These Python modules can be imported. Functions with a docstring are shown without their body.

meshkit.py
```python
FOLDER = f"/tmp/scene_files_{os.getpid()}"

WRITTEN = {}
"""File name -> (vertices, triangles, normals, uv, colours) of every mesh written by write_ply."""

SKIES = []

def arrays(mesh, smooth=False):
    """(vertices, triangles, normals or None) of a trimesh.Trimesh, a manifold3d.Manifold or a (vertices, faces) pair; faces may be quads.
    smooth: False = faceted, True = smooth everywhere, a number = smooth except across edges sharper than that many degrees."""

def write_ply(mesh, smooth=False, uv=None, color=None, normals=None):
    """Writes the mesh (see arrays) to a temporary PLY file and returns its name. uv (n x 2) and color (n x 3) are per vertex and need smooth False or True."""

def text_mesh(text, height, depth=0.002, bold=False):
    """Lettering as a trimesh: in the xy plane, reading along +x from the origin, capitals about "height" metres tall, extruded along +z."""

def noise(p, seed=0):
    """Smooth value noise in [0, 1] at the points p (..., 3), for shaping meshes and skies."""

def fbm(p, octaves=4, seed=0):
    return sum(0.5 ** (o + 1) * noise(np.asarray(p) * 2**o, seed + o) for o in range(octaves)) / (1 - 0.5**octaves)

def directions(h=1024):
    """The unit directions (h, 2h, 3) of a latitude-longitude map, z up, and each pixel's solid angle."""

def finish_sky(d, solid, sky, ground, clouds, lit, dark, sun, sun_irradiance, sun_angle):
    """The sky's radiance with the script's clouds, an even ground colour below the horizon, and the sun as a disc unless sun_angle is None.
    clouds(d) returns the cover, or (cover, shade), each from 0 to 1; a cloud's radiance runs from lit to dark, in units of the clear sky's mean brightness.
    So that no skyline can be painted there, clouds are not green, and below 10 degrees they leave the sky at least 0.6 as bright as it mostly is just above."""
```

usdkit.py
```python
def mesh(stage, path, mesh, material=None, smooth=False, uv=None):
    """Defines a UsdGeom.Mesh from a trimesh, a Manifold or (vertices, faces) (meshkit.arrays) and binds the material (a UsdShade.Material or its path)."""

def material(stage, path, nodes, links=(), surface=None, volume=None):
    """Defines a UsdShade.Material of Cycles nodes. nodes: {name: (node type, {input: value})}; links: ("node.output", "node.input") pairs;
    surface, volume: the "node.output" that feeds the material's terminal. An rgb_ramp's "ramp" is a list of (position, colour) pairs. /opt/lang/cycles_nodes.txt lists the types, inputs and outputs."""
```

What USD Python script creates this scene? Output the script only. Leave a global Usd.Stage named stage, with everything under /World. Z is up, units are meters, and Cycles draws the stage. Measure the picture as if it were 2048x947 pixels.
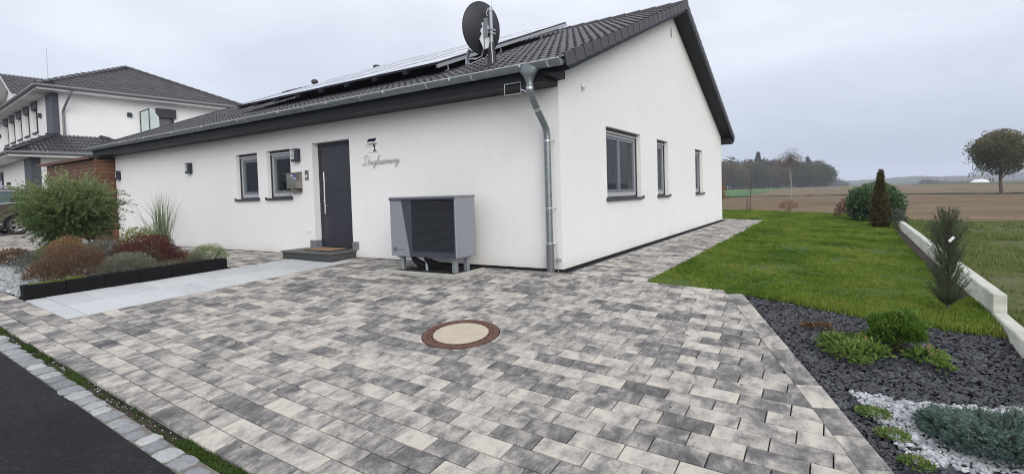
import math
import numpy as np
import trimesh
import manifold3d as m3
import shapely
from shapely.geometry import Polygon, Point, box as sbox
from shapely import affinity
from pxr import Usd, UsdGeom, UsdLux, UsdShade, Sdf, Gf, Vt
import usdkit
import meshkit

stage = Usd.Stage.CreateInMemory()
UsdGeom.SetStageUpAxis(stage, UsdGeom.Tokens.z)
UsdGeom.SetStageMetersPerUnit(stage, 1.0)
UsdGeom.Xform.Define(stage, '/World')
UsdGeom.Scope.Define(stage, '/World/Looks')

# ------------------------------------------------------------------ camera
CAM = np.array([3.4193, -6.7353, 1.15])
YAW, PITCH, ROLL = math.radians(32.5573), math.radians(-2.02607), math.radians(-1.76668)
F_PX, W_PX = 1006.448, 2048.0
cam = UsdGeom.Camera.Define(stage, '/World/Camera')
cam.CreateHorizontalApertureAttr(36.0)
cam.CreateVerticalApertureAttr(36.0 * 473 / 1024)
cam.CreateFocalLengthAttr(36.0 * F_PX / W_PX)
cam.CreateVerticalApertureOffsetAttr(-49.5 / W_PX * 36.0)
cam.CreateClippingRangeAttr(Gf.Vec2f(0.05, 20000))
cam.CreateExposureAttr(0.58)
_f = np.array([-math.sin(YAW) * math.cos(PITCH), math.cos(YAW) * math.cos(PITCH), math.sin(PITCH)])
_r0 = np.array([math.cos(YAW), math.sin(YAW), 0.0])
_u0 = np.cross(_r0, _f)
_r = _r0 * math.cos(ROLL) + _u0 * math.sin(ROLL)
_u = np.cross(_r, _f)
cam.AddTransformOp().Set(Gf.Matrix4d(*_r, 0, *_u, 0, *(-_f), 0, *CAM, 1))

# ------------------------------------------------------------------ sky and sun (overcast)
SUN = np.array([0.68, -0.58, 0.42]); SUN /= np.linalg.norm(SUN)
sky_mat = usdkit.material(stage, '/World/Looks/sky', {
    'tc': ('texture_coordinate', {}),
    'sky': ('sky_texture', {'sky_type': 'single_scattering', 'sun_disc': False, 'sun_elevation': math.asin(SUN[2]), 'sun_rotation': math.atan2(SUN[0], SUN[1]), 'aerosol_density': 2.0}),
    'map': ('mapping', {'scale': (1.0, 1.0, 3.2)}),
    'n1': ('noise_texture', {'scale': 2.2, 'detail': 5.0, 'roughness': 0.55, 'distortion': 0.4}),
    'sep': ('separate_xyz', {}),
    'grad': ('rgb_ramp', {'ramp': [(0.0, (3.7, 4.2, 5.15)), (0.10, (4.3, 4.75, 5.65)), (0.22, (5.5, 5.8, 6.6)), (0.40, (6.6, 6.8, 7.5)), (1.0, (8.2, 8.35, 8.8))]}),
    'cl': ('rgb_ramp', {'ramp': [(0.3, (0.84, 0.85, 0.87)), (0.7, (1.09, 1.09, 1.08))]}),
    'mul': ('mix', {'mix_type': 'multiply', 'fac': 1.0}),
    'cov': ('mix', {'mix_type': 'mix', 'fac': 0.96}),
    'bg': ('background_shader', {'strength': 0.097}),
}, [('tc.generated', 'map.vector'), ('map.vector', 'n1.vector'), ('n1.fac', 'cl.fac'), ('tc.generated', 'sep.vector'), ('sep.z', 'grad.fac'),
    ('grad.color', 'mul.color1'), ('cl.color', 'mul.color2'), ('sky.color', 'cov.color1'), ('mul.color', 'cov.color2'), ('cov.color', 'bg.color')], surface='bg.background')
dome = UsdLux.DomeLight.Define(stage, '/World/sky')
UsdShade.MaterialBindingAPI.Apply(dome.GetPrim()).Bind(sky_mat)
dome.GetPrim().SetCustomDataByKey('kind', 'structure')
sun = UsdLux.DistantLight.Define(stage, '/World/sun')
sun.CreateIntensityAttr(0.40)
sun.CreateAngleAttr(50.0)
sun.CreateColorAttr(Gf.Vec3f(1.0, 0.97, 0.92))
sun.GetPrim().CreateAttribute('inputs:normalize', Sdf.ValueTypeNames.Bool).Set(True)
_z = SUN
_x = np.cross([0, 0, 1.0], _z); _x /= np.linalg.norm(_x)
_y = np.cross(_z, _x)
sun.AddTransformOp().Set(Gf.Matrix4d(*_x, 0, *_y, 0, *_z, 0, 0, 0, 30, 1))

# ------------------------------------------------------------------ helpers: names, things, parts
_used = {}


def free_path(parent, name):
    k = (parent, name)
    n = _used.get(k, 0)
    _used[k] = n + 1
    return f'{parent}/{name}' if n == 0 else f'{parent}/{name}_{n:03d}'


def keys(p, label=None, cat=None, group=None, kind=None):
    for k, v in (('label', label), ('category', cat), ('group', group), ('kind', kind)):
        if v:
            p.SetCustomDataByKey(k, v)


def path_of(parent):
    return '/World' if parent is None else str(parent.GetPath())


def obj(name, mesh, mat, parent=None, smooth=False, tone=None, label=None, cat=None, group=None, kind=None):
    """One Mesh prim under parent (or /World). mesh: trimesh, manifold, (v, f) or MB."""
    if isinstance(mesh, MB):
        if tone is None and mesh.tones:
            tone = np.concatenate(mesh.tones)
        mesh = mesh.vf()
    path = free_path(path_of(parent), name)
    m = usdkit.mesh(stage, path, mesh, mat, smooth=smooth)
    if tone is not None:
        n = len(m.GetPointsAttr().Get())
        t = np.full(n, tone, np.float32) if np.ndim(tone) == 0 else np.asarray(tone, np.float32)
        UsdGeom.PrimvarsAPI(m).CreatePrimvar('tone', Sdf.ValueTypeNames.FloatArray, 'vertex').Set(Vt.FloatArray.FromNumpy(t))
    keys(m.GetPrim(), label, cat, group, kind)
    return m.GetPrim()


def thing(name, label, cat, loc=(0, 0, 0), rotz=0.0, group=None, kind=None):
    x = UsdGeom.Xform.Define(stage, free_path('/World', name))
    x.AddTranslateOp().Set(Gf.Vec3d(*map(float, loc)))
    if rotz:
        x.AddRotateZOp().Set(math.degrees(rotz))
    keys(x.GetPrim(), label, cat, group, kind)
    return x.GetPrim()


def copy_of(src, name, label, cat, loc, rotz=0.0, group=None):
    t = thing(name, label, cat, loc, rotz, group)
    t.GetReferences().AddInternalReference(src.GetPath())
    t.SetInstanceable(True)
    return t


def struct(name, mesh=None, mat=None, label=None, smooth=False, tone=None):
    if mesh is None:
        x = UsdGeom.Xform.Define(stage, free_path('/World', name)).GetPrim()
        keys(x, label, None, None, 'structure')
        return x
    return obj(name, mesh, mat, None, smooth, tone, label, kind='structure')


def instancer(name, protos, mat, pos, quat_angles, scales, idx, parent=None, label=None, cat=None):
    """PointInstancer of prototype meshes: pos (n,3), quat_angles (n,3) euler z,x,y radians, scales (n,) or (n,3)."""
    path = free_path(path_of(parent), name)
    pi = UsdGeom.PointInstancer.Define(stage, path)
    tg = []
    for k, pm in enumerate(protos):
        q = usdkit.mesh(stage, f'{path}/shape_{k:03d}' if k else f'{path}/shape', pm, mat)
        tg.append(q.GetPath())
    pi.CreatePrototypesRel().SetTargets(tg)
    n = len(pos)
    pi.CreatePositionsAttr(Vt.Vec3fArray.FromNumpy(np.asarray(pos, np.float32)))
    a = np.asarray(quat_angles, float)
    cz, sz = np.cos(a[:, 0] / 2), np.sin(a[:, 0] / 2)
    cx, sx = np.cos(a[:, 1] / 2), np.sin(a[:, 1] / 2)
    cy, sy = np.cos(a[:, 2] / 2), np.sin(a[:, 2] / 2)
    # q = qz * qx * qy
    w1, x1, y1, z1 = cz * cx, cz * sx, sz * sx, sz * cx
    w = w1 * cy - y1 * sy
    x = x1 * cy - z1 * sy
    y = w1 * sy + y1 * cy
    z = z1 * cy + x1 * sy
    pi.CreateOrientationsAttr(Vt.QuathArray([Gf.Quath(float(ww), float(xx), float(yy), float(zz)) for ww, xx, yy, zz in zip(w, x, y, z)]))
    s = np.asarray(scales, np.float32)
    if s.ndim == 1:
        s = np.repeat(s[:, None], 3, 1)
    pi.CreateScalesAttr(Vt.Vec3fArray.FromNumpy(s))
    pi.CreateProtoIndicesAttr(Vt.IntArray.FromNumpy(np.asarray(idx, np.int32)))
    keys(pi.GetPrim(), label, cat, None, 'stuff')
    return pi.GetPrim()


# ------------------------------------------------------------------ helpers: meshes
class MB:
    """Collects shapes into one mesh."""

    def __init__(s):
        s.v, s.f, s.n, s.tones = [], [], 0, []

    def add(s, v, f, tone=None):
        v = np.asarray(v, float).reshape(-1, 3); f = np.asarray(f, int)
        if f.shape[1] == 4:
            f = np.vstack([f[:, [0, 1, 2]], f[:, [0, 2, 3]]])
        s.v.append(v); s.f.append(f + s.n); s.n += len(v)
        if tone is not None:
            s.tones.append(np.full(len(v), tone, np.float32) if np.ndim(tone) == 0 else np.asarray(tone, np.float32))
        return s

    def tm(s, m, tone=None):
        return s.add(m.vertices, m.faces, tone)

    def box(s, x0, x1, y0, y1, z0, z1, tone=None):
        v = np.array([[x, y, z] for x in (x0, x1) for y in (y0, y1) for z in (z0, z1)], float)
        f = [[0, 1, 3, 2], [4, 6, 7, 5], [0, 4, 5, 1], [2, 3, 7, 6], [0, 2, 6, 4], [1, 5, 7, 3]]
        return s.add(v, f, tone)

    def bev(s, x0, x1, y0, y1, z0, z1, b=0.006, tone=None):
        """Box with chamfered edges."""
        x0, x1, y0, y1, z0, z1 = min(x0, x1), max(x0, x1), min(y0, y1), max(y0, y1), min(z0, z1), max(z0, z1)
        b = min(b, (x1 - x0) / 2.1, (y1 - y0) / 2.1, (z1 - z0) / 2.1)
        p = []
        for sx in (0, 1):
            for sy in (0, 1):
                for sz in (0, 1):
                    x, y, z = (x0, x1)[sx], (y0, y1)[sy], (z0, z1)[sz]
                    ix, iy, iz = (b, -b)[sx], (b, -b)[sy], (b, -b)[sz]
                    p += [[x, y + iy, z + iz], [x + ix, y, z + iz], [x + ix, y + iy, z]]
        h = trimesh.convex.convex_hull(np.array(p))
        return s.tm(h, tone)

    def obox(s, o, ux, uy, uz, a0, a1, b0, b1, c0, c1, tone=None):
        """Box in a frame of vectors ux uy uz at o."""
        o, ux, uy, uz = map(np.asarray, (o, ux, uy, uz))
        v = np.array([o + ux * a + uy * b + uz * c for a in (a0, a1) for b in (b0, b1) for c in (c0, c1)], float)
        f = [[0, 1, 3, 2], [4, 6, 7, 5], [0, 4, 5, 1], [2, 3, 7, 6], [0, 2, 6, 4], [1, 5, 7, 3]]
        return s.add(v, f, tone)

    def tube(s, pts, r, sides=8, cap=True, tone=None):
        p = np.asarray(pts, float)
        t = np.gradient(p, axis=0); t /= np.linalg.norm(t, axis=1, keepdims=True) + 1e-12
        ref = np.array([0, 0, 1.0]) if abs(t[:, 2]).max() < 0.9 else np.array([1.0, 0.13, 0])
        if abs(t @ ref).max() > 0.97:
            ref = np.array([0.1, 1.0, 0.2])
        a = np.cross(t, ref); a /= np.linalg.norm(a, axis=1, keepdims=True) + 1e-12
        b = np.cross(t, a)
        ang = np.arange(sides) * 2 * np.pi / sides
        r = np.broadcast_to(r, (len(p),))
        v = (p[:, None] + r[:, None, None] * (np.cos(ang)[None, :, None] * a[:, None] + np.sin(ang)[None, :, None] * b[:, None])).reshape(-1, 3)
        i, j = np.meshgrid(np.arange(len(p) - 1), np.arange(sides), indexing='ij')
        q = np.stack([i * sides + j, (i + 1) * sides + j, (i + 1) * sides + (j + 1) % sides, i * sides + (j + 1) % sides], -1).reshape(-1, 4)
        f = np.vstack([q[:, [0, 1, 2]], q[:, [0, 2, 3]]])
        if cap:
            k = np.arange(1, sides - 1)
            f = np.vstack([f, np.stack([0 * k, k, k + 1], 1), np.stack([0 * k, k + 1, k], 1) + (len(p) - 1) * sides])
        return s.add(v, f, tone)

    def prism(s, poly, z0, z1, M=None, tone=None):
        """Extruded shapely polygon (xy) from z0 to z1, then 4x4 M."""
        for g in getattr(poly, 'geoms', [poly]):
            if g.is_empty or g.geom_type != 'Polygon' or g.area < 1e-8:
                continue
            m = trimesh.creation.extrude_polygon(g, z1 - z0, engine='earcut')
            m.apply_translation([0, 0, z0])
            if M is not None:
                m.apply_transform(M)
                if np.linalg.det(M[:3, :3]) < 0:
                    m.invert()
            s.tm(m, tone)
        return s

    def vf(s):
        return np.vstack(s.v), np.vstack(s.f)


XZ = np.array([[1, 0, 0, 0], [0, 0, 1, 0], [0, 1, 0, 0], [0, 0, 0, 1.0]])      # polygon (x, z), depth along y
YZ = np.array([[0, 0, 1, 0], [1, 0, 0, 0], [0, 1, 0, 0], [0, 0, 0, 1.0]])      # polygon (y, z), depth along x


def rng_of(k):
    return np.random.default_rng(k)


def smoothstep(t):
    t = np.clip(t, 0, 1)
    return t * t * (3 - 2 * t)


# ------------------------------------------------------------------ the lie of the land
def gz(x, y):
    x = np.asarray(x, float); y = np.asarray(y, float)
    s = np.clip(0.0884 + 0.0125 * np.minimum(x, 0), 0.008, None)
    z = np.clip(y, -7.5, 0) * s - 0.0397 * np.clip(x, 0, 5.2)
    return z + 0.028 * np.clip(-12 - x, 0, 9)


def polar(az, d):
    a = math.radians(az)
    return CAM[0] + d * math.sin(a), CAM[1] + d * math.cos(a)


def az_of(px):
    return -32.5573 + math.degrees(math.atan((px - 1024) / F_PX))


def far(px, depth):
    """A point at a bearing and a depth in front of where the photograph was taken."""
    off = math.atan((px - 1024) / F_PX)
    return polar(az_of(px), depth / math.cos(off))


def fz(x, y):
    """Open country: low, rising very gently to a crest, then falling."""
    d = np.hypot(np.asarray(x, float) - CAM[0], np.asarray(y, float) - CAM[1])
    n = meshkit.noise(np.stack([np.asarray(x, float) * 0.02, np.asarray(y, float) * 0.02, 0 * d], -1), 5) - 0.5
    return -0.34 + 0.0023 * np.clip(d - 70, 0, 190) - 0.012 * np.clip(d - 300, 0, 400) + n * 0.5 * smoothstep((d - 30) / 60) * 0.4


def land(x, y):
    x = np.asarray(x, float); y = np.asarray(y, float)
    w = smoothstep(np.maximum((y - 20.5) / 3.0, (x - 5.3) / 1.2))
    return gz(x, y) * (1 - w) + fz(x, y) * w


def sheet(poly, cell, dz, zf=None, bump=0.0, seed=0, skirt=0.0):
    """A polygon as a sheet over the land."""
    zf = zf or land
    x0, y0, x1, y1 = poly.bounds
    mb = MB()
    nx, ny = max(1, int(np.ceil((x1 - x0) / cell))), max(1, int(np.ceil((y1 - y0) / cell)))
    xs, ys = np.linspace(x0, x1, nx + 1), np.linspace(y0, y1, ny + 1)
    shapely.prepare(poly)
    cells = shapely.box(*[a.ravel() for a in np.meshgrid(xs[:-1], ys[:-1], indexing='ij')], *[a.ravel() for a in np.meshgrid(xs[1:], ys[1:], indexing='ij')])
    inside = shapely.contains_properly(poly, cells)
    cut = shapely.intersects(poly, cells) & ~inside
    V, Fc = [], []
    n = 0
    for c in cells[inside]:
        a, b, c2, d = c.bounds
        V += [[a, b], [c2, b], [c2, d], [a, d]]; Fc += [[n, n + 1, n + 2], [n, n + 2, n + 3]]; n += 4
    for c in shapely.intersection(cells[cut], poly):
        for g in getattr(c, 'geoms', [c]):
            if g.geom_type != 'Polygon' or g.area < 1e-9:
                continue
            v, f = trimesh.creation.triangulate_polygon(g, engine='earcut')
            V += v.tolist(); Fc += (np.asarray(f) + n).tolist(); n += len(v)
    V = np.array(V); Fc = np.array(Fc)
    R, inv = np.unique(np.round(V, 5), axis=0, return_inverse=True)
    Fc = inv.reshape(-1)[Fc]
    Fc = Fc[(Fc[:, 0] != Fc[:, 1]) & (Fc[:, 1] != Fc[:, 2]) & (Fc[:, 0] != Fc[:, 2])]
    z = zf(R[:, 0], R[:, 1]) + dz
    if bump:
        z = z + bump * (meshkit.fbm(np.stack([R[:, 0] * 2.2, R[:, 1] * 2.2, 0 * z], -1), 4, seed) - 0.5)
    v3 = np.column_stack([R, z])
    a, b, c = v3[Fc[:, 0]], v3[Fc[:, 1]], v3[Fc[:, 2]]
    flip = np.cross(b - a, c - a)[:, 2] < 0
    Fc[flip] = Fc[flip][:, ::-1]
    return v3, Fc


# ------------------------------------------------------------------ materials
def MAT(name, nodes, links, surface, volume=None):
    return usdkit.material(stage, '/World/Looks/' + name, nodes, links, surface=surface, volume=volume)


def plain(name, col, rough=0.6, metallic=0.0, spec=0.5, var=0.08, scale=6.0, bump=0.0, bscale=80.0, coat=0.0, stretch=(1, 1, 1)):
    """Principled with a soft variation of tone and fine relief."""
    c = np.array(col)
    nodes = {
        'g': ('geometry', {}),
        'm': ('mapping', {'scale': stretch}),
        'n': ('noise_texture', {'scale': scale, 'detail': 4.0, 'roughness': 0.6}),
        'r': ('rgb_ramp', {'ramp': [(0.25, tuple(c * (1 - var))), (0.75, tuple(np.minimum(c * (1 + var), 0.95)))]}),
        'p': ('principled_bsdf', {'roughness': rough, 'metallic': metallic, 'specular_ior_level': spec, 'coat_weight': coat}),
    }
    links = [('g.position', 'm.vector'), ('m.vector', 'n.vector'), ('n.fac', 'r.fac'), ('r.color', 'p.base_color')]
    if bump:
        nodes['bn'] = ('noise_texture', {'scale': bscale, 'detail': 3.0})
        nodes['b'] = ('bump', {'strength': bump, 'distance': 0.01})
        links += [('m.vector', 'bn.vector'), ('bn.fac', 'b.height'), ('b.normal', 'p.normal')]
    return MAT(name, nodes, links, 'p.BSDF')


def leafy(name, ramp, rough=0.55, trans=0.3, spec=0.3):
    """Leaves: colour from the mesh's tone, some light through them."""
    return MAT(name, {
        'a': ('attribute', {'attribute': 'tone'}),
        'r': ('rgb_ramp', {'ramp': ramp}),
        'p': ('principled_bsdf', {'roughness': rough, 'specular_ior_level': spec}),
        't': ('translucent_bsdf', {}),
        'x': ('mix_closure', {'fac': trans}),
    }, [('a.fac', 'r.fac'), ('r.color', 'p.base_color'), ('r.color', 't.color'), ('p.BSDF', 'x.closure1'), ('t.BSDF', 'x.closure2')], 'x.closure')


M = {}
M['plaster'] = MAT('white_plaster', {
    'g': ('geometry', {}),
    'n': ('noise_texture', {'scale': 0.7, 'detail': 5.0, 'roughness': 0.6}),
    'r': ('rgb_ramp', {'ramp': [(0.3, (0.835, 0.828, 0.82)), (0.7, (0.865, 0.858, 0.85))]}),
    'bn': ('noise_texture', {'scale': 130.0, 'detail': 3.0, 'roughness': 0.7}),
    'v': ('voronoi_texture', {'scale': 210.0}),
    'ad': ('math', {'math_type': 'add'}),
    'b': ('bump', {'strength': 0.6, 'distance': 0.010}),
    'ms': ('mapping', {'scale': (5.0, 5.0, 0.35)}), 'ns': ('noise_texture', {'scale': 1.0, 'detail': 5.0, 'roughness': 0.6}), 'rs': ('rgb_ramp', {'ramp': [(0.26, (0.975, 0.973, 0.968)), (0.50, (1.0, 1.0, 1.0))]}),
    'ng': ('noise_texture', {'scale': 38.0, 'detail': 3.0, 'roughness': 0.8}), 'rg': ('rgb_ramp', {'ramp': [(0.32, (0.94, 0.94, 0.94)), (0.55, (1.01, 1.01, 1.01))]}),
    'm1': ('mix', {'mix_type': 'multiply', 'fac': 1.0}), 'm2': ('mix', {'mix_type': 'multiply', 'fac': 1.0}), 'm3': ('mix', {'mix_type': 'multiply', 'fac': 1.0}),
    'sz': ('separate_xyz', {}), 'nz': ('math', {'math_type': 'multiply_add', 'value2': 0.35}), 'rz': ('rgb_ramp', {'ramp': [(0.14, (0.90, 0.875, 0.82)), (0.26, (0.985, 0.98, 0.96)), (0.36, (1.0, 1.0, 1.0))]}),
    'p': ('principled_bsdf', {'roughness': 0.9, 'specular_ior_level': 0.2}),
}, [('g.position', 'n.vector'), ('n.fac', 'r.fac'), ('g.position', 'ms.vector'), ('ms.vector', 'ns.vector'), ('ns.fac', 'rs.fac'), ('g.position', 'ng.vector'), ('ng.fac', 'rg.fac'),
    ('r.color', 'm1.color1'), ('rs.color', 'm1.color2'), ('m1.color', 'm2.color1'), ('rg.color', 'm2.color2'), ('m2.color', 'm3.color1'), ('rz.color', 'm3.color2'),
    ('g.position', 'sz.vector'), ('n.fac', 'nz.value1'), ('sz.z', 'nz.value3'), ('nz.value', 'rz.fac'), ('m3.color', 'p.base_color'), ('g.position', 'bn.vector'), ('g.position', 'v.vector'),
    ('bn.fac', 'ad.value1'), ('v.distance', 'ad.value2'), ('ad.value', 'b.height'), ('b.normal', 'p.normal')], 'p.BSDF')
M['plinth'] = plain('black_plinth', (0.012, 0.012, 0.014), 0.8)
M['anthracite'] = plain('anthracite_paint', (0.016, 0.020, 0.030), 0.5, var=0.05)
M['door'] = plain('door_leaf_paint', (0.026, 0.027, 0.038), 0.45, var=0.05, bump=0.05, bscale=300)
M['soffit'] = plain('dark_soffit_board', (0.011, 0.013, 0.017), 0.6, spec=0.3, var=0.12, scale=3, stretch=(0.3, 3, 3))
M['tile'] = MAT('concrete_roof_tile', {
    'g': ('geometry', {}), 'a': ('attribute', {'attribute': 'tone'}),
    'n': ('noise_texture', {'scale': 3.0, 'detail': 6.0, 'roughness': 0.7}),
    'mx': ('math', {'math_type': 'multiply_add', 'value2': 0.55}),
    'sc': ('math', {'math_type': 'multiply', 'value2': 0.45}),
    'r': ('rgb_ramp', {'ramp': [(0.2, (0.025, 0.0235, 0.027)), (0.55, (0.041, 0.038, 0.044)), (0.85, (0.066, 0.061, 0.068))]}),
    'bn': ('noise_texture', {'scale': 160.0, 'detail': 2.0}),
    'b': ('bump', {'strength': 0.25, 'distance': 0.004}),
    'p': ('principled_bsdf', {'roughness': 0.5, 'specular_ior_level': 0.5}),
}, [('g.position', 'n.vector'), ('a.fac', 'sc.value1'), ('n.fac', 'mx.value1'), ('sc.value', 'mx.value3'), ('mx.value', 'r.fac'), ('r.color', 'p.base_color'), ('g.position', 'bn.vector'), ('bn.fac', 'b.height'), ('b.normal', 'p.normal')], 'p.BSDF')
M['verge'] = plain('verge_tile', (0.038, 0.037, 0.045), 0.55, var=0.1, bump=0.1)
M['zinc'] = plain('zinc_sheet', (0.215, 0.245, 0.255), 0.42, 0.75, var=0.18, scale=5, stretch=(1, 3, 3))
M['zinc_light'] = plain('bright_zinc', (0.55, 0.57, 0.58), 0.35, 0.8, var=0.1)
M['steel'] = plain('brushed_steel', (0.62, 0.60, 0.58), 0.3, 0.9, var=0.05)
M['mailbox'] = plain('mailbox_steel', (0.30, 0.285, 0.25), 0.33, 0.9, var=0.12, scale=3)
M['standpipe'] = plain('standpipe_grey', (0.13, 0.135, 0.145), 0.5, 0.2, var=0.1)
M['frame_grey'] = plain('window_frame_grey', (0.37, 0.37, 0.39), 0.4, var=0.04)
M['frame_dark'] = plain('window_sash_grey', (0.125, 0.14, 0.165), 0.4, var=0.05)
M['frame_black'] = plain('shutter_rail_dark', (0.03, 0.03, 0.036), 0.5, var=0.05)
M['sill'] = plain('sill_aluminium_dark', (0.045, 0.047, 0.055), 0.4, var=0.06)
M['reveal_tile'] = plain('grey_base_tile', (0.16, 0.165, 0.185), 0.6, var=0.15, scale=18)
M['blind'] = plain('pale_blind_cloth', (0.17, 0.165, 0.18), 0.8, var=0.3, scale=5, stretch=(1, 1.2, 0.5))
M['dark_inside'] = plain('dark_interior', (0.05, 0.045, 0.045), 0.9)
M['glass'] = MAT('window_glass', {
    'f': ('fresnel', {'IOR': 1.32}), 't': ('transparent_bsdf', {'color': (0.80, 0.83, 0.83)}), 's': ('glossy_bsdf', {'color': (0.95, 0.97, 1.0), 'roughness': 0.02}), 'x': ('mix_closure', {}),
}, [('f.fac', 'x.fac'), ('t.BSDF', 'x.closure1'), ('s.BSDF', 'x.closure2')], 'x.closure')
M['frosted'] = plain('frosted_glass', (0.52, 0.62, 0.62), 0.25, var=0.03)
M['pv'] = MAT('solar_cell_glass', {
    'g': ('geometry', {}), 'n': ('noise_texture', {'scale': 1.2}), 'r': ('rgb_ramp', {'ramp': [(0.3, (0.012, 0.014, 0.03)), (0.7, (0.02, 0.022, 0.04))]}),
    'p': ('principled_bsdf', {'roughness': 0.12, 'specular_ior_level': 0.6, 'coat_weight': 1.0, 'coat_roughness': 0.05}),
}, [('g.position', 'n.vector'), ('n.fac', 'r.fac'), ('r.color', 'p.base_color')], 'p.BSDF')
M['alu'] = plain('aluminium_rail', (0.52, 0.53, 0.54), 0.35, 0.85, var=0.05)
M['pv_back'] = plain('solar_back_sheet', (0.02, 0.02, 0.03), 0.5)
M['dish'] = plain('dish_anthracite', (0.017, 0.018, 0.024), 0.5, var=0.1, scale=2)
M['galv'] = plain('galvanised_steel', (0.36, 0.39, 0.41), 0.5, 0.55, var=0.15, scale=14)
M['cable'] = plain('pale_cable', (0.55, 0.55, 0.56), 0.5)
M['hp_light'] = plain('casing_light_grey', (0.225, 0.235, 0.262), 0.45, 0.1, var=0.03)
M['hp_dark'] = plain('casing_dark_grey', (0.036, 0.045, 0.060), 0.5, var=0.05)
M['hp_slat'] = plain('louvre_grey', (0.032, 0.036, 0.046), 0.45, var=0.05)
M['hp_black'] = plain('fan_recess_black', (0.006, 0.006, 0.008), 0.8)
M['hp_lid'] = plain('lid_grey', (0.17, 0.18, 0.20), 0.4, var=0.04)
M['black_print'] = plain('black_print', (0.012, 0.012, 0.014), 0.5)
M['grey_print'] = plain('grey_print', (0.10, 0.10, 0.11), 0.5)
M['white_plastic'] = plain('white_plastic', (0.72, 0.72, 0.71), 0.45, var=0.03)
M['blue_plastic'] = plain('blue_sticker', (0.04, 0.08, 0.24), 0.4, var=0.05)
M['lamp_glow'] = plain('opal_lamp_glass', (0.62, 0.64, 0.66), 0.3, var=0.03)
M['lettering'] = plain('lettering_steel', (0.27, 0.27, 0.285), 0.5, 0.2, var=0.05)
M['step'] = plain('step_granite_dark', (0.050, 0.054, 0.056), 0.7, var=0.22, scale=25, bump=0.15, bscale=120)
M['step_top'] = plain('step_slab_grey', (0.095, 0.094, 0.088), 0.65, var=0.25, scale=9, bump=0.15, bscale=140)
M['mat_coir'] = plain('coir_doormat', (0.30, 0.19, 0.11), 0.95, var=0.25, scale=30, bump=0.8, bscale=300)
M['mat_edge'] = plain('doormat_rubber', (0.02, 0.02, 0.022), 0.8)
M['concrete_curb'] = plain('kerb_concrete', (0.36, 0.35, 0.31), 0.85, var=0.18, scale=6, bump=0.4, bscale=90)
M['rail_grey'] = plain('edging_basalt', (0.085, 0.085, 0.09), 0.8, var=0.2, scale=10, bump=0.4, bscale=100)
M['wall_concrete'] = plain('kerb_wall_concrete', (0.50, 0.505, 0.445), 0.85, var=0.28, scale=4, bump=0.35, bscale=70, stretch=(1.5, 0.6, 3))
M['trough'] = plain('black_trough_concrete', (0.007, 0.007, 0.008), 0.8, spec=0.15, var=0.25, scale=9, bump=0.4, bscale=60)
M['soil'] = plain('dark_soil', (0.045, 0.034, 0.025), 0.95, var=0.4, scale=14, bump=1.0, bscale=50)
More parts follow.
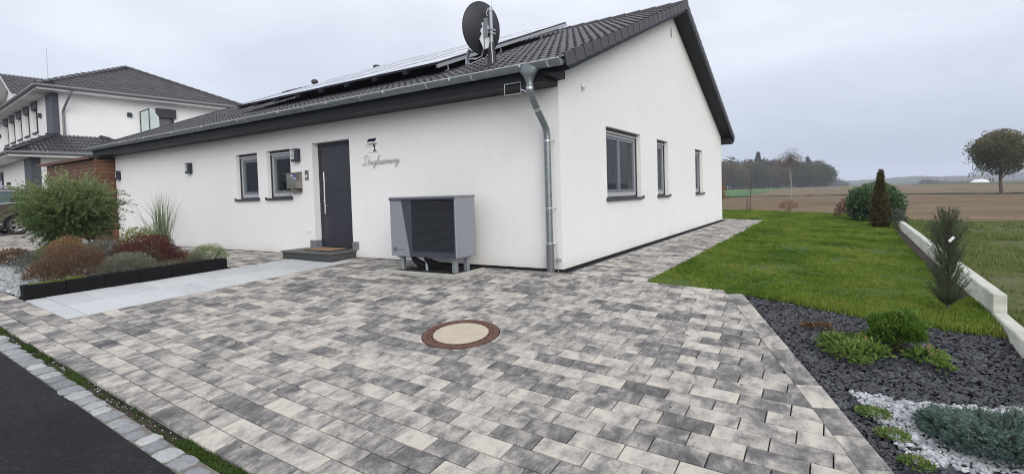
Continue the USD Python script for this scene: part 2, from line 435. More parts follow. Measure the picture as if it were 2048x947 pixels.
M['granite_slab'] = MAT('pale_granite_slab', {
    'g': ('geometry', {}), 'a': ('attribute', {'attribute': 'tone'}), 'n': ('noise_texture', {'scale': 5.0, 'detail': 6.0, 'roughness': 0.7}), 'n2': ('noise_texture', {'scale': 140.0, 'detail': 3.0, 'roughness': 0.8}),
    't': ('math', {'math_type': 'multiply_add', 'value2': 0.45}), 't2': ('math', {'math_type': 'multiply_add', 'value2': 0.30}), 'k': ('math', {'math_type': 'multiply', 'value2': 0.25}),
    'r': ('rgb_ramp', {'ramp': [(0.25, (0.36, 0.37, 0.38)), (0.5, (0.46, 0.475, 0.485)), (0.75, (0.56, 0.575, 0.58))]}), 'b': ('bump', {'strength': 0.3, 'distance': 0.004}), 'p': ('principled_bsdf', {'roughness': 0.75}),
}, [('g.position', 'n.vector'), ('g.position', 'n2.vector'), ('a.fac', 'k.value1'), ('n.fac', 't.value1'), ('k.value', 't.value3'), ('n2.fac', 't2.value1'), ('t.value', 't2.value3'), ('t2.value', 'r.fac'), ('r.color', 'p.base_color'), ('n2.fac', 'b.height'), ('b.normal', 'p.normal')], 'p.BSDF')
M['joint_sand'] = plain('joint_sand', (0.016, 0.0155, 0.011), 0.95, var=0.35, scale=10, bump=0.6, bscale=90)
M['sett'] = MAT('granite_sett', {
    'g': ('geometry', {}), 'a': ('attribute', {'attribute': 'tone'}),
    'n': ('noise_texture', {'scale': 34.0, 'detail': 5.0, 'roughness': 0.7}), 'v': ('voronoi_texture', {'scale': 160.0}),
    'ad': ('math', {'math_type': 'multiply_add', 'value2': 0.5}), 'sc': ('math', {'math_type': 'multiply', 'value2': 0.5}),
    'r': ('rgb_ramp', {'ramp': [(0.25, (0.16, 0.17, 0.18)), (0.5, (0.28, 0.29, 0.30)), (0.75, (0.42, 0.425, 0.42))]}),
    'b': ('bump', {'strength': 0.8, 'distance': 0.01}),
    'p': ('principled_bsdf', {'roughness': 0.85}),
}, [('g.position', 'n.vector'), ('g.position', 'v.vector'), ('a.fac', 'sc.value1'), ('n.fac', 'ad.value1'), ('sc.value', 'ad.value3'), ('ad.value', 'r.fac'), ('r.color', 'p.base_color'), ('n.fac', 'b.height'), ('b.normal', 'p.normal')], 'p.BSDF')
M['asphalt'] = MAT('asphalt', {
    'g': ('geometry', {}), 'n': ('noise_texture', {'scale': 0.9, 'detail': 6.0, 'roughness': 0.65}), 'n2': ('noise_texture', {'scale': 190.0, 'detail': 3.0, 'roughness': 0.8}), 'v': ('voronoi_texture', {'scale': 75.0}), 'nd': ('noise_texture', {'scale': 26.0, 'detail': 4.0, 'roughness': 0.7}),
    'r': ('rgb_ramp', {'ramp': [(0.28, (0.0080, 0.0085, 0.011)), (0.5, (0.0145, 0.015, 0.0175)), (0.74, (0.024, 0.0245, 0.027))]}),
    'r2': ('rgb_ramp', {'ramp': [(0.40, (0.45, 0.45, 0.47)), (0.58, (1.15, 1.15, 1.15)), (0.70, (3.2, 3.15, 3.1))]}),
    'rv': ('rgb_ramp', {'ramp': [(0.0, (2.4, 2.35, 2.3)), (0.10, (1.0, 1.0, 1.0))]}),
    'rd': ('rgb_ramp', {'ramp': [(0.40, (0.80, 0.80, 0.82)), (0.55, (1.05, 1.05, 1.05)), (0.66, (1.9, 1.85, 1.75))]}),
    'mx': ('mix', {'mix_type': 'multiply', 'fac': 0.9}), 'my': ('mix', {'mix_type': 'multiply', 'fac': 0.8}), 'mz': ('mix', {'mix_type': 'multiply', 'fac': 1.0}), 'b': ('bump', {'strength': 0.9, 'distance': 0.008}), 'p': ('principled_bsdf', {'roughness': 0.85, 'specular_ior_level': 0.3}),
}, [('g.position', 'n.vector'), ('g.position', 'n2.vector'), ('g.position', 'v.vector'), ('g.position', 'nd.vector'), ('n.fac', 'r.fac'), ('n2.fac', 'r2.fac'), ('v.distance', 'rv.fac'), ('nd.fac', 'rd.fac'), ('r.color', 'mx.color1'), ('r2.color', 'mx.color2'), ('mx.color', 'my.color1'), ('rv.color', 'my.color2'), ('my.color', 'mz.color1'), ('rd.color', 'mz.color2'), ('mz.color', 'p.base_color'), ('n2.fac', 'b.height'), ('b.normal', 'p.normal')], 'p.BSDF')
M['paver'] = MAT('cloudy_concrete_paver', {
    'g': ('geometry', {}), 'a': ('attribute', {'attribute': 'tone'}),
    'off': ('combine_xyz', {}), 'k1': ('math', {'math_type': 'multiply', 'value2': 91.7}), 'k2': ('math', {'math_type': 'multiply', 'value2': 57.3}), 'k3': ('math', {'math_type': 'multiply', 'value2': 33.1}),
    'add': ('vector_math', {'math_type': 'add'}),
    'm': ('mapping', {'scale': (1.0, 0.62, 1.0)}),
    'n': ('noise_texture', {'scale': 6.8, 'detail': 8.0, 'roughness': 0.68, 'distortion': 0.3}),
    'nf': ('noise_texture', {'scale': 75.0, 'detail': 4.0, 'roughness': 0.7}),
    'fr': ('math', {'math_type': 'fraction'}), 'f7': ('math', {'math_type': 'multiply', 'value2': 7.31}),
    'ts': ('math', {'math_type': 'multiply_add', 'value2': 0.24, 'value3': -0.122}),
    'nn': ('math', {'math_type': 'multiply_add', 'value2': 0.24, 'value3': -0.122}),
    's1': ('math', {'math_type': 'add'}), 's2': ('math', {'math_type': 'add'}),
    'r': ('rgb_ramp', {'ramp': [(0.27, (0.085, 0.083, 0.083)), (0.38, (0.150, 0.145, 0.142)), (0.455, (0.232, 0.220, 0.208)), (0.53, (0.345, 0.321, 0.294)), (0.66, (0.50, 0.463, 0.408))]}),
    'b': ('bump', {'strength': 0.35, 'distance': 0.004}),
    'p': ('principled_bsdf', {'roughness': 0.82, 'specular_ior_level': 0.3}),
}, [('a.fac', 'k1.value1'), ('a.fac', 'k2.value1'), ('a.fac', 'k3.value1'), ('k1.value', 'off.x'), ('k2.value', 'off.y'), ('k3.value', 'off.z'),
    ('g.position', 'add.vector1'), ('off.vector', 'add.vector2'), ('add.vector', 'm.vector'), ('m.vector', 'n.vector'), ('g.position', 'nf.vector'),
    ('a.fac', 'f7.value1'), ('f7.value', 'fr.value1'), ('fr.value', 'ts.value1'), ('nf.fac', 'nn.value1'), ('n.fac', 's1.value1'), ('ts.value', 's1.value2'), ('s1.value', 's2.value1'), ('nn.value', 's2.value2'), ('s2.value', 'r.fac'),
    ('r.color', 'p.base_color'), ('nf.fac', 'b.height'), ('b.normal', 'p.normal')], 'p.BSDF')
M['rust_iron'] = plain('rusty_cast_iron', (0.105, 0.052, 0.036), 0.8, 0.0, var=0.35, scale=22, bump=0.5, bscale=120)
M['cover_concrete'] = plain('cover_concrete', (0.46, 0.40, 0.31), 0.85, var=0.1, scale=9, bump=0.3, bscale=120)


def ground_mat(name, stops, scale, fine, rough=0.95, bump=0.8, stretch=(1, 1, 1)):
    return MAT(name, {
        'g': ('geometry', {}), 'm': ('mapping', {'scale': stretch}),
        'n': ('noise_texture', {'scale': scale, 'detail': 7.0, 'roughness': 0.65}), 'n2': ('noise_texture', {'scale': fine, 'detail': 4.0, 'roughness': 0.7}),
        'mx': ('math', {'math_type': 'multiply_add', 'value2': 0.5}), 'h': ('math', {'math_type': 'multiply', 'value2': 0.5}),
        'r': ('rgb_ramp', {'ramp': stops}), 'b': ('bump', {'strength': bump, 'distance': 0.03}), 'p': ('principled_bsdf', {'roughness': rough, 'specular_ior_level': 0.2}),
    }, [('g.position', 'm.vector'), ('m.vector', 'n.vector'), ('m.vector', 'n2.vector'), ('n.fac', 'h.value1'), ('n2.fac', 'mx.value1'), ('h.value', 'mx.value3'), ('mx.value', 'r.fac'), ('r.color', 'p.base_color'), ('n2.fac', 'b.height'), ('b.normal', 'p.normal')], 'p.BSDF')


M['ground'] = ground_mat('bare_ground', [(0.3, (0.06, 0.05, 0.035)), (0.7, (0.12, 0.10, 0.07))], 0.8, 9)
M['lawn'] = ground_mat('lawn_ground', [(0.3, (0.045, 0.070, 0.014)), (0.5, (0.065, 0.11, 0.018)), (0.7, (0.09, 0.12, 0.03))], 0.9, 25)
M['meadow'] = ground_mat('rough_meadow', [(0.3, (0.050, 0.055, 0.024)), (0.45, (0.080, 0.098, 0.032)), (0.56, (0.100, 0.098, 0.044)), (0.70, (0.12, 0.090, 0.052))], 0.55, 7, stretch=(0.6, 1.0, 1))
M['stubble'] = ground_mat('stubble_field', [(0.34, (0.055, 0.036, 0.020)), (0.46, (0.110, 0.075, 0.042)), (0.55, (0.165, 0.118, 0.068)), (0.66, (0.29, 0.225, 0.135))], 0.55, 3.4, stretch=(0.12, 1.3, 1))
M['stubble_far'] = ground_mat('far_field', [(0.3, (0.115, 0.084, 0.050)), (0.7, (0.190, 0.146, 0.088))], 0.05, 0.6, stretch=(0.35, 1.0, 1), bump=0.2)
M['crop'] = ground_mat('green_crop', [(0.3, (0.055, 0.125, 0.040)), (0.7, (0.080, 0.165, 0.052))], 0.1, 1.5, bump=0.3)
M['strip'] = ground_mat('grass_balk', [(0.3, (0.050, 0.052, 0.028)), (0.7, (0.080, 0.078, 0.042))], 0.3, 3)
M['track'] = ground_mat('chalky_track', [(0.3, (0.27, 0.27, 0.21)), (0.7, (0.34, 0.34, 0.27))], 0.3, 3, bump=0.2)
M['slate_bed'] = ground_mat('slate_fines', [(0.3, (0.012, 0.013, 0.016)), (0.7, (0.028, 0.030, 0.035))], 4, 40)
M['white_bed'] = ground_mat('pale_grit', [(0.3, (0.10, 0.10, 0.10)), (0.7, (0.24, 0.24, 0.24))], 4, 40)
M['hill'] = ground_mat('wooded_hill', [(0.3, (0.030, 0.040, 0.026)), (0.7, (0.065, 0.070, 0.044))], 0.02, 0.12, bump=0.3)


def stones(name, ramp, rough=0.8):
    return MAT(name, {
        'o': ('object_info', {}), 'g': ('geometry', {}), 'n': ('noise_texture', {'scale': 60.0, 'detail': 3.0}),
        'h': ('math', {'math_type': 'multiply', 'value2': 0.3}), 'm': ('math', {'math_type': 'multiply_add', 'value2': 0.7}),
        'r': ('rgb_ramp', {'ramp': ramp}), 'p': ('principled_bsdf', {'roughness': rough, 'specular_ior_level': 0.5}),
    }, [('g.position', 'n.vector'), ('n.fac', 'h.value1'), ('o.random', 'm.value1'), ('h.value', 'm.value3'), ('m.value', 'r.fac'), ('r.color', 'p.base_color')], 'p.BSDF')


M['slate'] = stones('slate_chips', [(0.0, (0.014, 0.015, 0.019)), (0.55, (0.034, 0.036, 0.043)), (1.0, (0.085, 0.088, 0.098))], 0.5)
M['white_stone'] = stones('white_marble_chips', [(0.0, (0.17, 0.18, 0.195)), (0.5, (0.36, 0.375, 0.39)), (1.0, (0.66, 0.67, 0.68))], 0.6)
M['grey_stone'] = stones('grey_granite_chips', [(0.0, (0.14, 0.15, 0.155)), (0.5, (0.29, 0.31, 0.315)), (1.0, (0.46, 0.48, 0.48))], 0.7)
M['black_stone'] = stones('basalt_chips', [(0.0, (0.006, 0.006, 0.008)), (1.0, (0.028, 0.029, 0.033))], 0.6)


def grass_mat(name, ramp):
    return MAT(name, {
        'o': ('object_info', {}), 'g': ('geometry', {}), 'n': ('noise_texture', {'scale': 0.9, 'detail': 4.0, 'roughness': 0.6}),
        'h': ('math', {'math_type': 'multiply_add', 'value2': 1.25, 'value3': -0.30}), 'm': ('math', {'math_type': 'multiply_add', 'value2': 0.35}),
        'r': ('rgb_ramp', {'ramp': ramp}), 'p': ('principled_bsdf', {'roughness': 0.6, 'specular_ior_level': 0.25}), 't': ('translucent_bsdf', {}), 'x': ('mix_closure', {'fac': 0.35}),
    }, [('g.position', 'n.vector'), ('n.fac', 'h.value1'), ('o.random', 'm.value1'), ('h.value', 'm.value3'), ('m.value', 'r.fac'), ('r.color', 'p.base_color'), ('r.color', 't.color'), ('p.BSDF', 'x.closure1'), ('t.BSDF', 'x.closure2')], 'x.closure')


M['grass'] = grass_mat('lawn_grass', [(0.0, (0.032, 0.066, 0.010)), (0.30, (0.062, 0.125, 0.013)), (0.50, (0.130, 0.205, 0.022)), (0.70, (0.205, 0.255, 0.042)), (1.0, (0.32, 0.28, 0.10))])
M['gap_weed'] = grass_mat('gap_weed', [(0.0, (0.020, 0.038, 0.010)), (0.5, (0.045, 0.085, 0.014)), (1.0, (0.10, 0.14, 0.03))])
M['rough_grass'] = grass_mat('meadow_grass', [(0.05, (0.075, 0.105, 0.030)), (0.5, (0.125, 0.17, 0.045)), (1.0, (0.23, 0.225, 0.10))])
M['bark'] = plain('bark_brown', (0.085, 0.065, 0.05), 0.9, var=0.35, scale=20, bump=0.7, bscale=40, stretch=(1, 1, 0.3))
M['birch_bark'] = plain('birch_bark', (0.27, 0.26, 0.24), 0.8, var=0.5, scale=5, stretch=(0.4, 0.4, 3))
M['stake'] = plain('stake_wood', (0.12, 0.085, 0.06), 0.9, var=0.3, scale=10)
M['willow'] = leafy('willow_leaf', [(0.0, (0.030, 0.058, 0.018)), (0.5, (0.090, 0.138, 0.044)), (0.85, (0.175, 0.225, 0.085)), (1.0, (0.32, 0.33, 0.19))])
M['rust_leaf'] = leafy('rusty_spirea_leaf', [(0.0, (0.055, 0.030, 0.018)), (0.5, (0.088, 0.052, 0.032)), (0.85, (0.160, 0.092, 0.054)), (1.0, (0.12, 0.125, 0.060))])
M['orange_leaf'] = leafy('orange_autumn_leaf', [(0.0, (0.07, 0.032, 0.018)), (0.6, (0.19, 0.080, 0.040)), (1.0, (0.27, 0.15, 0.075))])
M['red_leaf'] = leafy('dark_red_leaf', [(0.0, (0.022, 0.006, 0.008)), (0.6, (0.070, 0.014, 0.016)), (1.0, (0.12, 0.04, 0.03))])
M['lavender'] = leafy('lavender_leaf', [(0.0, (0.06, 0.07, 0.055)), (0.6, (0.14, 0.16, 0.115)), (1.0, (0.25, 0.25, 0.20))])
M['grey_shrub'] = leafy('grey_green_leaf', [(0.0, (0.030, 0.040, 0.032)), (0.6, (0.075, 0.095, 0.075)), (1.0, (0.13, 0.14, 0.11))])
M['yellow_leaf'] = leafy('yellow_green_leaf', [(0.0, (0.06, 0.09, 0.02)), (0.6, (0.15, 0.19, 0.05)), (1.0, (0.26, 0.26, 0.09))])
M['miscanthus'] = leafy('ornamental_grass_blade', [(0.0, (0.09, 0.13, 0.06)), (0.6, (0.20, 0.25, 0.14)), (1.0, (0.42, 0.42, 0.30))])
M['laurel'] = leafy('laurel_leaf', [(0.0, (0.008, 0.022, 0.010)), (0.5, (0.024, 0.064, 0.024)), (0.8, (0.075, 0.135, 0.052)), (1.0, (0.14, 0.20, 0.10))], 0.4, 0.15, 0.5)
M['thuja_brown'] = leafy('browned_thuja_spray', [(0.0, (0.024, 0.020, 0.010)), (0.45, (0.080, 0.062, 0.025)), (0.65, (0.130, 0.085, 0.036)), (0.82, (0.070, 0.090, 0.030)), (1.0, (0.11, 0.13, 0.045))])
M['pine'] = leafy('dark_conifer_needle', [(0.0, (0.016, 0.028, 0.016)), (0.5, (0.055, 0.082, 0.042)), (0.9, (0.115, 0.145, 0.080)), (1.0, (0.15, 0.15, 0.085))])
M['cypress'] = leafy('green_cypress_spray', [(0.0, (0.010, 0.030, 0.005)), (0.4, (0.036, 0.090, 0.010)), (0.75, (0.095, 0.175, 0.022)), (1.0, (0.16, 0.24, 0.05))])
M['juniper'] = leafy('blue_juniper_needle', [(0.0, (0.022, 0.044, 0.040)), (0.5, (0.085, 0.140, 0.120)), (0.9, (0.19, 0.26, 0.22)), (1.0, (0.24, 0.29, 0.23))])
M['weed'] = leafy('weed_leaf', [(0.0, (0.035, 0.065, 0.014)), (0.5, (0.085, 0.15, 0.028)), (0.9, (0.17, 0.24, 0.055)), (1.0, (0.23, 0.15, 0.07))])
M['brown_leaf'] = leafy('brown_leaf', [(0.0, (0.05, 0.028, 0.018)), (0.6, (0.12, 0.065, 0.038)), (1.0, (0.19, 0.11, 0.06))])
M['autumn_tree'] = leafy('autumn_tree_leaf', [(0.0, (0.030, 0.042, 0.022)), (0.5, (0.085, 0.098, 0.036)), (0.8, (0.150, 0.115, 0.058)), (1.0, (0.18, 0.105, 0.075))])
M['wood_green'] = leafy('wood_green_leaf', [(0.0, (0.025, 0.036, 0.022)), (0.6, (0.056, 0.078, 0.030)), (1.0, (0.098, 0.112, 0.045))])
M['wood_dark'] = leafy('wood_dark_leaf', [(0.0, (0.016, 0.024, 0.020)), (0.6, (0.036, 0.048, 0.036)), (1.0, (0.06, 0.07, 0.05))])
M['wood_rust'] = leafy('wood_rust_leaf', [(0.0, (0.045, 0.036, 0.024)), (0.6, (0.112, 0.072, 0.034)), (1.0, (0.16, 0.108, 0.05))])
M['wood_yellow'] = leafy('wood_yellow_leaf', [(0.0, (0.05, 0.05, 0.026)), (0.6, (0.105, 0.100, 0.048)), (1.0, (0.15, 0.14, 0.07))])
M['birch_leaf'] = leafy('birch_autumn_leaf', [(0.0, (0.06, 0.046, 0.035)), (0.6, (0.085, 0.058, 0.045)), (1.0, (0.13, 0.095, 0.065))])
M['shed'] = MAT('stained_shed_board', {
    'g': ('geometry', {}), 'a': ('attribute', {'attribute': 'tone'}), 'm': ('mapping', {'scale': (0.6, 0.6, 14.0)}), 'n': ('noise_texture', {'scale': 5.0, 'detail': 5.0}),
    'h': ('math', {'math_type': 'multiply', 'value2': 0.6}), 'ad': ('math', {'math_type': 'multiply_add', 'value2': 0.4}),
    'r': ('rgb_ramp', {'ramp': [(0.2, (0.075, 0.032, 0.018)), (0.5, (0.125, 0.054, 0.030)), (0.8, (0.18, 0.082, 0.046))]}), 'p': ('principled_bsdf', {'roughness': 0.7}),
}, [('g.position', 'm.vector'), ('m.vector', 'n.vector'), ('n.fac', 'h.value1'), ('a.fac', 'ad.value1'), ('h.value', 'ad.value3'), ('ad.value', 'r.fac'), ('r.color', 'p.base_color')], 'p.BSDF')
M['cladding'] = plain('slate_cladding', (0.050, 0.056, 0.072), 0.55, var=0.35, scale=3, stretch=(1, 1, 5))
M['glazed_tile'] = plain('glazed_black_tile', (0.032, 0.032, 0.038), 0.28, var=0.25, scale=2)
M['white_board'] = plain('white_soffit_board', (0.72, 0.72, 0.72), 0.6, var=0.03)
M['grey_gutter'] = plain('grey_gutter', (0.16, 0.165, 0.18), 0.45, 0.3, var=0.06)
M['car_paint'] = plain('bronze_car_paint', (0.105, 0.092, 0.078), 0.3, 0.6, var=0.03, coat=1.0)
M['car_black'] = plain('car_black_plastic', (0.015, 0.015, 0.016), 0.5)
M['car_glass'] = plain('car_tinted_glass', (0.025, 0.055, 0.055), 0.06, var=0.02, coat=1.0)
M['chrome'] = plain('chrome_trim', (0.75, 0.76, 0.77), 0.12, 1.0, var=0.02)
M['tyre'] = plain('tyre_rubber', (0.018, 0.018, 0.019), 0.85)
M['rim'] = plain('alloy_rim', (0.55, 0.56, 0.57), 0.3, 0.8, var=0.03)
M['red_lens'] = plain('tail_lamp_red', (0.25, 0.012, 0.012), 0.15, coat=1.0)
M['skin'] = plain('skin', (0.45, 0.29, 0.22), 0.6)
M['jacket_dark'] = plain('dark_jacket', (0.035, 0.028, 0.05), 0.8)
M['jacket_grey'] = plain('grey_blue_jacket', (0.13, 0.13, 0.19), 0.8)
M['trousers'] = plain('dark_trousers', (0.03, 0.03, 0.04), 0.85)
M['hair'] = plain('dark_hair', (0.03, 0.022, 0.018), 0.7)
M['white_sheet'] = plain('white_sheeting', (0.70, 0.71, 0.73), 0.6, var=0.05)
M['tag_white'] = plain('white_plant_tag', (0.78, 0.78, 0.78), 0.5)


# ------------------------------------------------------------------ ground, fields, road
def project(p):
    q = (np.atleast_2d(p) - CAM) @ np.stack([_r, _u, _f]).T
    return 1024 + F_PX * q[:, 0] / q[:, 2], 424 - F_PX * q[:, 1] / q[:, 2], q[:, 2]


def shown_size(p, area):
    """Roughly how large a small level piece shows in the photograph (0 when outside)."""
    x, y, d = project(p)
    ok = (d > 0.3) & (x > -40) & (x < 2090) & (y > -40) & (y < 990)
    return np.where(ok, area * F_PX ** 2 / np.maximum(d, 0.3) ** 3, 0.0)


YE = -5.10                      # front edge of the paving
YK = -5.33                      # road side of the setts
# one sheet to the horizon, under everything else
gpoly = sbox(-60, -40, 60, 75)
struct('ground', sheet(gpoly, 2.5, -0.16), M['ground'])
ring = Polygon([polar(a, 1500) for a in range(0, 360, 5)], [list(sbox(-59, -39, 59, 74).exterior.coords)])
v, f = sheet(ring, 60, -0.17, zf=fz)
struct('ground', (v, f), M['stubble_far'])
struct('road', sheet(sbox(-40, -11.5, 30, YK), 0.6, -0.005), M['asphalt'], bump if False else None)
# fields
L = [far(px, d) for px, d in ((1380, 78), (1445, 74), (1582, 71), (1700, 66), (1850, 60), (2005, 52.5), (2200, 47), (2500, 42))]
brown = Polygon([(-9, 20.5), (2.9, 19.9), (4.9, 18.6), (6, 17.5), (12, 16.6), (40, 15)] + L[::-1] + [(-18, 60)])
struct('stubble_field', sheet(brown, 1.6, 0.0, bump=0.10, seed=3), M['stubble'])
L2 = [far(px, d + w) for (px, d), w in zip(((1380, 78), (1445, 74), (1582, 71), (1700, 66), (1850, 60), (2005, 52.5), (2200, 47), (2500, 42)), (3.5, 3.5, 3, 2.5, 2.5, 3.5, 3, 3))]
struct('grass_balk', sheet(Polygon(L + L2[::-1]), 2, 0.05, bump=0.2, seed=5), M['strip'])
far_poly = Polygon(L2 + [far(2500, 200), far(2200, 255), far(2000, 275), far(1700, 290), far(1450, 290), far(1380, 290)])
struct('far_field', sheet(far_poly, 7, 0.02), M['stubble_far'])
crop_poly = Polygon([far(1380, 82), far(1445, 79), far(1497, 77.5), far(1512, 95), far(1545, 150), far(1588, 225), far(1500, 235), far(1380, 240)])
struct('green_crop_field', sheet(crop_poly, 4, 0.07), M['crop'])
track_poly = Polygon([far(px, d) for px, d in ((1840, 152), (1900, 138), (1960, 128), (2048, 112), (2200, 96), (2200, 99), (2048, 116), (1960, 133.5), (1900, 145), (1840, 162))])
struct('field_track', sheet(track_poly, 3, 0.08), M['track'])
bank_poly = Polygon([far(px, d) for px, d in ((1830, 176), (1900, 150), (1960, 138), (2048, 120), (2200, 103), (2300, 150), (2100, 250), (1830, 270))])
struct('grass_bank', sheet(bank_poly, 5, 0.09), M['meadow'])
meadow = Polygon([(4.80, -6), (4.80, 0), (5.08, 11.5), (5.18, 16.6), (4.9, 18.3), (6, 17.3), (12, 16.4), (40, 14.8), (40, -6)])
struct('meadow', sheet(meadow, 0.35, 0.004, bump=0.10, seed=8), M['meadow'])


def ridge(name, a0, a1, dist, base, tops, mat, depth=160.0, seed=0, rough=3.0):
    """A long wooded rise: a real ridge with a front slope, a crest and a back slope."""
    n = 120
    az = np.linspace(a0, a1, n)
    h = np.interp(az, [t[0] for t in tops], [t[1] for t in tops])
    rows = []
    for k, (dd, hh) in enumerate(((-depth, 0.0), (-depth * 0.55, 0.55), (-depth * 0.2, 0.9), (0, 1.0), (depth * 0.4, 0.8), (depth, 0.0))):
        d = dist + dd
        x = CAM[0] + d * np.sin(np.radians(az)); y = CAM[1] + d * np.cos(np.radians(az))
        b = (meshkit.fbm(np.stack([az * 9, np.full(n, k * 3.1), np.zeros(n)], -1), 4, seed) - 0.5) * rough * hh
        rows.append(np.column_stack([x, y, base + h * hh + b]))
    v = np.vstack(rows)
    i, j = np.meshgrid(np.arange(5), np.arange(n - 1), indexing='ij')
    q = np.stack([i * n + j, i * n + j + 1, (i + 1) * n + j + 1, (i + 1) * n + j], -1).reshape(-1, 4)
    struct(name, (v, q[:, ::-1]), mat, smooth=True)


ridge('hills', -8, 26, 1150, -12, [(-8, 18), (0, 18.5), (3, 20.5), (6, 23.5), (8, 21), (10, 21), (14, 25), (26, 34)], M['hill'], 200, 2, 2.5)
ridge('hills', -12, 20, 820, -9, [(-12, 10), (-0.6, 11), (1.0, 10.5), (3, 9.0), (5.2, 9.5), (7.5, 11.5), (9.0, 9.5), (11, 9.0), (20, 12)], M['hill'], 90, 7, 2.0)

# ------------------------------------------------------------------ paving
rg = rng_of(11)
PL, PW, GAP = 0.331, 0.1655, 0.0086


def paver_mesh(poly, rot_seed, th=0.05, ch=0.005):
    """A paver from its outline: chamfered top, slight tilt, own height."""
    r = rng_of(rot_seed)
    poly = shapely.geometry.polygon.orient(poly, 1.0)
    o = np.array(poly.exterior.coords)[:-1]
    keep = np.linalg.norm(np.roll(o, -1, 0) - o, axis=1) > 1e-4
    o = o[keep]
    n = len(o)
    c = o.mean(0)
    e1 = np.roll(o, -1, 0) - o; e1 /= np.linalg.norm(e1, axis=1, keepdims=True)
    e0 = np.roll(e1, 1, 0)
    nrm = np.stack([-(e0 + e1)[:, 1], (e0 + e1)[:, 0]], 1)
    nl = np.linalg.norm(nrm, axis=1, keepdims=True); nrm /= np.maximum(nl, 1e-6)
    cosh = np.clip((np.stack([-e1[:, 1], e1[:, 0]], 1) * nrm).sum(1), 0.35, 1)[:, None]
    i = o + nrm * ch / cosh
    h, tx, ty = r.normal(0, 0.0012), r.normal(0, 0.004), r.normal(0, 0.006)
    z = lambda p: gz(p[:, 0], p[:, 1]) + h + (p - c) @ np.array([tx, ty])
    v = np.vstack([np.column_stack([i, z(i)]), np.column_stack([o, z(o) - ch * 0.8]), np.column_stack([o, z(o) - th])])
    k = np.arange(n); k1 = (k + 1) % n
    f = [np.stack([n + k, n + k1, k1], 1), np.stack([n + k, k1, k], 1), np.stack([2 * n + k, 2 * n + k1, n + k1], 1), np.stack([2 * n + k, n + k1, n + k], 1)]
    if poly.convex_hull.area - poly.area < 1e-6:
        kk = np.arange(1, n - 1)
        f.append(np.stack([0 * kk, kk, kk + 1], 1))
    else:
        try:
            tv, tf = trimesh.creation.triangulate_polygon(Polygon(o), engine='earcut')
            tr = np.array([np.argmin(((o - q) ** 2).sum(1)) for q in tv])
            tf = tr[np.asarray(tf)]
            a, b, cc = o[tf[:, 0]], o[tf[:, 1]], o[tf[:, 2]]
            s = (b - a)[:, 0] * (cc - a)[:, 1] - (b - a)[:, 1] * (cc - a)[:, 0] < 0
            tf[s] = tf[s][:, ::-1]
            f.append(tf)
        except Exception:
            pass
    return v, np.vstack(f)


def lay(parent, region, y_start, limit=300, seed=0, bed=True, x0=None):
    """Stretcher bond over a region: the pavers that show largest as parts, the rest as one part."""
    r = rng_of(seed)
    bx = region.bounds
    k0 = int(math.floor((bx[1] - y_start) / PW)); k1 = int(math.ceil((bx[3] - y_start) / PW))
    offs = 0.0
    out = []
    shapely.prepare(region)
    inner = region.buffer(-0.003, join_style=2)
    shapely.prepare(inner)
    for k in range(k0, k1):
        offs = (k * 0.43 + r.normal(0, 0.03)) % 1.0
        ya, yb = y_start + k * PW + GAP / 2, y_start + (k + 1) * PW - GAP / 2
        for j in range(int(math.floor(bx[0] / PL)) - 2, int(math.ceil(bx[2] / PL)) + 2):
            xa = (j + offs) * PL + GAP / 2
            b = sbox(xa, ya, xa + PL - GAP, yb)
            if not shapely.intersects(inner, b):
                continue
            g = b if shapely.contains(inner, b) else shapely.intersection(b, inner)
            for q in getattr(g, 'geoms', [g]):
                if q.geom_type == 'Polygon' and q.area > 0.0012:
                    out.append(q.simplify(0.0005))
    put(parent, out, limit, seed * 100000)


def put(parent, polys, limit, seed):
    c = np.array([[p.centroid.x, p.centroid.y, float(gz(p.centroid.x, p.centroid.y))] for p in polys])
    s = shown_size(c, np.array([p.area for p in polys]))
    order = np.argsort(-s)
    rest = MB()
    r = rng_of(seed + 5)
    tones = r.random(len(polys))
    nrest = 0
    for rank, i in enumerate(order):
        mesh = paver_mesh(polys[i], seed + int(i))
        if rank < limit and s[i] > 20:
            obj('paver', mesh, M['paver'], parent, tone=float(tones[i]))
        else:
            rest.add(*mesh, tone=float(tones[i])); nrest += 1
    if nrest:
        obj('paver', rest, M['paver'], parent, kind='stuff', label='pavers too small or too many to pick apart')


MAN = (0.205, -2.74)
O0, dv = np.array([2.51, -0.25]), np.array([0.358, -0.934]); dv /= np.linalg.norm(dv)
nl = np.array([dv[1], -dv[0]])                       # towards the paving
I0 = O0 + nl * 0.172
B_end = 5.15
inner_bot = I0 + dv * B_end
drive_poly = Polygon([(-12.5, YE), (inner_bot[0], YE), tuple(I0 + dv * ((I0[1] - YE) / -dv[1] * -1 if False else (YE - I0[1]) / dv[1])), tuple(I0 + dv * 0.02), (2.28, -0.165), (1.32, -0.165), (0.235, -0.165), (0.235, -0.195), (-1.30, -0.195), (-1.30, -0.99), (-2.83, -0.99), (-2.83, -0.055), (-4.55, -0.055), (-4.55, -0.66), (-4.235, -0.66), (-4.235, -4.602), (-5.64, -4.602), (-12.5, -4.602)]).buffer(0)
drive_poly = drive_poly.difference(Point(MAN).buffer(0.397, 48))
drive = struct('driveway')
keys(drive, 'driveway of grey and cream mottled concrete pavers')
obj('sand_bed', sheet(drive_poly.buffer(0.01), 0.5, -0.030), M['joint_sand'], drive)
lay(drive, drive_poly, YE, 300, 3)
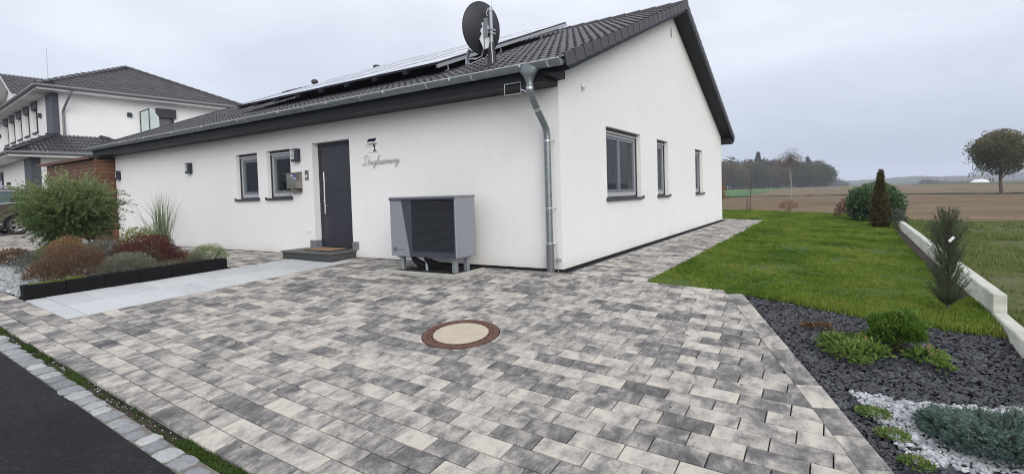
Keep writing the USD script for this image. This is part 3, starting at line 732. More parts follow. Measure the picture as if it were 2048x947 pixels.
# border course along the slate bed
polys = []
t = -0.02
while t < 4.9:
    a, b = t + GAP / 2, t + PL - GAP / 2
    P = [O0 + dv * a, O0 + dv * b, I0 + dv * b, I0 + dv * a]
    g = Polygon([tuple(q) for q in P]).intersection(sbox(-9, YE, 9, -0.17))
    if g.area > 0.002:
        polys.append(g)
    t += PL
border = struct('paving_border')
keys(border, 'single border course of pavers along the slate bed')
obj('sand_bed', sheet(Polygon([tuple(O0 - nl * 0.01), tuple(O0 + dv * 5.2 - nl * 0.01), tuple(I0 + dv * 5.2 + nl * 0.01), tuple(I0 + nl * 0.01)]), 0.4, -0.014), M['joint_sand'], border)
put(border, polys, 300, 777)
# side path along the gable
path_poly = Polygon([(0.20, -0.16), (1.32, -0.16), (1.32, 13.3), (-0.5, 13.3), (-0.5, 13.07), (0.20, 13.07)])
side = struct('side_path')
keys(side, 'path of grey pavers along the gable wall')
obj('sand_bed', sheet(path_poly.buffer(0.01), 0.5, -0.014), M['joint_sand'], side)
lay(side, path_poly, YE, 300, 4)
# forecourt left of the granite walk and the parking area beyond
BED = Polygon([(-5.62, -4.56), (-5.62, -1.88), (-7.6, -1.35), (-11.2, -1.2), (-12.2, -2.4), (-12.4, -4.56)])
fore_poly = Polygon([(-5.80, -1.84), (-5.80, -0.055), (-15.72, -0.055), (-15.72, -0.5), (-27, -0.5), (-27, -4.9), (-12.5, -4.9), (-12.5, -4.56)]).difference(BED.buffer(0.01)).difference(sbox(-6.16, -0.67, -4, 0))
fore = struct('forecourt')
keys(fore, 'paved forecourt between the plant bed, the house and the parked car')
obj('sand_bed', sheet(fore_poly.buffer(0.01), 0.6, -0.014), M['joint_sand'], fore)
lay(fore, fore_poly, YE, 300, 5)
# pale granite slab walk to the door
walk = struct('slab_walk')
keys(walk, 'walk of pale granite slabs leading to the front door')
wx = [(-5.775, -5.01), (-5.005, -4.245)]
ys = [-4.602, -4.395] + [-4.395 + 0.3725 * k for k in range(1, 12)]
obj('sand_bed', sheet(sbox(-5.79, -4.61, -4.23, -0.06), 0.5, -0.02), M['joint_sand'], walk)
n = 0
for k in range(len(ys) - 1):
    for a, b in (wx if k else [(-5.775, -4.245)]):
        g = sbox(a + 0.003, ys[k] + 0.004, b - 0.003, min(ys[k + 1], -0.06) - 0.004).difference(sbox(-6.16, -0.65, -4.5, 0.0))
        for q in getattr(g, 'geoms', [g]):
            if q.area > 0.004 and q.geom_type == 'Polygon':
                obj('slab', paver_mesh(q, 9000 + n, 0.06, 0.003), M['granite_slab'], walk, tone=float(rng_of(n + 70).random())); n += 1

# granite setts along the road, weeds in the gap
kerb = struct('sett_kerb')
keys(kerb, 'row of rough granite setts between the asphalt and the paving')
obj('bed', sheet(sbox(-12.5, YK - 0.01, 4.4, YE + 0.005), 0.5, -0.045), M['soil'], kerb)
obj('mortar', sheet(sbox(-12.5, YK - 0.008, 4.4, YK + 0.138), 0.5, -0.010), plain('sett_mortar', (0.15, 0.138, 0.12), 0.9, var=0.3, scale=20), kerb)
r = rng_of(21)
x = -12.4
while x < 4.3:
    w = 0.125 + r.random() * 0.06
    dy = r.normal(0, 0.006)
    y0, y1 = YK + 0.004 + dy, YK + 0.142 + r.normal(0, 0.012)
    pts = []
    for a in np.linspace(0, 2 * np.pi, 14, endpoint=False):
        cx, cy = np.cos(a), np.sin(a)
        s = 1 / max(abs(cx), abs(cy)) ** 0.93
        pts.append((x + w / 2 + cx * s * w * 0.47 + r.normal(0, 0.004), (y0 + y1) / 2 + cy * s * (y1 - y0) * 0.49 + r.normal(0, 0.004)))
    pts = np.array(pts)
    zt = gz(pts[:, 0], pts[:, 1])
    c = pts.mean(0); zc = float(gz(*c)) + 0.006 + r.normal(0, 0.003)
    inn = c + (pts - c) * 0.72
    v = np.vstack([[[*c, zc + 0.004]], np.column_stack([inn, zc + r.normal(0, 0.003, 14)]), np.column_stack([pts, zc - 0.014 + 0 * zt]), np.column_stack([pts, zc - 0.07 + 0 * zt])])
    k = np.arange(14); k1 = (k + 1) % 14
    f = np.vstack([np.stack([0 * k, 1 + k, 1 + k1], 1)] + [q for b in (1, 15) for q in (np.stack([b + 14 + k, b + 14 + k1, b + k1], 1), np.stack([b + 14 + k, b + k1, b + k], 1))])
    obj('sett', (v, f), M['sett'], kerb, smooth=40, tone=float(r.random())) if -8.5 < x < 2.5 else None
    x += w + 0.004

# manhole cover
t = thing('manhole_cover', 'round manhole cover with rusty iron ring and beige concrete centre', 'manhole cover', (*MAN, float(gz(*MAN))))
gx, gy = (float(gz(MAN[0] + 0.3, MAN[1]) - gz(MAN[0] - 0.3, MAN[1])) / 0.6, float(gz(MAN[0], MAN[1] + 0.3) - gz(MAN[0], MAN[1] - 0.3)) / 0.6)


def tilt(mb):
    for v in mb.v:
        v[:, 2] += gx * v[:, 0] + gy * v[:, 1]
    return mb


def annulus(r0, r1, z0, z1, n=72):
    return Point(0, 0).buffer(r1, n // 4).difference(Point(0, 0).buffer(r0, n // 4)) if r0 else Point(0, 0).buffer(r1, n // 4)


obj('frame', tilt(MB().prism(annulus(0.338, 0.392, 0, 0), -0.08, 0.004)), M['rust_iron'], t)
ringp = annulus(0.283, 0.333, 0, 0)
for k in range(24):
    a = 2 * np.pi * k / 24
    hole = affinity.rotate(sbox(0.290, -0.017, 0.312, 0.017), math.degrees(a), origin=(0, 0))
    ringp = ringp.difference(hole)
obj('ring', tilt(MB().prism(ringp, -0.04, 0.002)), M['rust_iron'], t)
obj('pit', tilt(MB().prism(annulus(0, 0.336, 0, 0), -0.09, -0.045)), M['hp_black'], t)
obj('centre', tilt(MB().prism(annulus(0, 0.2815, 0, 0), -0.043, 0.005)), M['cover_concrete'], t)

# edging rail and gravel slots at the foot of the house
rail = thing('edging_rail', 'dark stone edging rail along the foot of the white walls by the downpipe', 'edging')
obj('rail', MB().bev(-1.285, 0.195, -0.185, -0.135, -0.14, -0.018, 0.006), M['rail_grey'], rail)
obj('rail', MB().bev(0.145, 0.195, -0.134, 12.95, -0.14, -0.012, 0.006), M['rail_grey'], rail)
struct('gravel_slot', sheet(Polygon([(-1.29, -0.14), (0.15, -0.14), (0.15, 12.95), (-0.1, 12.95), (-0.1, 0.1), (-1.29, 0.1)]), 0.5, -0.055, bump=0.02), M['slate_bed'])
struct('gravel_slot', sheet(Polygon([(-15.7, -0.06), (-2.83, -0.06), (-2.83, 0.1), (-15.7, 0.1)]), 0.5, -0.035, bump=0.01), M['slate_bed'])

# ------------------------------------------------------------------ beds right of the drive
EDGE = [tuple(O0 + dv * s for _ in (0,))[0] for s in np.linspace(0, 4.9, 12)]
SL_TOP = [(2.51, -0.22), (2.75, -0.33), (3.05, -0.36), (3.34, -0.50), (3.72, -0.60), (4.05, -0.56), (4.26, -0.64), (4.71, -0.70)]
W_TOP = [(3.52, -2.42), (3.68, -2.38), (3.85, -2.40), (4.1, -2.33), (4.51, -2.16), (4.8, -2.02)]
W_BOT = [(3.80, -3.20), (3.88, -3.17), (4.05, -3.15), (4.35, -3.05), (4.8, -2.95)]
E = [tuple(O0 + dv * s - nl * 0.008) for s in np.linspace(0.0, 4.9, 30)]
slate_poly = Polygon(SL_TOP + [(4.71, -5.05)] + [e for e in E[::-1]]).buffer(0)
white_poly = Polygon(W_TOP + W_BOT[::-1]).buffer(0.0).intersection(slate_poly.buffer(0.02))
struct('slate_bed', sheet(slate_poly, 0.12, -0.035, bump=0.03, seed=2), M['slate_bed'])
struct('white_gravel_bed', sheet(white_poly, 0.12, -0.012, bump=0.03, seed=2), M['white_bed'])


def scatter(poly, n, seed, keep=None):
    r = rng_of(seed)
    x0, y0, x1, y1 = poly.bounds
    p = np.column_stack([r.uniform(x0, x1, n), r.uniform(y0, y1, n)])
    shapely.prepare(poly)
    p = p[shapely.contains_xy(poly, p[:, 0], p[:, 1])]
    if keep is not None:
        p = p[r.random(len(p)) < keep(p)]
    return p


def chip(seed, flat):
    r = rng_of(seed)
    p = r.normal(size=(14, 3)); p /= np.linalg.norm(p, axis=1, keepdims=True)
    p *= np.array([1.0, 0.72 + 0.2 * r.random(), flat]) * (0.8 + 0.3 * r.random((14, 1)))
    return trimesh.convex.convex_hull(p)


unary_poly = lambda ps: shapely.union_all(ps)


def gravel(name, poly, per_m2, size, flat, mat, seed, label, cat, dz=0.0, tilt_=0.35, zf=gz, parent=None, layers=1):
    p = scatter(poly, int(per_m2 * sbox(*poly.bounds).area), seed)
    r = rng_of(seed + 1)
    n = len(p)
    s = size * np.exp(r.normal(0, 0.28, n))
    z = zf(p[:, 0], p[:, 1]) + dz + r.uniform(0, 1, n) ** 1.5 * size * 0.6
    ang = np.column_stack([r.uniform(0, 6.28, n), r.normal(0, tilt_, n), r.normal(0, tilt_, n)])
    return instancer(name, [chip(seed * 31 + k, flat) for k in range(8)], mat, np.column_stack([p, z]), ang, s, r.integers(0, 8, n), parent, label, cat)


gravel('slate_gravel', slate_poly.difference(white_poly.buffer(-0.02)), 3600, 0.0185, 0.30, M['slate'], 41, 'dark grey slate chippings covering the bed right of the drive', 'gravel', -0.02)
gravel('white_gravel', white_poly, 3600, 0.0165, 0.55, M['white_stone'], 42, 'band of white marble gravel round the blue juniper', 'gravel', 0.0)

# lawn
LAWN = Polygon([(1.325, -0.15), (2.3, -0.175), (2.49, -0.2)] + SL_TOP[1:] + [(4.75, 0.0), (5.03, 11.5), (5.2, 16.5), (4.9, 18.6), (2.9, 20.2), (-9, 20.8), (-9, 13.35), (1.325, 13.35)]).buffer(0)
struct('lawn', sheet(LAWN, 0.25, -0.012, bump=0.05, seed=4), M['lawn'])


def tuft(seed, blades, h, spread, w=0.0035, curve=0.5):
    r = rng_of(seed)
    mb = MB()
    for _ in range(blades):
        a = r.uniform(0, 6.28); b = r.uniform(0, 6.28)
        o = np.array([np.cos(b), np.sin(b), 0]) * spread * r.random()
        d = np.array([np.cos(a), np.sin(a), 0])
        s = np.array([-d[1], d[0], 0]) * w * (0.7 + 0.6 * r.random())
        hh = h * (0.55 + 0.6 * r.random()); c = curve * r.uniform(0.1, 1.0) * hh
        p0, p1, p2 = o, o + d * c * 0.3 + [0, 0, hh * 0.6], o + d * c + [0, 0, hh]
        mb.add([p0 - s, p0 + s, p1 + s * 0.8, p1 - s * 0.8, p2], [[0, 1, 2], [0, 2, 3], [3, 2, 4]])
    return mb.vf()


def grass(name, poly, n, mat, seed, label, blades, h, spread, w, keep, dz=-0.012, zf=None, hs=None, curve=0.5):
    p = scatter(poly, n, seed, keep)
    r = rng_of(seed + 1)
    m = len(p)
    s = 0.75 + 0.5 * r.random(m)
    if hs is not None:
        s = s * hs(p)
    z = (zf or land)(p[:, 0], p[:, 1]) + dz
    return instancer(name, [tuft(seed * 7 + k, blades, h, spread, w, curve) for k in range(6)], mat, np.column_stack([p, z]), np.column_stack([r.uniform(0, 6.28, m), r.normal(0, 0.1, m), r.normal(0, 0.1, m)]), s, r.integers(0, 6, m), None, label, 'grass')


dcam = lambda p: np.hypot(p[:, 0] - CAM[0], p[:, 1] - CAM[1])
patch = lambda p, f=1.3, s=3: meshkit.fbm(np.column_stack([p * f, 0 * p[:, 0]]), 3, s)
WALL_STRIP = Polygon([(4.57, 0.9), (4.70, 4.0), (4.86, 11.4), (5.04, 11.5), (4.745, 0.9)])
struct('soil_strip', sheet(WALL_STRIP, 0.2, 0.006, bump=0.03, seed=14), M['soil'])
BARE = Polygon([(3.62, 0.02), (3.72, 0.10), (3.95, 0.09), (4.02, 0.0), (3.85, -0.06), (3.68, -0.05)])
struct('bare_patch', sheet(BARE, 0.1, 0.006, bump=0.03, seed=15), M['soil'])
grass('lawn_grass', LAWN.buffer(-0.01).difference(WALL_STRIP.buffer(0.02)).difference(BARE), 150000, M['grass'], 51, 'short green lawn between the side path and the low concrete wall', 12, 0.028, 0.035, 0.0026,
      lambda p: np.clip(9.0 / dcam(p), 0.10, 1.0) * np.clip((patch(p, 1.4) - 0.30) * 6, 0.18, 1), hs=lambda p: (0.45 + 1.5 * patch(p, 1.8, 9)) * np.clip(dcam(p) / 9, 1, 1.8))
grass('lawn_edge_grass', Polygon(SL_TOP + [(4.73, 0.6), (4.1, 0.2), (3.4, -0.1), (2.6, -0.05)]).buffer(0), 5200, M['grass'], 52, 'longer unmown grass fringing the slate bed', 9, 0.055, 0.05, 0.0030, None, hs=lambda p: 0.6 + 0.7 * patch(p, 2.0, 4))
grass('meadow_grass', Polygon([(4.86, -3), (4.88, 0), (5.16, 11.5), (5.2, 17.2), (12, 16.6), (24, 15), (24, -3)]), 60000, M['rough_grass'], 53, 'rough brownish meadow grass beyond the low concrete wall', 9, 0.055, 0.07, 0.0045,
      lambda p: np.clip(8.0 / dcam(p), 0.1, 1) * np.clip((patch(p, 0.9, 6) - 0.36) * 6, 0.14, 1), dz=0.0, hs=lambda p: (0.3 + 1.5 * patch(p, 1.2, 9)) * np.clip(dcam(p) / 9, 1, 2.0))
grass('gap_weeds', sbox(-9, YK + 0.135, 4, YE - 0.002), 8000, M['gap_weed'], 54, 'green weeds in the gap between setts and paving', 7, 0.022, 0.03, 0.0030, lambda p: np.clip((patch(p, 2.6, 2) - 0.38) * 6, 0.05, 1.0), dz=-0.03, zf=gz, curve=0.9)
gravel('gap_grit', sbox(-9, YK + 0.135, 4, YE - 0.002), 500, 0.009, 0.6, M['grey_stone'], 55, 'loose grit in the weedy gap beside the setts', 'grit', -0.035)

# ------------------------------------------------------------------ the white bungalow
RZ0, RS = 3.0, 0.402                                  # tile plane above the eave line, rise per metre
YEV, YRG, YBK = -0.50, 6.46, 13.42
XL, XR = -16.02, 0.375
roof_z = lambda y: RZ0 + RS * (np.minimum(y, 2 * YRG - y) - YEV)
house = thing('bungalow', 'long white rendered bungalow with dark tiled gable roof and zinc gutter', 'house')


def window(parent, front, a, z0, z1, w, sashes=1, depth=0.115, blind=False, tone='frame_grey', pane=True):
    """A window set into a wall opening. front: in the y = 0 wall (a = left x) or in the x = 0 wall (a = near y)."""
    if front:
        o, ux, un = np.array([a, depth, z0]), np.array([1.0, 0, 0]), np.array([0, 1.0, 0])
    else:
        o, ux, un = np.array([-depth, a, z0]), np.array([0, 1.0, 0]), np.array([-1.0, 0, 0])
    uz = np.array([0, 0, 1.0]); h = z1 - z0
    B = lambda mb, a0, a1, n0, n1, c0, c1: mb.obox(o, ux, un, uz, a0, a1, n0, n1, c0, c1)
    fr = MB()
    for q in ((0.028, 0.085, 0, .07, 0.028, h - 0.07), (w - 0.085, w - 0.028, 0, .07, 0.028, h - 0.07), (0.085, w - 0.085, 0, .07, 0.028, 0.105), (0.085, w - 0.085, 0, .07, h - 0.13, h - 0.07)):
        B(fr, *q)
    win = obj('window', fr, M[tone], parent)
    rl = MB()
    B(rl, 0.0, 0.028, -0.025, .07, 0.0, h); B(rl, w - 0.028, w, -0.025, .07, 0.0, h)
    B(rl, 0.028, w - 0.028, -0.02, .07, h - 0.07, h); B(rl, 0.028, w - 0.028, 0.01, .07, 0.0, 0.028)
    obj('shutter_rail', rl, M['frame_black'], win)
    lip = MB(); B(lip, 0.03, w - 0.03, -0.032, -0.021, h - 0.085, h - 0.050)
    obj('shutter_end_bar', lip, M['frame_grey'], win)
    ws = (w - 0.17) / sashes
    for k in range(sashes):
        a0 = 0.085 + k * ws; a1 = a0 + ws
        s = MB(); t_ = 0.062
        for q in ((a0, a0 + t_, .012, .06, .105, h - .13), (a1 - t_, a1, .012, .06, .105, h - .13), (a0 + t_, a1 - t_, .012, .06, .105, .105 + t_), (a0 + t_, a1 - t_, .012, .06, h - .13 - t_, h - .13)):
            B(s, *q)
        obj('sash', s, M['frame_dark' if tone == 'frame_grey' else tone], win)
        p = MB(); B(p, a0 + t_ - 0.005, a1 - t_ + 0.005, .034, .040, .105 + t_ - .005, h - .13 - t_ + .005)
        obj('pane', p, M['glass'], win)
        if blind:
            bl = MB(); cols = 9
            for q in range(cols):
                wv = (a1 - a0 - 2 * t_) / cols
                B(bl, a0 + t_ + q * wv, a0 + t_ + (q + 1) * wv - 0.004, .16 + 0.012 * (q % 2), .17 + 0.012 * (q % 2), 0.12, h - 0.14)
            obj('curtain', bl, M['blind'], win)
    back = MB(); B(back, -0.1, w + 0.1, .42, .43, -0.1, h + 0.1)
    obj('dark_room', back, M['dark_inside'], win)
    sill = MB(); o2 = o - uz * 0.002
    sill.obox(o2, ux, un, uz, -0.045, w + 0.045, -depth - 0.05, 0.0, -0.016, -0.001)
    sill.obox(o2, ux, un, uz, -0.045, w + 0.045, -depth - 0.052, -depth - 0.046, -0.045, -0.0165)
    sill.obox(o2, ux, un, uz, -0.050, -0.0455, -depth - 0.052, -depth - 0.001, -0.042, 0.02)
    sill.obox(o2, ux, un, uz, w + 0.0455, w + 0.050, -depth - 0.052, -depth - 0.001, -0.042, 0.02)
    obj('sill', sill, M['sill'], win)
    return win


WF = [(-8.775, 1.235, 2.30, 0.905), (-7.495, 1.235, 2.30, 0.890)]
WG = [(1.825, 1.02, 2.32, 1.915, 2), (4.93, 1.02, 2.32, 0.915, 1), (8.755, 1.02, 2.32, 0.975, 1)]
DOOR = (-5.845, -4.665, 0.155, 2.35)
TH = 0.34
pf = sbox(-15.70, 0.0, -TH - 0.001, 3.00)
for a, z0, z1, w in WF:
    pf = pf.difference(sbox(a, z0 - 0.018, a + w, z1))
pf = pf.difference(sbox(DOOR[0], -0.5, DOOR[1], DOOR[3]))
obj('front_wall', MB().prism(pf, 0.0, TH, XZ), M['plaster'], house)
gp = Polygon([(0.0, 0.0), (12.90, 0.0), (12.90, roof_z(12.9) - 0.22), (YRG, roof_z(YRG) - 0.24), (0.0, roof_z(0) - 0.22)])
for a, z0, z1, w, _ in WG:
    gp = gp.difference(sbox(a, z0 - 0.018, a + w, z1))
gp = gp.difference(sbox(6.30, 4.98, 6.42, 5.20))
obj('gable_wall', MB().prism(gp, -TH, 0.0, YZ), M['plaster'], house)
obj('rear_wall', MB().box(-15.70, -TH - 0.001, 12.56, 12.90, 0, 2.99), M['plaster'], house)
gl = Polygon([(TH + 0.001, 0.0), (12.559, 0.0), (12.559, roof_z(12.56) - 0.22), (YRG, roof_z(YRG) - 0.24), (TH + 0.001, roof_z(TH) - 0.22)])
obj('left_wall', MB().prism(gl, -15.70, -15.36, YZ), M['plaster'], house)
pl = MB()
pl.box(-15.68, DOOR[0] + 0.0, 0.022, 0.30, -0.6, -0.002).box(DOOR[1], -0.022, 0.022, 0.30, -0.6, -0.002).box(-0.30, -0.022, 0.3005, 12.88, -0.6, -0.002)
obj('plinth', pl, M['plinth'], house)
for a, z0, z1, w in WF:
    window(house, True, a, z0, z1, w)
for a, z0, z1, w, n in WG:
    window(house, False, a, z0, z1, w, n, blind=(n == 2), tone='frame_grey')
# gable vent
vent = obj('gable_vent', MB().box(-0.10, -0.06, 6.30, 6.42, 4.98, 5.20), M['hp_black'], house)
for k in range(5):
    obj('vent_slat', MB().obox((-0.05, 6.305, 5.0 + 0.04 * k), (0, 1, 0), (0.8, 0, -0.6), (0.6, 0, 0.8), 0, 0.11, 0, 0.05, 0, 0.006), M['soffit'], vent)
# front door
x0, x1, z0, z1 = DOOR
dy = 0.150
fr = MB().box(x0, x0 + 0.075, dy, dy + 0.08, z0, z1).box(x1 - 0.075, x1, dy, dy + 0.08, z0, z1).box(x0 + 0.075, x1 - 0.075, dy, dy + 0.08, z1 - 0.075, z1)
door = obj('front_door', fr, M['anthracite'], house)
lf = MB().bev(x0 + 0.079, x1 - 0.079, dy + 0.004, dy + 0.07, z0 + 0.012, z1 - 0.079, 0.004)
leaf = obj('door_leaf', lf, M['door'], door)
gr = MB()
for zz in (1.36, 1.33, 1.30):
    gr.box(x0 + 0.30, x1 - 0.14, dy + 0.0015, dy + 0.0035, zz, zz + 0.006)
obj('door_groove', gr, M['anthracite'], door)
hb = MB().tube([(x0 + 0.235, dy - 0.055, 0.86), (x0 + 0.235, dy - 0.055, 1.74)], 0.017, 12)
for zz in (1.02, 1.58):
    hb.tube([(x0 + 0.235, dy + 0.004, zz), (x0 + 0.235, dy - 0.05, zz)], 0.010, 8)
obj('handle_bar', hb, M['steel'], door, smooth=40)
obj('lock', MB().tube([(x0 + 0.15, dy + 0.004, 1.14), (x0 + 0.15, dy - 0.012, 1.14)], 0.020, 14), M['steel'], door)
obj('threshold', MB().box(x0, x1, 0.02, dy + 0.08, z0 - 0.03, z0 - 0.002), M['zinc'], door)
obj('hall_wall', MB().box(x0 - 0.1, x1 + 0.1, dy + 0.2, dy + 0.21, -0.1, z1 + 0.1), M['dark_inside'], door)
for z_, h_ in ((0.148, 0.082), (0.232, 0.075)):
    for q in ((-6.02, -5.848, -0.014, -0.001), (-4.662, -4.49, -0.014, -0.001), (-5.846, -5.834, -0.012, dy - 0.001), (-4.676, -4.664, -0.012, dy - 0.001)):
        obj('base_tile', MB().bev(*q, z_, z_ + h_, 0.003), M['reveal_tile'], house)

# eave box, overhang and gable soffits
eb = MB().box(-15.98, -0.035, -0.445, -0.002, 2.725, 2.745).box(-15.98, -0.035, -0.470, -0.446, 2.718, 2.985)
obj('eave_box', eb, M['soffit'], house)
obj('eave_end', MB().box(-0.034, 0.12, -0.455, -0.006, 2.81, 2.985).box(-0.034, -0.012, -0.444, -0.006, 2.726, 2.809), M['soffit'], house)
n_ = np.array([0, -RS, 1.0]); n_ /= np.linalg.norm(n_); s_ = np.array([0, 1.0, RS]); s_ /= np.linalg.norm(s_)
SL = (YRG - YEV) * math.hypot(1, RS)
Fo, Bo = np.array([0, YEV, RZ0]), np.array([0, YBK, RZ0])
sb_ = s_ * [1, -1, 1]; nb_ = n_ * [1, -1, 1]
gs = MB()
gs.obox(Fo, (1, 0, 0), s_, n_, 0.002, XR - 0.03, 0.10, SL - 0.05, -0.20, -0.075)
gs.obox(Bo, (1, 0, 0), sb_, nb_, 0.002, XR - 0.03, 0.02, SL - 0.05, -0.20, -0.075)
obj('gable_soffit', gs, M['soffit'], house)
obj('rear_eave', MB().box(-15.98, XR - 0.04, 12.905, 13.33, 2.74, 2.93), M['soffit'], house)
bb = MB().obox(Bo, (1, 0, 0), sb_, nb_, XR - 0.029, XR - 0.004, -0.02, SL - 0.03, -0.215, -0.005)
obj('barge_board', bb, M['soffit'], house)

# roof: deck, tiles, verge and ridge pieces
dk = MB().obox(Fo, (1, 0, 0), s_, n_, XL + 0.02, XR - 0.035, 0.03, SL - 0.01, -0.07, -0.035)
dk.obox(Bo, (1, 0, 0), sb_, nb_, XL + 0.02, XR - 0.035, 0.03, SL - 0.01, -0.07, -0.035)
roof = obj('roof', dk, M['soffit'], house)
TW, TE = 0.300, 0.3375
NROW = int(SL / TE)
TE = (SL - 0.03) / NROW


def roof_tile(o, ux, us, un, w=TW, hump=0.15, amp=0.030, length=TE + 0.05, lift=0.030, n=16, slack=0.004, seed=0):
    """A double-roll tile: rolls across, a thick lower lip, the upper end tucked under the next."""
    r = rng_of(seed)
    u = np.linspace(0.0, w - slack * 0.2, n + 1)
    ph = 2 * np.pi * (u / hump - 0.25)
    h = amp * (0.5 + 0.5 * np.sin(ph)) ** 1.25
    o = np.asarray(o, float) + un * r.normal(0, 0.0012)
    low = o + ux * u[:, None] + un * (h + lift)[:, None]
    up = o + ux * u[:, None] + us * length + un * h[:, None]
    lip = o + ux * u[:, None] + us * 0.004 + un * (h + lift - 0.022)[:, None]
    bev = o + ux * u[:, None] - us * 0.000 + un * (h + lift - 0.006)[:, None]
    low = low + us * 0.007
    m = n + 1
    v = np.vstack([lip, bev, low, up])
    k = np.arange(n)
    q = np.vstack([np.stack([b * m + k, b * m + k + 1, (b + 1) * m + k + 1, (b + 1) * m + k], 1) for b in range(3)])
    return v, q


ux = np.array([1.0, 0, 0])
cols = int((XR - 0.055 - XL) / TW)
cand = []
for i in range(NROW):
    for j in range(cols):
        xa = XR - 0.058 - (j + 1) * TW
        cand.append((xa, i * TE))
cand = np.array(cand)
cen = Fo + ux * (cand[:, 0] + TW / 2)[:, None] + s_ * (cand[:, 1] + TE / 2)[:, None]
px_, py_, pd_ = project(cen)
look = CAM - cen
cosv = (look @ n_) / np.linalg.norm(look, axis=1)
size = np.where(cosv > 0, TW * TE * cosv / pd_ ** 2, 0)
under = (cen[:, 0] > -9.2) & (cen[:, 0] < -2.85) & (cand[:, 1] > 1.3) & (cand[:, 1] < 6.6)
size[under] *= 0.02
order = np.argsort(-size)
rest = MB()
r = rng_of(5)
tn = r.random(len(cand))
for rank, k in enumerate(order):
    o = Fo + ux * cand[k, 0] + s_ * cand[k, 1] - n_ * 0.030
    if rank < 300:
        v, q = roof_tile(o, ux, s_, n_, seed=int(k))
        obj('roof_tile', (v, q), M['tile'], roof, smooth=50, tone=float(tn[k])) if False else obj('roof_tile', MB().add(v, q, float(tn[k])), M['tile'], roof, smooth=True)
    else:
        v, q = roof_tile(o, ux, s_, n_, n=12, seed=int(k))
        rest.add(v, q, float(tn[k]))
for i in range(NROW):                                  # rear slope, one run of tiles per row
    for j in range(0, cols, 1):
        xa = XR - 0.058 - (j + 1) * TW
        v, q = roof_tile(Bo + ux * xa + sb_ * (i * TE) - nb_ * 0.030, ux, sb_, nb_, n=8, seed=i * 100 + j)
        rest.add(v, q[:, ::-1], float(r.random()))
obj('roof_tile', rest, M['tile'], roof, smooth=True, kind='stuff', label='roof tiles too small or too many to pick apart')
# verge tiles on the right gable: each with a top flap and a hanging side
for side_, (oo, ss, nn) in enumerate(((Fo, s_, n_), (Bo, sb_, nb_))):
    for i in range(NROW):
        a, b = i * TE - 0.015, (i + 1) * TE + 0.012
        mb = MB()
        lift = 0.004 if side_ == 0 else 0.0
        o = oo + ss * a
        ln = b - a
        mb.obox(o, ux, ss, nn, XR - 0.062, XR, 0.0, ln, 0.014, 0.034)
        v = mb.v[-1]
        mb.obox(o, ux, ss, nn, XR - 0.018, XR + 0.002, 0.0, ln, -0.150, 0.0139)
        for vv in mb.v:                                  # lower end stands a little proud of the next
            t_ = (vv - o) @ ss
            vv += nn * (0.020 * (1 - t_ / ln))[:, None] + ux * (0.006 * (1 - t_ / ln))[:, None]
        obj('verge_tile', mb, M['verge'], roof)
mb = MB()
for i in range(NROW):
    mb.obox(Fo + s_ * (i * TE), ux, s_, n_, XL - 0.01, XL + 0.05, 0, TE, -0.14, 0.04)
obj('verge_tile', mb, M['verge'], roof, label='verge tiles on the far gable', kind='stuff')
# ridge tiles
zr = float(roof_z(YRG))
x = XR + 0.01
k = 0
while x > XL:
    L_ = 0.40
    ang = np.linspace(-0.25, np.pi + 0.25, 11)
    rad0, rad1 = 0.125, 0.112
    mbr = MB()
    ring0 = np.column_stack([np.full(11, x), YRG + rad0 * np.cos(ang), zr - 0.045 + rad0 * np.sin(ang)])
    ring1 = np.column_stack([np.full(11, x - L_ - 0.03), YRG + rad1 * np.cos(ang), zr - 0.052 + rad1 * np.sin(ang)])
    ring2 = np.column_stack([np.full(11, x), YRG + (rad0 - 0.02) * np.cos(ang), zr - 0.045 + (rad0 - 0.02) * np.sin(ang)])
    v = np.vstack([ring2, ring0, ring1])
    kk = np.arange(10)
    q = np.vstack([np.stack([b * 11 + kk, b * 11 + kk + 1, (b + 1) * 11 + kk + 1, (b + 1) * 11 + kk], 1) for b in range(2)])
    mbr.add(v, q, 0.5)
    if k == 0:
        mbr.add(np.vstack([[[x - 0.002, YRG, zr - 0.06]], ring0 - [0.002, 0, 0]]), np.stack([0 * kk, kk + 1, kk + 2], 1), 0.5)
    obj('ridge_tile', mbr, M['tile'], roof, smooth=40, tone=None) if False else obj('ridge_tile', mbr, M['tile'], roof)
    x -= L_; k += 1
# ridge vents
for vx in (-14.75, -11.05):
    vt = MB()
    a = np.linspace(0, 2 * np.pi, 15)[:-1]
    vt.tube([(vx, YRG + 0.30, zr - 0.25), (vx, YRG + 0.30, zr + 0.21)], 0.075, 14)
    vt.tube([(vx, YRG + 0.30, zr + 0.22), (vx, YRG + 0.30, zr + 0.25), (vx, YRG + 0.30, zr + 0.34), (vx, YRG + 0.30, zr + 0.37)], [0.12, 0.135, 0.13, 0.08], 14)
    obj('roof_vent', vt, M['tile'], roof, smooth=40, tone=0.3)

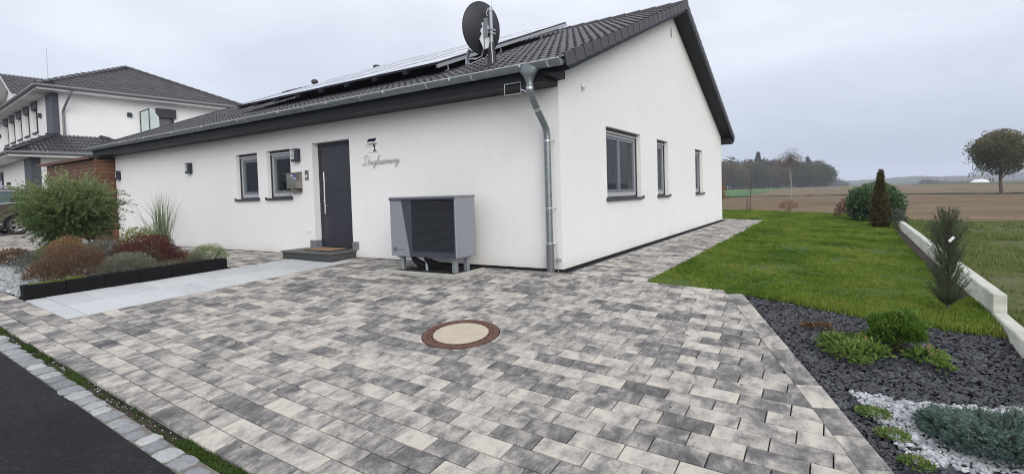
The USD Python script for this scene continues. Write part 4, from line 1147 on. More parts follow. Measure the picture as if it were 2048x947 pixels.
# gutter, downpipe
GY, GZ, GR = -0.560, 2.955, 0.080
ga = np.linspace(np.pi, 2 * np.pi, 13)
gutter_v = []
gx_ = np.array([XL - 0.08, XR - 0.03])
ins = []
for x in gx_:
    outr = np.column_stack([np.full(13, x), GY + GR * np.cos(ga), GZ + GR * np.sin(ga)])
    inr = np.column_stack([np.full(13, x), GY + (GR - 0.004) * np.cos(ga), GZ + (GR - 0.004) * np.sin(ga)])
    ins += [outr, inr]
v = np.vstack(ins)
k = np.arange(12)
q = np.vstack([np.stack([k, k + 1, 26 + k + 1, 26 + k], 1), np.stack([13 + k, 39 + k, 39 + k + 1, 13 + k + 1], 1)])
gut = obj('gutter', MB().add(v, q), M['zinc'], house, smooth=True)
obj('bead', MB().tube([(gx_[0], GY - GR, GZ + 0.004), (gx_[1], GY - GR, GZ + 0.004)], 0.010, 8), M['zinc_light'], gut, smooth=40)
for x in gx_:
    ec = np.vstack([[[x, GY, GZ]], np.column_stack([np.full(13, x), GY + GR * np.cos(ga), GZ + GR * np.sin(ga)])])
    obj('end_cap', (np.vstack([ec, ec + [0.004 if x > -1 else -0.004, 0, 0]]), np.vstack([np.stack([0 * k, k + 1, k + 2], 1), np.stack([14 + 0 * k, 14 + k + 2, 14 + k + 1], 1), np.stack([k + 1, 14 + k + 1, k + 2], 1), np.stack([k + 2, 14 + k + 1, 14 + k + 2], 1)])), M['zinc'], gut)
for x in (0.14, -1.15, -2.05, -3.6, -5.2, -7.2, -9.2, -11.2, -13.2):
    sm = MB(); gb = np.linspace(np.pi * 1.0, np.pi * 1.62, 9)
    pts = np.column_stack([np.full(9, x), GY + (GR + 0.003) * np.cos(gb), GZ + (GR + 0.003) * np.sin(gb)])
    v = np.vstack([pts, pts + [0.035, 0, 0]]); kk = np.arange(8)
    sm.add(v, np.stack([kk, kk + 1, 9 + kk + 1, 9 + kk], 1))
    obj('seam', sm, M['zinc_light'], gut, smooth=True)
for x in (-0.28, -1.55, -3.0, -4.5, -6.0, -7.5, -9.0, -10.5, -12.0, -13.5):
    obj('clip', MB().box(x, x + 0.026, GY - GR - 0.016, GY - GR + 0.02, GZ - 0.035, GZ + 0.016).box(x, x + 0.026, GY - GR + 0.02, GY + 0.06, GZ + 0.008, GZ + 0.016), M['zinc_light'], gut)
# funnel and pipe
PX = -0.165
fun = MB()
a = np.linspace(0, 2 * np.pi, 19)[:-1]
rows = []
for z_, rx, ry, yy in ((GZ - 0.005, 0.155, 0.083, GY), (GZ - 0.085, 0.150, 0.088, GY), (GZ - 0.15, 0.092, 0.075, GY), (GZ - 0.215, 0.060, 0.060, GY), (GZ - 0.245, 0.058, 0.058, GY)):
    rows.append(np.column_stack([PX + rx * np.cos(a), yy + ry * np.sin(a), np.full(18, z_)]))
v = np.vstack(rows); k = np.arange(18)
fun.add(v, np.vstack([np.stack([b * 18 + k, b * 18 + (k + 1) % 18, (b + 1) * 18 + (k + 1) % 18, (b + 1) * 18 + k], 1)[:, ::-1] for b in range(4)]))
pipe = obj('downpipe', MB().tube([(PX, GY, GZ - 0.23), (PX, GY, GZ - 0.33), (PX, GY + 0.012, GZ - 0.37), (PX, GY + 0.045, GZ - 0.42), (PX, GY + 0.20, GZ - 0.60), (PX, -0.165, GZ - 0.79), (PX, -0.115, GZ - 0.85), (PX, -0.092, GZ - 0.92), (PX, -0.090, GZ - 1.0), (PX, -0.090, 0.36)], 0.050, 16), M['zinc'], house, smooth=50)
obj('funnel', fun, M['zinc'], pipe, smooth=True)
for pz, yy in ((GZ - 0.34, GY),):
    obj('sleeve', MB().tube([(PX, yy, pz + 0.03), (PX, yy, pz - 0.0)], 0.054, 16), M['zinc_light'], pipe, smooth=40)
obj('sleeve', MB().tube([(PX, GY + 0.175, GZ - 0.57), (PX, GY + 0.205, GZ - 0.606)], 0.054, 16), M['zinc_light'], pipe, smooth=40)
obj('standpipe', MB().tube([(PX, -0.090, 0.37), (PX, -0.090, -0.12)], 0.058, 16), M['standpipe'], pipe, smooth=40)
for zz in (0.40, 0.93, 1.93):
    cl = MB().tube([(PX, -0.090, zz - 0.010), (PX, -0.090, zz + 0.010)], 0.055, 16).tube([(PX + 0.052, -0.088, zz), (PX + 0.085, -0.060, zz), (PX + 0.085, 0.0, zz)], 0.007, 6)
    obj('clamp', cl, M['zinc_light'], pipe)
# rod connector and wire near the pipe's foot
lw = MB().tube([(PX + 0.06, -0.085, 0.40), (PX + 0.085, -0.05, 0.34), (PX + 0.09, -0.03, 0.24), (PX + 0.088, -0.03, 0.16)], 0.004, 6)
lw.box(PX + 0.070, PX + 0.150, -0.045, -0.012, 0.135, 0.165).box(PX + 0.10, PX + 0.125, -0.055, -0.008, 0.125, 0.175)
lw.tube([(PX + 0.10, -0.03, 0.13), (PX + 0.10, -0.03, -0.10)], 0.005, 6)
obj('earth_rod', lw, M['zinc_light'], house)
# wire loop under the gutter
lp = MB()
lx0, lx1, lz0, lz1, ly = -0.62, -0.345, 2.595, 2.755, -0.505
lp.tube([(lx0, ly, lz1), (lx0, ly, lz0), (lx1, ly, lz0), (lx1, ly, lz1), (lx0, ly, lz1)], 0.007, 6)
lp.tube([(lx1, ly, lz0 + 0.05), (PX - 0.02, ly + 0.0, lz0 - 0.02)], 0.012, 6)
obj('wire_bracket', lp, M['zinc_light'], house)
# sensor on the gable, socket, all fixed to the wall
sn = obj('gable_sensor', MB().bev(0.001, 0.045, 0.80, 0.86, 2.84, 2.92, 0.012), M['white_plastic'], house)
obj('lens', MB().tube([(0.03, 0.83, 2.845), (0.03, 0.83, 2.80)], 0.02, 10), M['galv'], sn)
obj('outdoor_socket', MB().bev(-6.04, -5.985, -0.030, -0.001, 0.485, 0.545, 0.008), M['white_plastic'], house)

# entrance step with doormat
st = thing('entrance_step', 'low dark granite step in front of the anthracite door', 'step')
obj('riser', MB().bev(-6.10, -4.585, -0.605, -0.62 + 0.05, -0.2, 0.112, 0.003).bev(-6.10, -6.06, -0.5695, -0.002, -0.2, 0.112, 0.003).bev(-4.625, -4.585, -0.5695, -0.002, -0.2, 0.112, 0.003), M['step'], st)
obj('fill', MB().box(-6.055, -4.63, -0.565, 0.02, -0.2, 0.108), M['step'], st)
obj('slab', MB().bev(-6.125, -4.56, -0.635, -0.002, 0.113, 0.146, 0.004).bev(-5.842, -4.668, -0.001, 0.145, 0.113, 0.146, 0.003), M['step_top'], st)
dm = thing('doormat', 'brown coir doormat with black edge lying on the step', 'doormat', (-5.22, -0.22, 0.147))
obj('edge', MB().bev(-0.42, 0.42, -0.235, 0.235, 0, 0.012, 0.004), M['mat_edge'], dm)
obj('coir', MB().bev(-0.385, 0.385, -0.20, 0.20, 0.0122, 0.026, 0.006), M['mat_coir'], dm)

# ------------------------------------------------------------------ things on the walls


def wall_lamp(x, z0, label):
    t = thing('wall_lamp', label, 'wall lamp', (x, 0, z0), group='wall lamps on the front wall')
    obj('back_plate', MB().bev(-0.10, 0.10, -0.025, -0.001, 0, 0.275, 0.004), M['anthracite'], t)
    obj('body', MB().bev(0.012, 0.10, -0.10, -0.0255, 0, 0.275, 0.005).bev(-0.10, 0.0118, -0.10, -0.0255, 0.0, 0.06, 0.004).bev(-0.10, 0.0118, -0.10, -0.0255, 0.262, 0.275, 0.003), M['anthracite'], t)
    obj('diffuser', MB().box(-0.092, 0.010, -0.090, -0.026, 0.0605, 0.2615), M['lamp_glow'], t)
    for k in range(4):
        obj('louvre', MB().box(-0.10, 0.0116, -0.0985, -0.0905, 0.062 + 0.05 * k + 0.036, 0.062 + 0.05 * k + 0.050), M['anthracite'], t)
    return t


wall_lamp(-6.335, 1.995, 'dark wall lamp with bright louvres above the steel mailbox')
wall_lamp(-10.97, 1.965, 'dark wall lamp alone on the bare wall left of the two small windows')
wall_lamp(-15.42, 1.98, 'dark wall lamp at the far left end of the front wall behind the shrub')

mb_ = thing('mailbox', 'bronze steel mailbox with blue sticker between small window and door', 'mailbox', (-6.385, 0, 1.335))
SD = np.array([[0, 0, 1, 0], [1, 0, 0, 0], [0, 1, 0, 0], [0, 0, 0, 1.0]])
my = -0.145
obj('box', MB().prism(Polygon([(-0.002, 0.085), (my, 0.085), (my, 0.40), (-0.002, 0.43)]), -0.175, 0.175, SD), M['mailbox'], mb_)
obj('lid', MB().prism(Polygon([(-0.001, 0.433), (-0.001, 0.446), (my - 0.03, 0.414), (my - 0.03, 0.402)]), -0.185, 0.185, SD), M['mailbox'], mb_)
obj('newspaper_tray', MB().prism(Polygon([(-0.002, 0.0), (my + 0.05, 0.0), (my, 0.055), (my + 0.006, 0.055), (my + 0.055, 0.006), (-0.008, 0.006), (-0.008, 0.084), (-0.002, 0.084)]), -0.172, 0.172, SD), M['mailbox'], mb_)
obj('sticker', MB().box(0.075, 0.165, my - 0.0025, my - 0.0005, 0.285, 0.385), M['blue_plastic'], mb_)
obj('sticker_stripe', MB().box(0.08, 0.16, my - 0.004, my - 0.0026, 0.290, 0.310), M['white_plastic'], mb_)
obj('name_plate', MB().box(-0.02, 0.05, my - 0.0025, my - 0.0005, 0.345, 0.370), M['white_plastic'], mb_)

be = thing('doorbell', 'slim grey doorbell panel on the wall between mailbox and door', 'doorbell', (-6.035, 0, 1.59))
obj('panel', MB().bev(-0.052, 0.052, -0.022, -0.001, 0, 0.205, 0.004), M['standpipe'], be)
obj('button', MB().bev(-0.025, 0.025, -0.030, -0.0221, 0.055, 0.105, 0.004), M['white_plastic'], be)
obj('camera_eye', MB().tube([(0, -0.022, 0.155), (0, -0.027, 0.155)], 0.016, 12), M['hp_black'], be)

nl_ = thing('house_number_lamp', 'white solar house number lamp showing a 1 right of the door', 'house number', (-3.96, 0, 2.035))
obj('plate', MB().bev(-0.115, 0.125, -0.020, -0.001, 0, 0.19, 0.004), M['white_plastic'], nl_)
hd = np.array([[0, 0, 1, 0], [1, 0, 0, 0], [0, 1, 0, 0], [0, 0, 0, 1.0]])
obj('lamp_head', MB().prism(Polygon([(-0.002, 0.175), (-0.085, 0.165), (-0.085, 0.180), (-0.025, 0.262), (-0.002, 0.262)]), -0.122, 0.128, hd), M['white_plastic'], nl_)
e1 = np.array([0, 0.060, 0.082]); e1 /= np.linalg.norm(e1)
obj('solar_cell', MB().obox((0.003, -0.085, 0.180), (1, 0, 0), e1, np.cross((1, 0, 0), e1), -0.108, 0.108, 0.012, 0.092, 0.001, 0.004), M['pv'], nl_)
obj('digit', trimesh.util.concatenate([meshkit.text_mesh('1', 0.125, 0.006, True)]).apply_transform(np.array([[1, 0, 0, -0.022], [0, 0, -1, -0.0205], [0, 1, 0, 0.018], [0, 0, 0, 1.0]])), M['black_print'], nl_)

# cursive street name
STROKES = {
    'D': [[(.55, 1.30), (.45, .8), (.30, .15), (.12, .0), (-.10, .06), (-.12, .16), (.10, .12), (.45, .02), (.85, .18), (1.10, .60), (1.05, 1.10), (.70, 1.38), (.25, 1.32), (-.05, 1.08), (.02, .92)]],
    'o': [[(.42, .50), (.20, .52), (.05, .28), (.12, .04), (.32, .05), (.45, .28), (.40, .50), (.50, .42), (.66, .44)]],
    'u': [[(.0, .30), (.12, .52), (.06, .18), (.14, .02), (.32, .12), (.44, .50), (.42, .16), (.52, .02), (.70, .22)]],
    'g': [[(.44, .46), (.26, .53), (.08, .34), (.10, .08), (.28, .06), (.44, .46), (.36, -.20), (.16, -.52), (.0, -.42), (.22, -.16), (.66, .20)]],
    'l': [[(.0, .20), (.26, .66), (.36, 1.18), (.26, 1.24), (.14, .70), (.12, .12), (.22, .0), (.42, .20)]],
    'a': [[(.42, .46), (.24, .53), (.06, .32), (.10, .05), (.28, .08), (.44, .48), (.40, .14), (.50, .02), (.66, .22)]],
    's': [[(.0, .16), (.22, .54), (.34, .26), (.24, .02), (.04, .06), (.30, .06), (.50, .22)]],
    'i': [[(.0, .26), (.14, .52), (.10, .12), (.20, .0), (.38, .22)], [(.22, .74), (.24, .78)]],
    'e': [[(.0, .20), (.26, .32), (.30, .48), (.16, .52), (.06, .28), (.14, .03), (.32, .04), (.50, .24)]],
    'n': [[(.0, .26), (.12, .50), (.06, .0), (.20, .38), (.38, .52), (.38, .14), (.48, .0), (.64, .22)]],
    'w': [[(.0, .30), (.12, .52), (.08, .12), (.22, .02), (.38, .48), (.36, .12), (.50, .02), (.66, .40), (.62, .52), (.80, .42)]],
}


def smooth_line(p, n=6):
    p = np.asarray(p, float)
    if len(p) < 3:
        return p
    q = np.vstack([2 * p[0] - p[1], p, 2 * p[-1] - p[-2]])
    out = []
    for i in range(len(p) - 1):
        a, b, c, d = q[i:i + 4]
        for t in np.linspace(0, 1, n, endpoint=False):
            out.append(0.5 * ((2 * b) + (c - a) * t + (2 * a - 5 * b + 4 * c - d) * t * t + (3 * b - a - 3 * c + d) * t ** 3))
    return np.vstack(out + [p[-1]])


let = thing('house_lettering', 'cursive grey lettering reading Douglasienweg on the white wall', 'lettering', (-4.285, -0.018, 1.80))
adv = {'D': 1.05, 'o': .56, 'u': .62, 'g': .56, 'l': .36, 'a': .58, 's': .44, 'i': .32, 'e': .42, 'n': .56, 'w': .72}
cx = 0.12
for ch in 'Douglasienweg':
    mb = MB()
    for stroke in STROKES[ch]:
        p = smooth_line(stroke)
        p2 = np.column_stack([(p[:, 0] + 0.28 * p[:, 1] + cx) * 0.134, np.zeros(len(p)), p[:, 1] * 0.134])
        mb.tube(p2, 0.0037, 5)
    obj('letter', mb, M['lettering'], let)
    cx += adv[ch]

# ------------------------------------------------------------------ on the roof
PVX0, PVX1, PVS0 = -9.3, -2.62, 1.06
ncol, nrow = 4, 4
pw, ph = (PVX1 - PVX0) / ncol, 1.42
pv = thing('solar_array', 'large array of solar panels on silver rails on the front roof slope', 'solar panels')
H0 = 0.19
for j in range(ncol):
    for i in range(nrow):
        a0, b0 = PVX0 + j * pw, PVS0 + i * (ph + 0.02)
        frm = MB()
        for q in ((0.006, pw - 0.006, 0, 0.013), (0.006, pw - 0.006, ph - 0.013, ph), (0.006, 0.019, 0.013, ph - 0.013), (pw - 0.019, pw - 0.006, 0.013, ph - 0.013)):
            frm.obox(Fo + ux * a0 + s_ * b0, ux, s_, n_, q[0], q[1], q[2], q[3], H0, H0 + 0.038)
        pn = obj('panel', frm, M['pv_back'], pv)
        obj('glass', MB().obox(Fo + ux * a0 + s_ * b0, ux, s_, n_, 0.019, pw - 0.019, 0.013, ph - 0.013, H0 + 0.004, H0 + 0.036), M['pv'], pn)
SLEN = nrow * (ph + 0.02)
for k in range(9):
    xr_ = PVX1 + 0.012 - k * (PVX1 - PVX0 + 0.02) / 8
    obj('rail', MB().obox(Fo + ux * xr_ + s_ * (PVS0 - 0.10), ux, s_, n_, -0.02, 0.02, 0, SLEN + 0.04, H0 - 0.062, H0 - 0.003), M['alu'] if k in (0, 8) else M['pv_back'], pv)
for sv in (0.25, 2.2, 4.2, 5.5):
    o = Fo + ux * (PVX1 + 0.012) + s_ * (PVS0 + sv)
    obj('roof_hook', MB().obox(o, ux, s_, n_, -0.012, 0.012, -0.05, -0.035, 0.03, H0 - 0.063).obox(o, ux, s_, n_, -0.012, 0.012, -0.16, -0.051, 0.035, 0.045), M['zinc_light'], pv)

# satellite dish seen from behind
FOOT = np.array([-1.375, 0.30, float(roof_z(0.30))])
sd = thing('satellite_dish', 'dark grey satellite dish seen from behind on a steel mast', 'satellite dish', FOOT)
mast_xy = np.array([0.0, 0.0])
tn_ = np.array([0, 1.0, RS])
mf = []
for z_, hw, hd_ in ((-0.03, 0.085, 0.10), (0.02, 0.082, 0.09), (0.18, 0.062, 0.07), (0.30, 0.050, 0.05), (0.37, 0.036, 0.036)):
    a = np.linspace(0, 2 * np.pi, 13)[:-1]
    mf.append(np.column_stack([hw * np.cos(a), hd_ * np.sin(a), np.full(12, z_)]))
v = np.vstack(mf); k = np.arange(12)
obj('mast_foot', MB().add(v, np.vstack([np.stack([b * 12 + k, b * 12 + (k + 1) % 12, (b + 1) * 12 + (k + 1) % 12, (b + 1) * 12 + k], 1) for b in range(4)])), M['dish'], sd, smooth=40)
obj('mast', MB().tube([(0, 0, 0.3), (0, 0, 0.90)], 0.031, 14).tube([(0, 0, 0.885), (0, 0, 0.915), (0, 0, 0.945), (0, 0, 0.96)], [0.04, 0.041, 0.033, 0.012], 14), M['galv'], sd, smooth=40)
for zz in (0.64, 0.72, 0.81):
    obj('mast_band', MB().tube([(0, 0, zz - 0.006), (0, 0, zz + 0.006)], 0.034, 12), M['galv'], sd)
DN = np.array([-0.955, 0.27, 0.12]); DN /= np.linalg.norm(DN)
du = np.cross([0, 0, 1.0], DN); du /= np.linalg.norm(du); dvv = np.cross(DN, du)
DC = np.array([-0.205, 0.02, 0.65])
rr = np.linspace(0, 1, 9); aa = np.linspace(0, 2 * np.pi, 49)[:-1]
P = []
for sgn, off in ((0, 0.0), (1, 0.012)):
    for q in rr:
        P.append(DC + (du[None] * (np.cos(aa) * q * 0.395)[:, None] + dvv[None] * (np.sin(aa) * q * 0.425)[:, None]) + DN * ((q * q - 1) * 0.085 + off))
v = np.vstack(P); k = np.arange(48); k1 = (k + 1) % 48
fs = []
for sgn in range(2):
    for b in range(8):
        base = sgn * 9 * 48 + b * 48
        fs.append(np.stack([base + k, base + k1, base + 48 + k1, base + 48 + k], 1))
fs.append(np.stack([8 * 48 + k, 8 * 48 + k1, 9 * 48 + 8 * 48 + k1, 9 * 48 + 8 * 48 + k], 1))
refl = obj('reflector', MB().add(v, np.vstack(fs)), M['dish'], sd, smooth=60)
obj('rim', MB().tube(DC + du[None] * (np.cos(np.linspace(0, 2 * np.pi, 41)) * 0.398)[:, None] + dvv[None] * (np.sin(np.linspace(0, 2 * np.pi, 41)) * 0.428)[:, None] + DN * 0.006, 0.008, 6, cap=False), M['anthracite'], sd, smooth=60)
bk = DC - DN * 0.088
br = MB()
hv = np.array([0, 0, 1.0])
side = np.cross(hv, DN); side /= np.linalg.norm(side)
br.obox(bk, side, hv, DN, -0.055, 0.055, -0.20, 0.06, -0.035, 0.0)
br.obox(bk, side, hv, DN, -0.05, -0.042, -0.16, 0.14, -0.12, -0.035).obox(bk, side, hv, DN, 0.042, 0.05, -0.16, 0.14, -0.12, -0.035)
br.obox(np.array([0, 0, 0.55]), side, hv, DN, -0.06, 0.06, -0.035, 0.035, 0.028, 0.13)
for zz in (0.52, 0.58):
    br.tube([(0.05, -0.045, zz), (-0.055, -0.045, zz)], 0.008, 6).tube([(-0.06, -0.02, zz), (0.02, -0.06, zz)], 0.008, 6)
    br.obox(np.array([0, 0, zz]), side, hv, DN, -0.055, 0.055, -0.012, 0.012, -0.05, -0.034)
zg = Polygon([(-0.02, -0.34), (0.07, -0.30), (0.09, -0.16), (0.02, -0.10), (0.06, -0.04), (0.12, 0.0), (0.10, 0.06), (0.03, 0.05), (-0.02, 0.12), (-0.05, 0.10), (-0.03, 0.03), (-0.09, 0.0), (-0.05, -0.07), (-0.09, -0.16), (-0.05, -0.26)])
ZM = np.eye(4); ZM[:3, 0] = np.array([0.84, 0.54, 0]); ZM[:3, 1] = hv; ZM[:3, 2] = np.cross(ZM[:3, 0], hv); ZM[:3, 3] = np.array([-0.11, -0.035, 0.60])
br.prism(zg, -0.012, 0.012, ZM)
obj('bracket', br, M['galv'], sd)
low = DC - dvv * 0.44 - DN * 0.01
arm_end = low + DN * 0.36 - dvv * 0.03
ar = MB().tube([bk - hv * 0.18, low - DN * 0.03 - dvv * 0.02, low + DN * 0.12 - dvv * 0.05, arm_end], 0.014, 8)
obj('feed_arm', ar, M['zinc_light'], sd, smooth=40)
obj('arm_plate', MB().obox(bk, side, hv, DN, -0.05, 0.05, -0.36, -0.19, -0.03, -0.005), M['galv'], sd)
lnb = MB().tube([arm_end + hv * 0.02 + DN * 0.02, arm_end + hv * 0.12 - DN * 0.02], 0.028, 10).tube([arm_end + hv * 0.10 - DN * 0.01, arm_end + hv * 0.16 - DN * 0.05], 0.034, 10)
lnb.obox(arm_end, side, hv, DN, -0.03, 0.03, -0.10, 0.03, 0.0, 0.05)
obj('receiver', lnb, M['galv'], sd, smooth=40)
cb = MB()
cb.tube(smooth_line([tuple(arm_end - hv * 0.1), tuple(low + DN * 0.05 - hv * 0.08), tuple(low - DN * 0.05 - hv * 0.06), (-0.13, -0.02, 0.12), (-0.05, -0.06, 0.16)]), 0.009, 6)
cb.tube(smooth_line([(0.03, -0.04, 0.55), (0.05, -0.06, 0.42), (0.045, -0.08, 0.30), (0.075, -0.10, 0.16), (0.085, -0.11, 0.0)]), 0.008, 6)
cb.tube(smooth_line([(-0.02, -0.04, 0.93), (-0.05, -0.05, 0.85), (-0.03, -0.045, 0.80)]), 0.006, 6)
obj('cable', cb, M['cable'], sd, smooth=60)
rod = thing('lightning_rod', 'thin metal rod rising above the satellite dish out of the picture', 'rod', FOOT + [0.036, -0.02, 0.0])
obj('rod', MB().tube([(0, 0, 0.5), (0, 0, 2.0)], 0.004, 6), M['galv'], rod)
obj('holder', MB().box(-0.03, 0.006, -0.006, 0.03, 0.50, 0.53).box(-0.03, 0.006, -0.006, 0.03, 0.88, 0.90), M['galv'], rod)

# ------------------------------------------------------------------ heat pump in its gravel bed
hpc = thing('gravel_bed_kerb', 'pale concrete edging round the black gravel under the heat pump', 'edging')
zc = lambda x, y: float(gz(x, y))
for (xa, ya, xb, yb) in ((-2.83, -0.985, -2.10, -0.935), (-2.096, -0.985, -1.30, -0.935), (-2.83, -0.931, -2.78, -0.06), (-1.35, -0.931, -1.30, -0.19)):
    zz = zc(-2.83, -0.98) + 0.042
    obj('kerb_stone', MB().bev(xa, xb, ya, yb, zz - 0.2, zz - (0.02 if xb < -2.7 else 0.0) * 0, 0.007), M['concrete_curb'], hpc)
bedp = sbox(-2.775, -0.93, -1.355, 0.02)
struct('gravel_pit', sheet(bedp, 0.2, 0.0, zf=lambda x, y: 0 * x - 0.066), M['plinth'])
gravel('black_gravel', bedp, 3600, 0.016, 0.6, M['black_stone'], 61, 'black basalt gravel under the heat pump', 'gravel', -0.068, zf=lambda x, y: 0 * x)
hp = thing('heat_pump', 'grey heat pump with black louvred front standing against the white wall', 'heat pump', (-2.755, -0.80, 0.0))
W_, D_, Z0_, Z1_ = 1.345, 0.50, 0.200, 1.130
fl = lambda u, w: (u, w)
obj('body', MB().box(0.012, W_ - 0.004, 0.022, D_, Z0_ + 0.004, Z1_ - 0.002), M['hp_black'], hp)
obj('side_panel', MB().bev(W_ - 0.0035, W_ + 0.022, 0.002, D_, Z0_, Z1_, 0.008), M['hp_light'], hp)
obj('side_panel', MB().bev(-0.01, 0.0115, 0.002, D_, Z0_, Z1_, 0.006), M['hp_light'], hp)
fxz = np.array([[1, 0, 0, 0], [0, 0, 1, 0], [0, 1, 0, 0], [0, 0, 0, 1.0]])
obj('front_panel', MB().prism(Polygon([(-0.008, Z0_), (0.405, Z0_), (0.235, Z1_), (-0.008, Z1_)]), 0.000, 0.020, fxz), M['hp_light'], hp)
xl0, xl1 = 0.455, 1.325
dkp = Polygon([(0.407, Z0_), (W_ - 0.004, Z0_), (W_ - 0.004, Z1_), (0.237, Z1_)]).difference(sbox(xl0, Z0_ + 0.085, xl1, Z1_ - 0.012))
obj('dark_front', MB().prism(dkp, 0.006, 0.021, fxz), M['hp_dark'], hp)
ns = 24
zs0, zs1 = Z0_ + 0.088, Z1_ - 0.016
for k in range(ns):
    z_ = zs0 + (k + 0.5) * (zs1 - zs0) / ns
    obj('louvre', MB().obox((xl0 + 0.002, 0.010, z_), (1, 0, 0), (0, 0.78, 0.62), (0, -0.62, 0.78), 0, xl1 - xl0 - 0.004, -0.012, 0.016, -0.0035, 0.0035), M['hp_slat'], hp)
obj('lid', MB().bev(-0.022, W_ + 0.03, -0.015, D_ + 0.01, Z1_ + 0.001, Z1_ + 0.032, 0.006), M['hp_lid'], hp)
obj('lid_trim', MB().box(-0.02, W_ + 0.024, -0.012, 0.001, Z1_ - 0.022, Z1_ + 0.0005), M['hp_dark'], hp)
for x_ in (0.045, 1.165):
    for y_ in (0.205, 0.50):
        obj('leg', MB().bev(x_ - 0.04, x_ + 0.04, y_ - 0.032, y_ + 0.032, -0.12, Z0_ - 0.046, 0.004), M['galv'], hp)
    obj('foot_rail', MB().bev(x_ - 0.045, x_ + 0.045, 0.12, D_ + 0.05, Z0_ - 0.045, Z0_ - 0.001, 0.004), M['galv'], hp)
obj('base_rail', MB().bev(0.095, 1.115, 0.185, 0.225, Z0_ - 0.045, Z0_ - 0.006, 0.004).bev(0.095, 1.115, 0.48, 0.52, Z0_ - 0.045, Z0_ - 0.006, 0.004), M['galv'], hp)
obj('supply_pipe', MB().tube(smooth_line([(0.30, 0.2, Z0_), (0.33, 0.22, 0.10), (0.42, 0.30, 0.02), (0.50, 0.42, -0.08)]), 0.055, 12).tube(smooth_line([(0.56, 0.2, Z0_), (0.60, 0.24, 0.10), (0.70, 0.34, 0.03), (0.74, 0.44, -0.08)]), 0.05, 12), M['hp_black'], hp, smooth=50)
obj('drain_pipe', MB().tube(smooth_line([(0.50, 0.27, Z0_), (0.50, 0.27, 0.12), (0.52, 0.26, 0.04), (0.535, 0.25, -0.10)]), 0.026, 10), M['galv'], hp, smooth=50)
lx, lz = 0.055, Z0_ + 0.075
obj('emblem', MB().box(lx, lx + 0.014, -0.0022, -0.0005, lz, lz + 0.062).box(lx + 0.0142, lx + 0.034, -0.0022, -0.0005, lz, lz + 0.016).box(lx + 0.024, lx + 0.052, -0.0022, -0.0005, lz + 0.036, lz + 0.064).box(lx + 0.040, lx + 0.052, -0.0022, -0.0005, lz + 0.010, lz + 0.0358), M['black_print'], hp)
tx = meshkit.text_mesh('alpha innotec', 0.019, 0.0015)
tx.apply_transform(np.array([[1, 0, 0, lx + 0.068], [0, 0, -1, -0.0006], [0, 1, 0, lz + 0.022], [0, 0, 0, 1.0]]))
obj('lettering', tx, M['grey_print'], hp)

# ------------------------------------------------------------------ low concrete wall on the right
lw_ = thing('low_wall', 'low pale concrete boundary wall between lawn and meadow', 'wall', (4.735, -0.06, 0), -math.atan(0.026))
y_ = 0.0
while y_ < 11.6:
    y2 = min(y_ + 1.99, 11.6)
    obj('wall_block', MB().bev(0, 0.110, y_ + 0.003, y2 - 0.003, -0.6, 0.03, 0.010), M['wall_concrete'], lw_)
    y_ = y2
y_ = -0.003
for k in range(3):
    obj('wall_block', MB().bev(-0.004 - 0.02 * k, 0.108 - 0.02 * k, y_ - 1.99, y_ - 0.003, -1.0, -0.150 - 0.03 * k, 0.010), M['wall_concrete'], lw_)
    y_ -= 1.993

# ------------------------------------------------------------------ plants


def unit(v):
    return v / np.maximum(np.linalg.norm(v, axis=-1, keepdims=True), 1e-9)


def leaves(base, d, L, W, seed, tone, fold=0.15, mid=0.45):
    """Leaf blades as folded kites: base points, directions, lengths, widths, tones."""
    r = rng_of(seed)
    n = len(base)
    d = unit(np.asarray(d, float))
    s = unit(np.cross(d, unit(r.normal(size=(n, 3)) + [0, 0, 0.6])))
    nn = np.cross(s, d)
    L = np.broadcast_to(L, (n,))[:, None]; W = np.broadcast_to(W, (n,))[:, None]
    v = np.stack([base, base + d * L * mid + s * W / 2 + nn * W * fold, base + d * L, base + d * L * mid - s * W / 2 + nn * W * fold], 1).reshape(-1, 3)
    k = np.arange(n)[:, None] * 4
    f = np.vstack([k + [0, 1, 2], k + [0, 2, 3]])
    return v, f, np.repeat(np.asarray(tone, np.float32), 4)


def shoots(p0, p1, droop, per, L, W, seed, spread=0.8, tone=None, fold=0.15):
    """Leaves set along arching shoots from p0 to p1."""
    r = rng_of(seed)
    n = len(p0)
    t = r.random((n, per)) ** 0.8
    c = p0[:, None] + (p1 - p0)[:, None] * t[..., None]
    c[..., 2] -= (np.asarray(droop).reshape(-1, 1) * t ** 2)
    ax = unit(p1 - p0)[:, None]
    d = ax * 0.9 + r.normal(size=(n, per, 3)) * spread
    if tone is None:
        tone = np.clip(r.random((n, 1)) * 0.5 + r.random((n, per)) * 0.5, 0, 1)
    else:
        tone = np.clip(np.asarray(tone).reshape(-1, 1) + r.normal(0, 0.14, (n, per)), 0, 1)
    return leaves(c.reshape(-1, 3), d.reshape(-1, 3), (L * (0.7 + 0.6 * r.random((n, per)))).ravel(), W, seed + 1, tone.ravel(), fold)


def dome(n, seed, rx, ry, rz, zc=0.0, lo=-0.2, lump=0.25, fill=0.35):
    """Points through the outer part of a lumpy dome, with outward directions."""
    r = rng_of(seed)
    u = unit(r.normal(size=(int(n * 2.2), 3)))
    u = u[u[:, 2] > lo][:n]
    rad = (1 - fill * r.random(len(u)) ** 1.6) * (1 - lump + 2 * lump * meshkit.fbm(u * 2.3 + seed, 3, seed))
    p = u * rad[:, None] * [rx, ry, rz] + [0, 0, zc]
    return p, u, rad


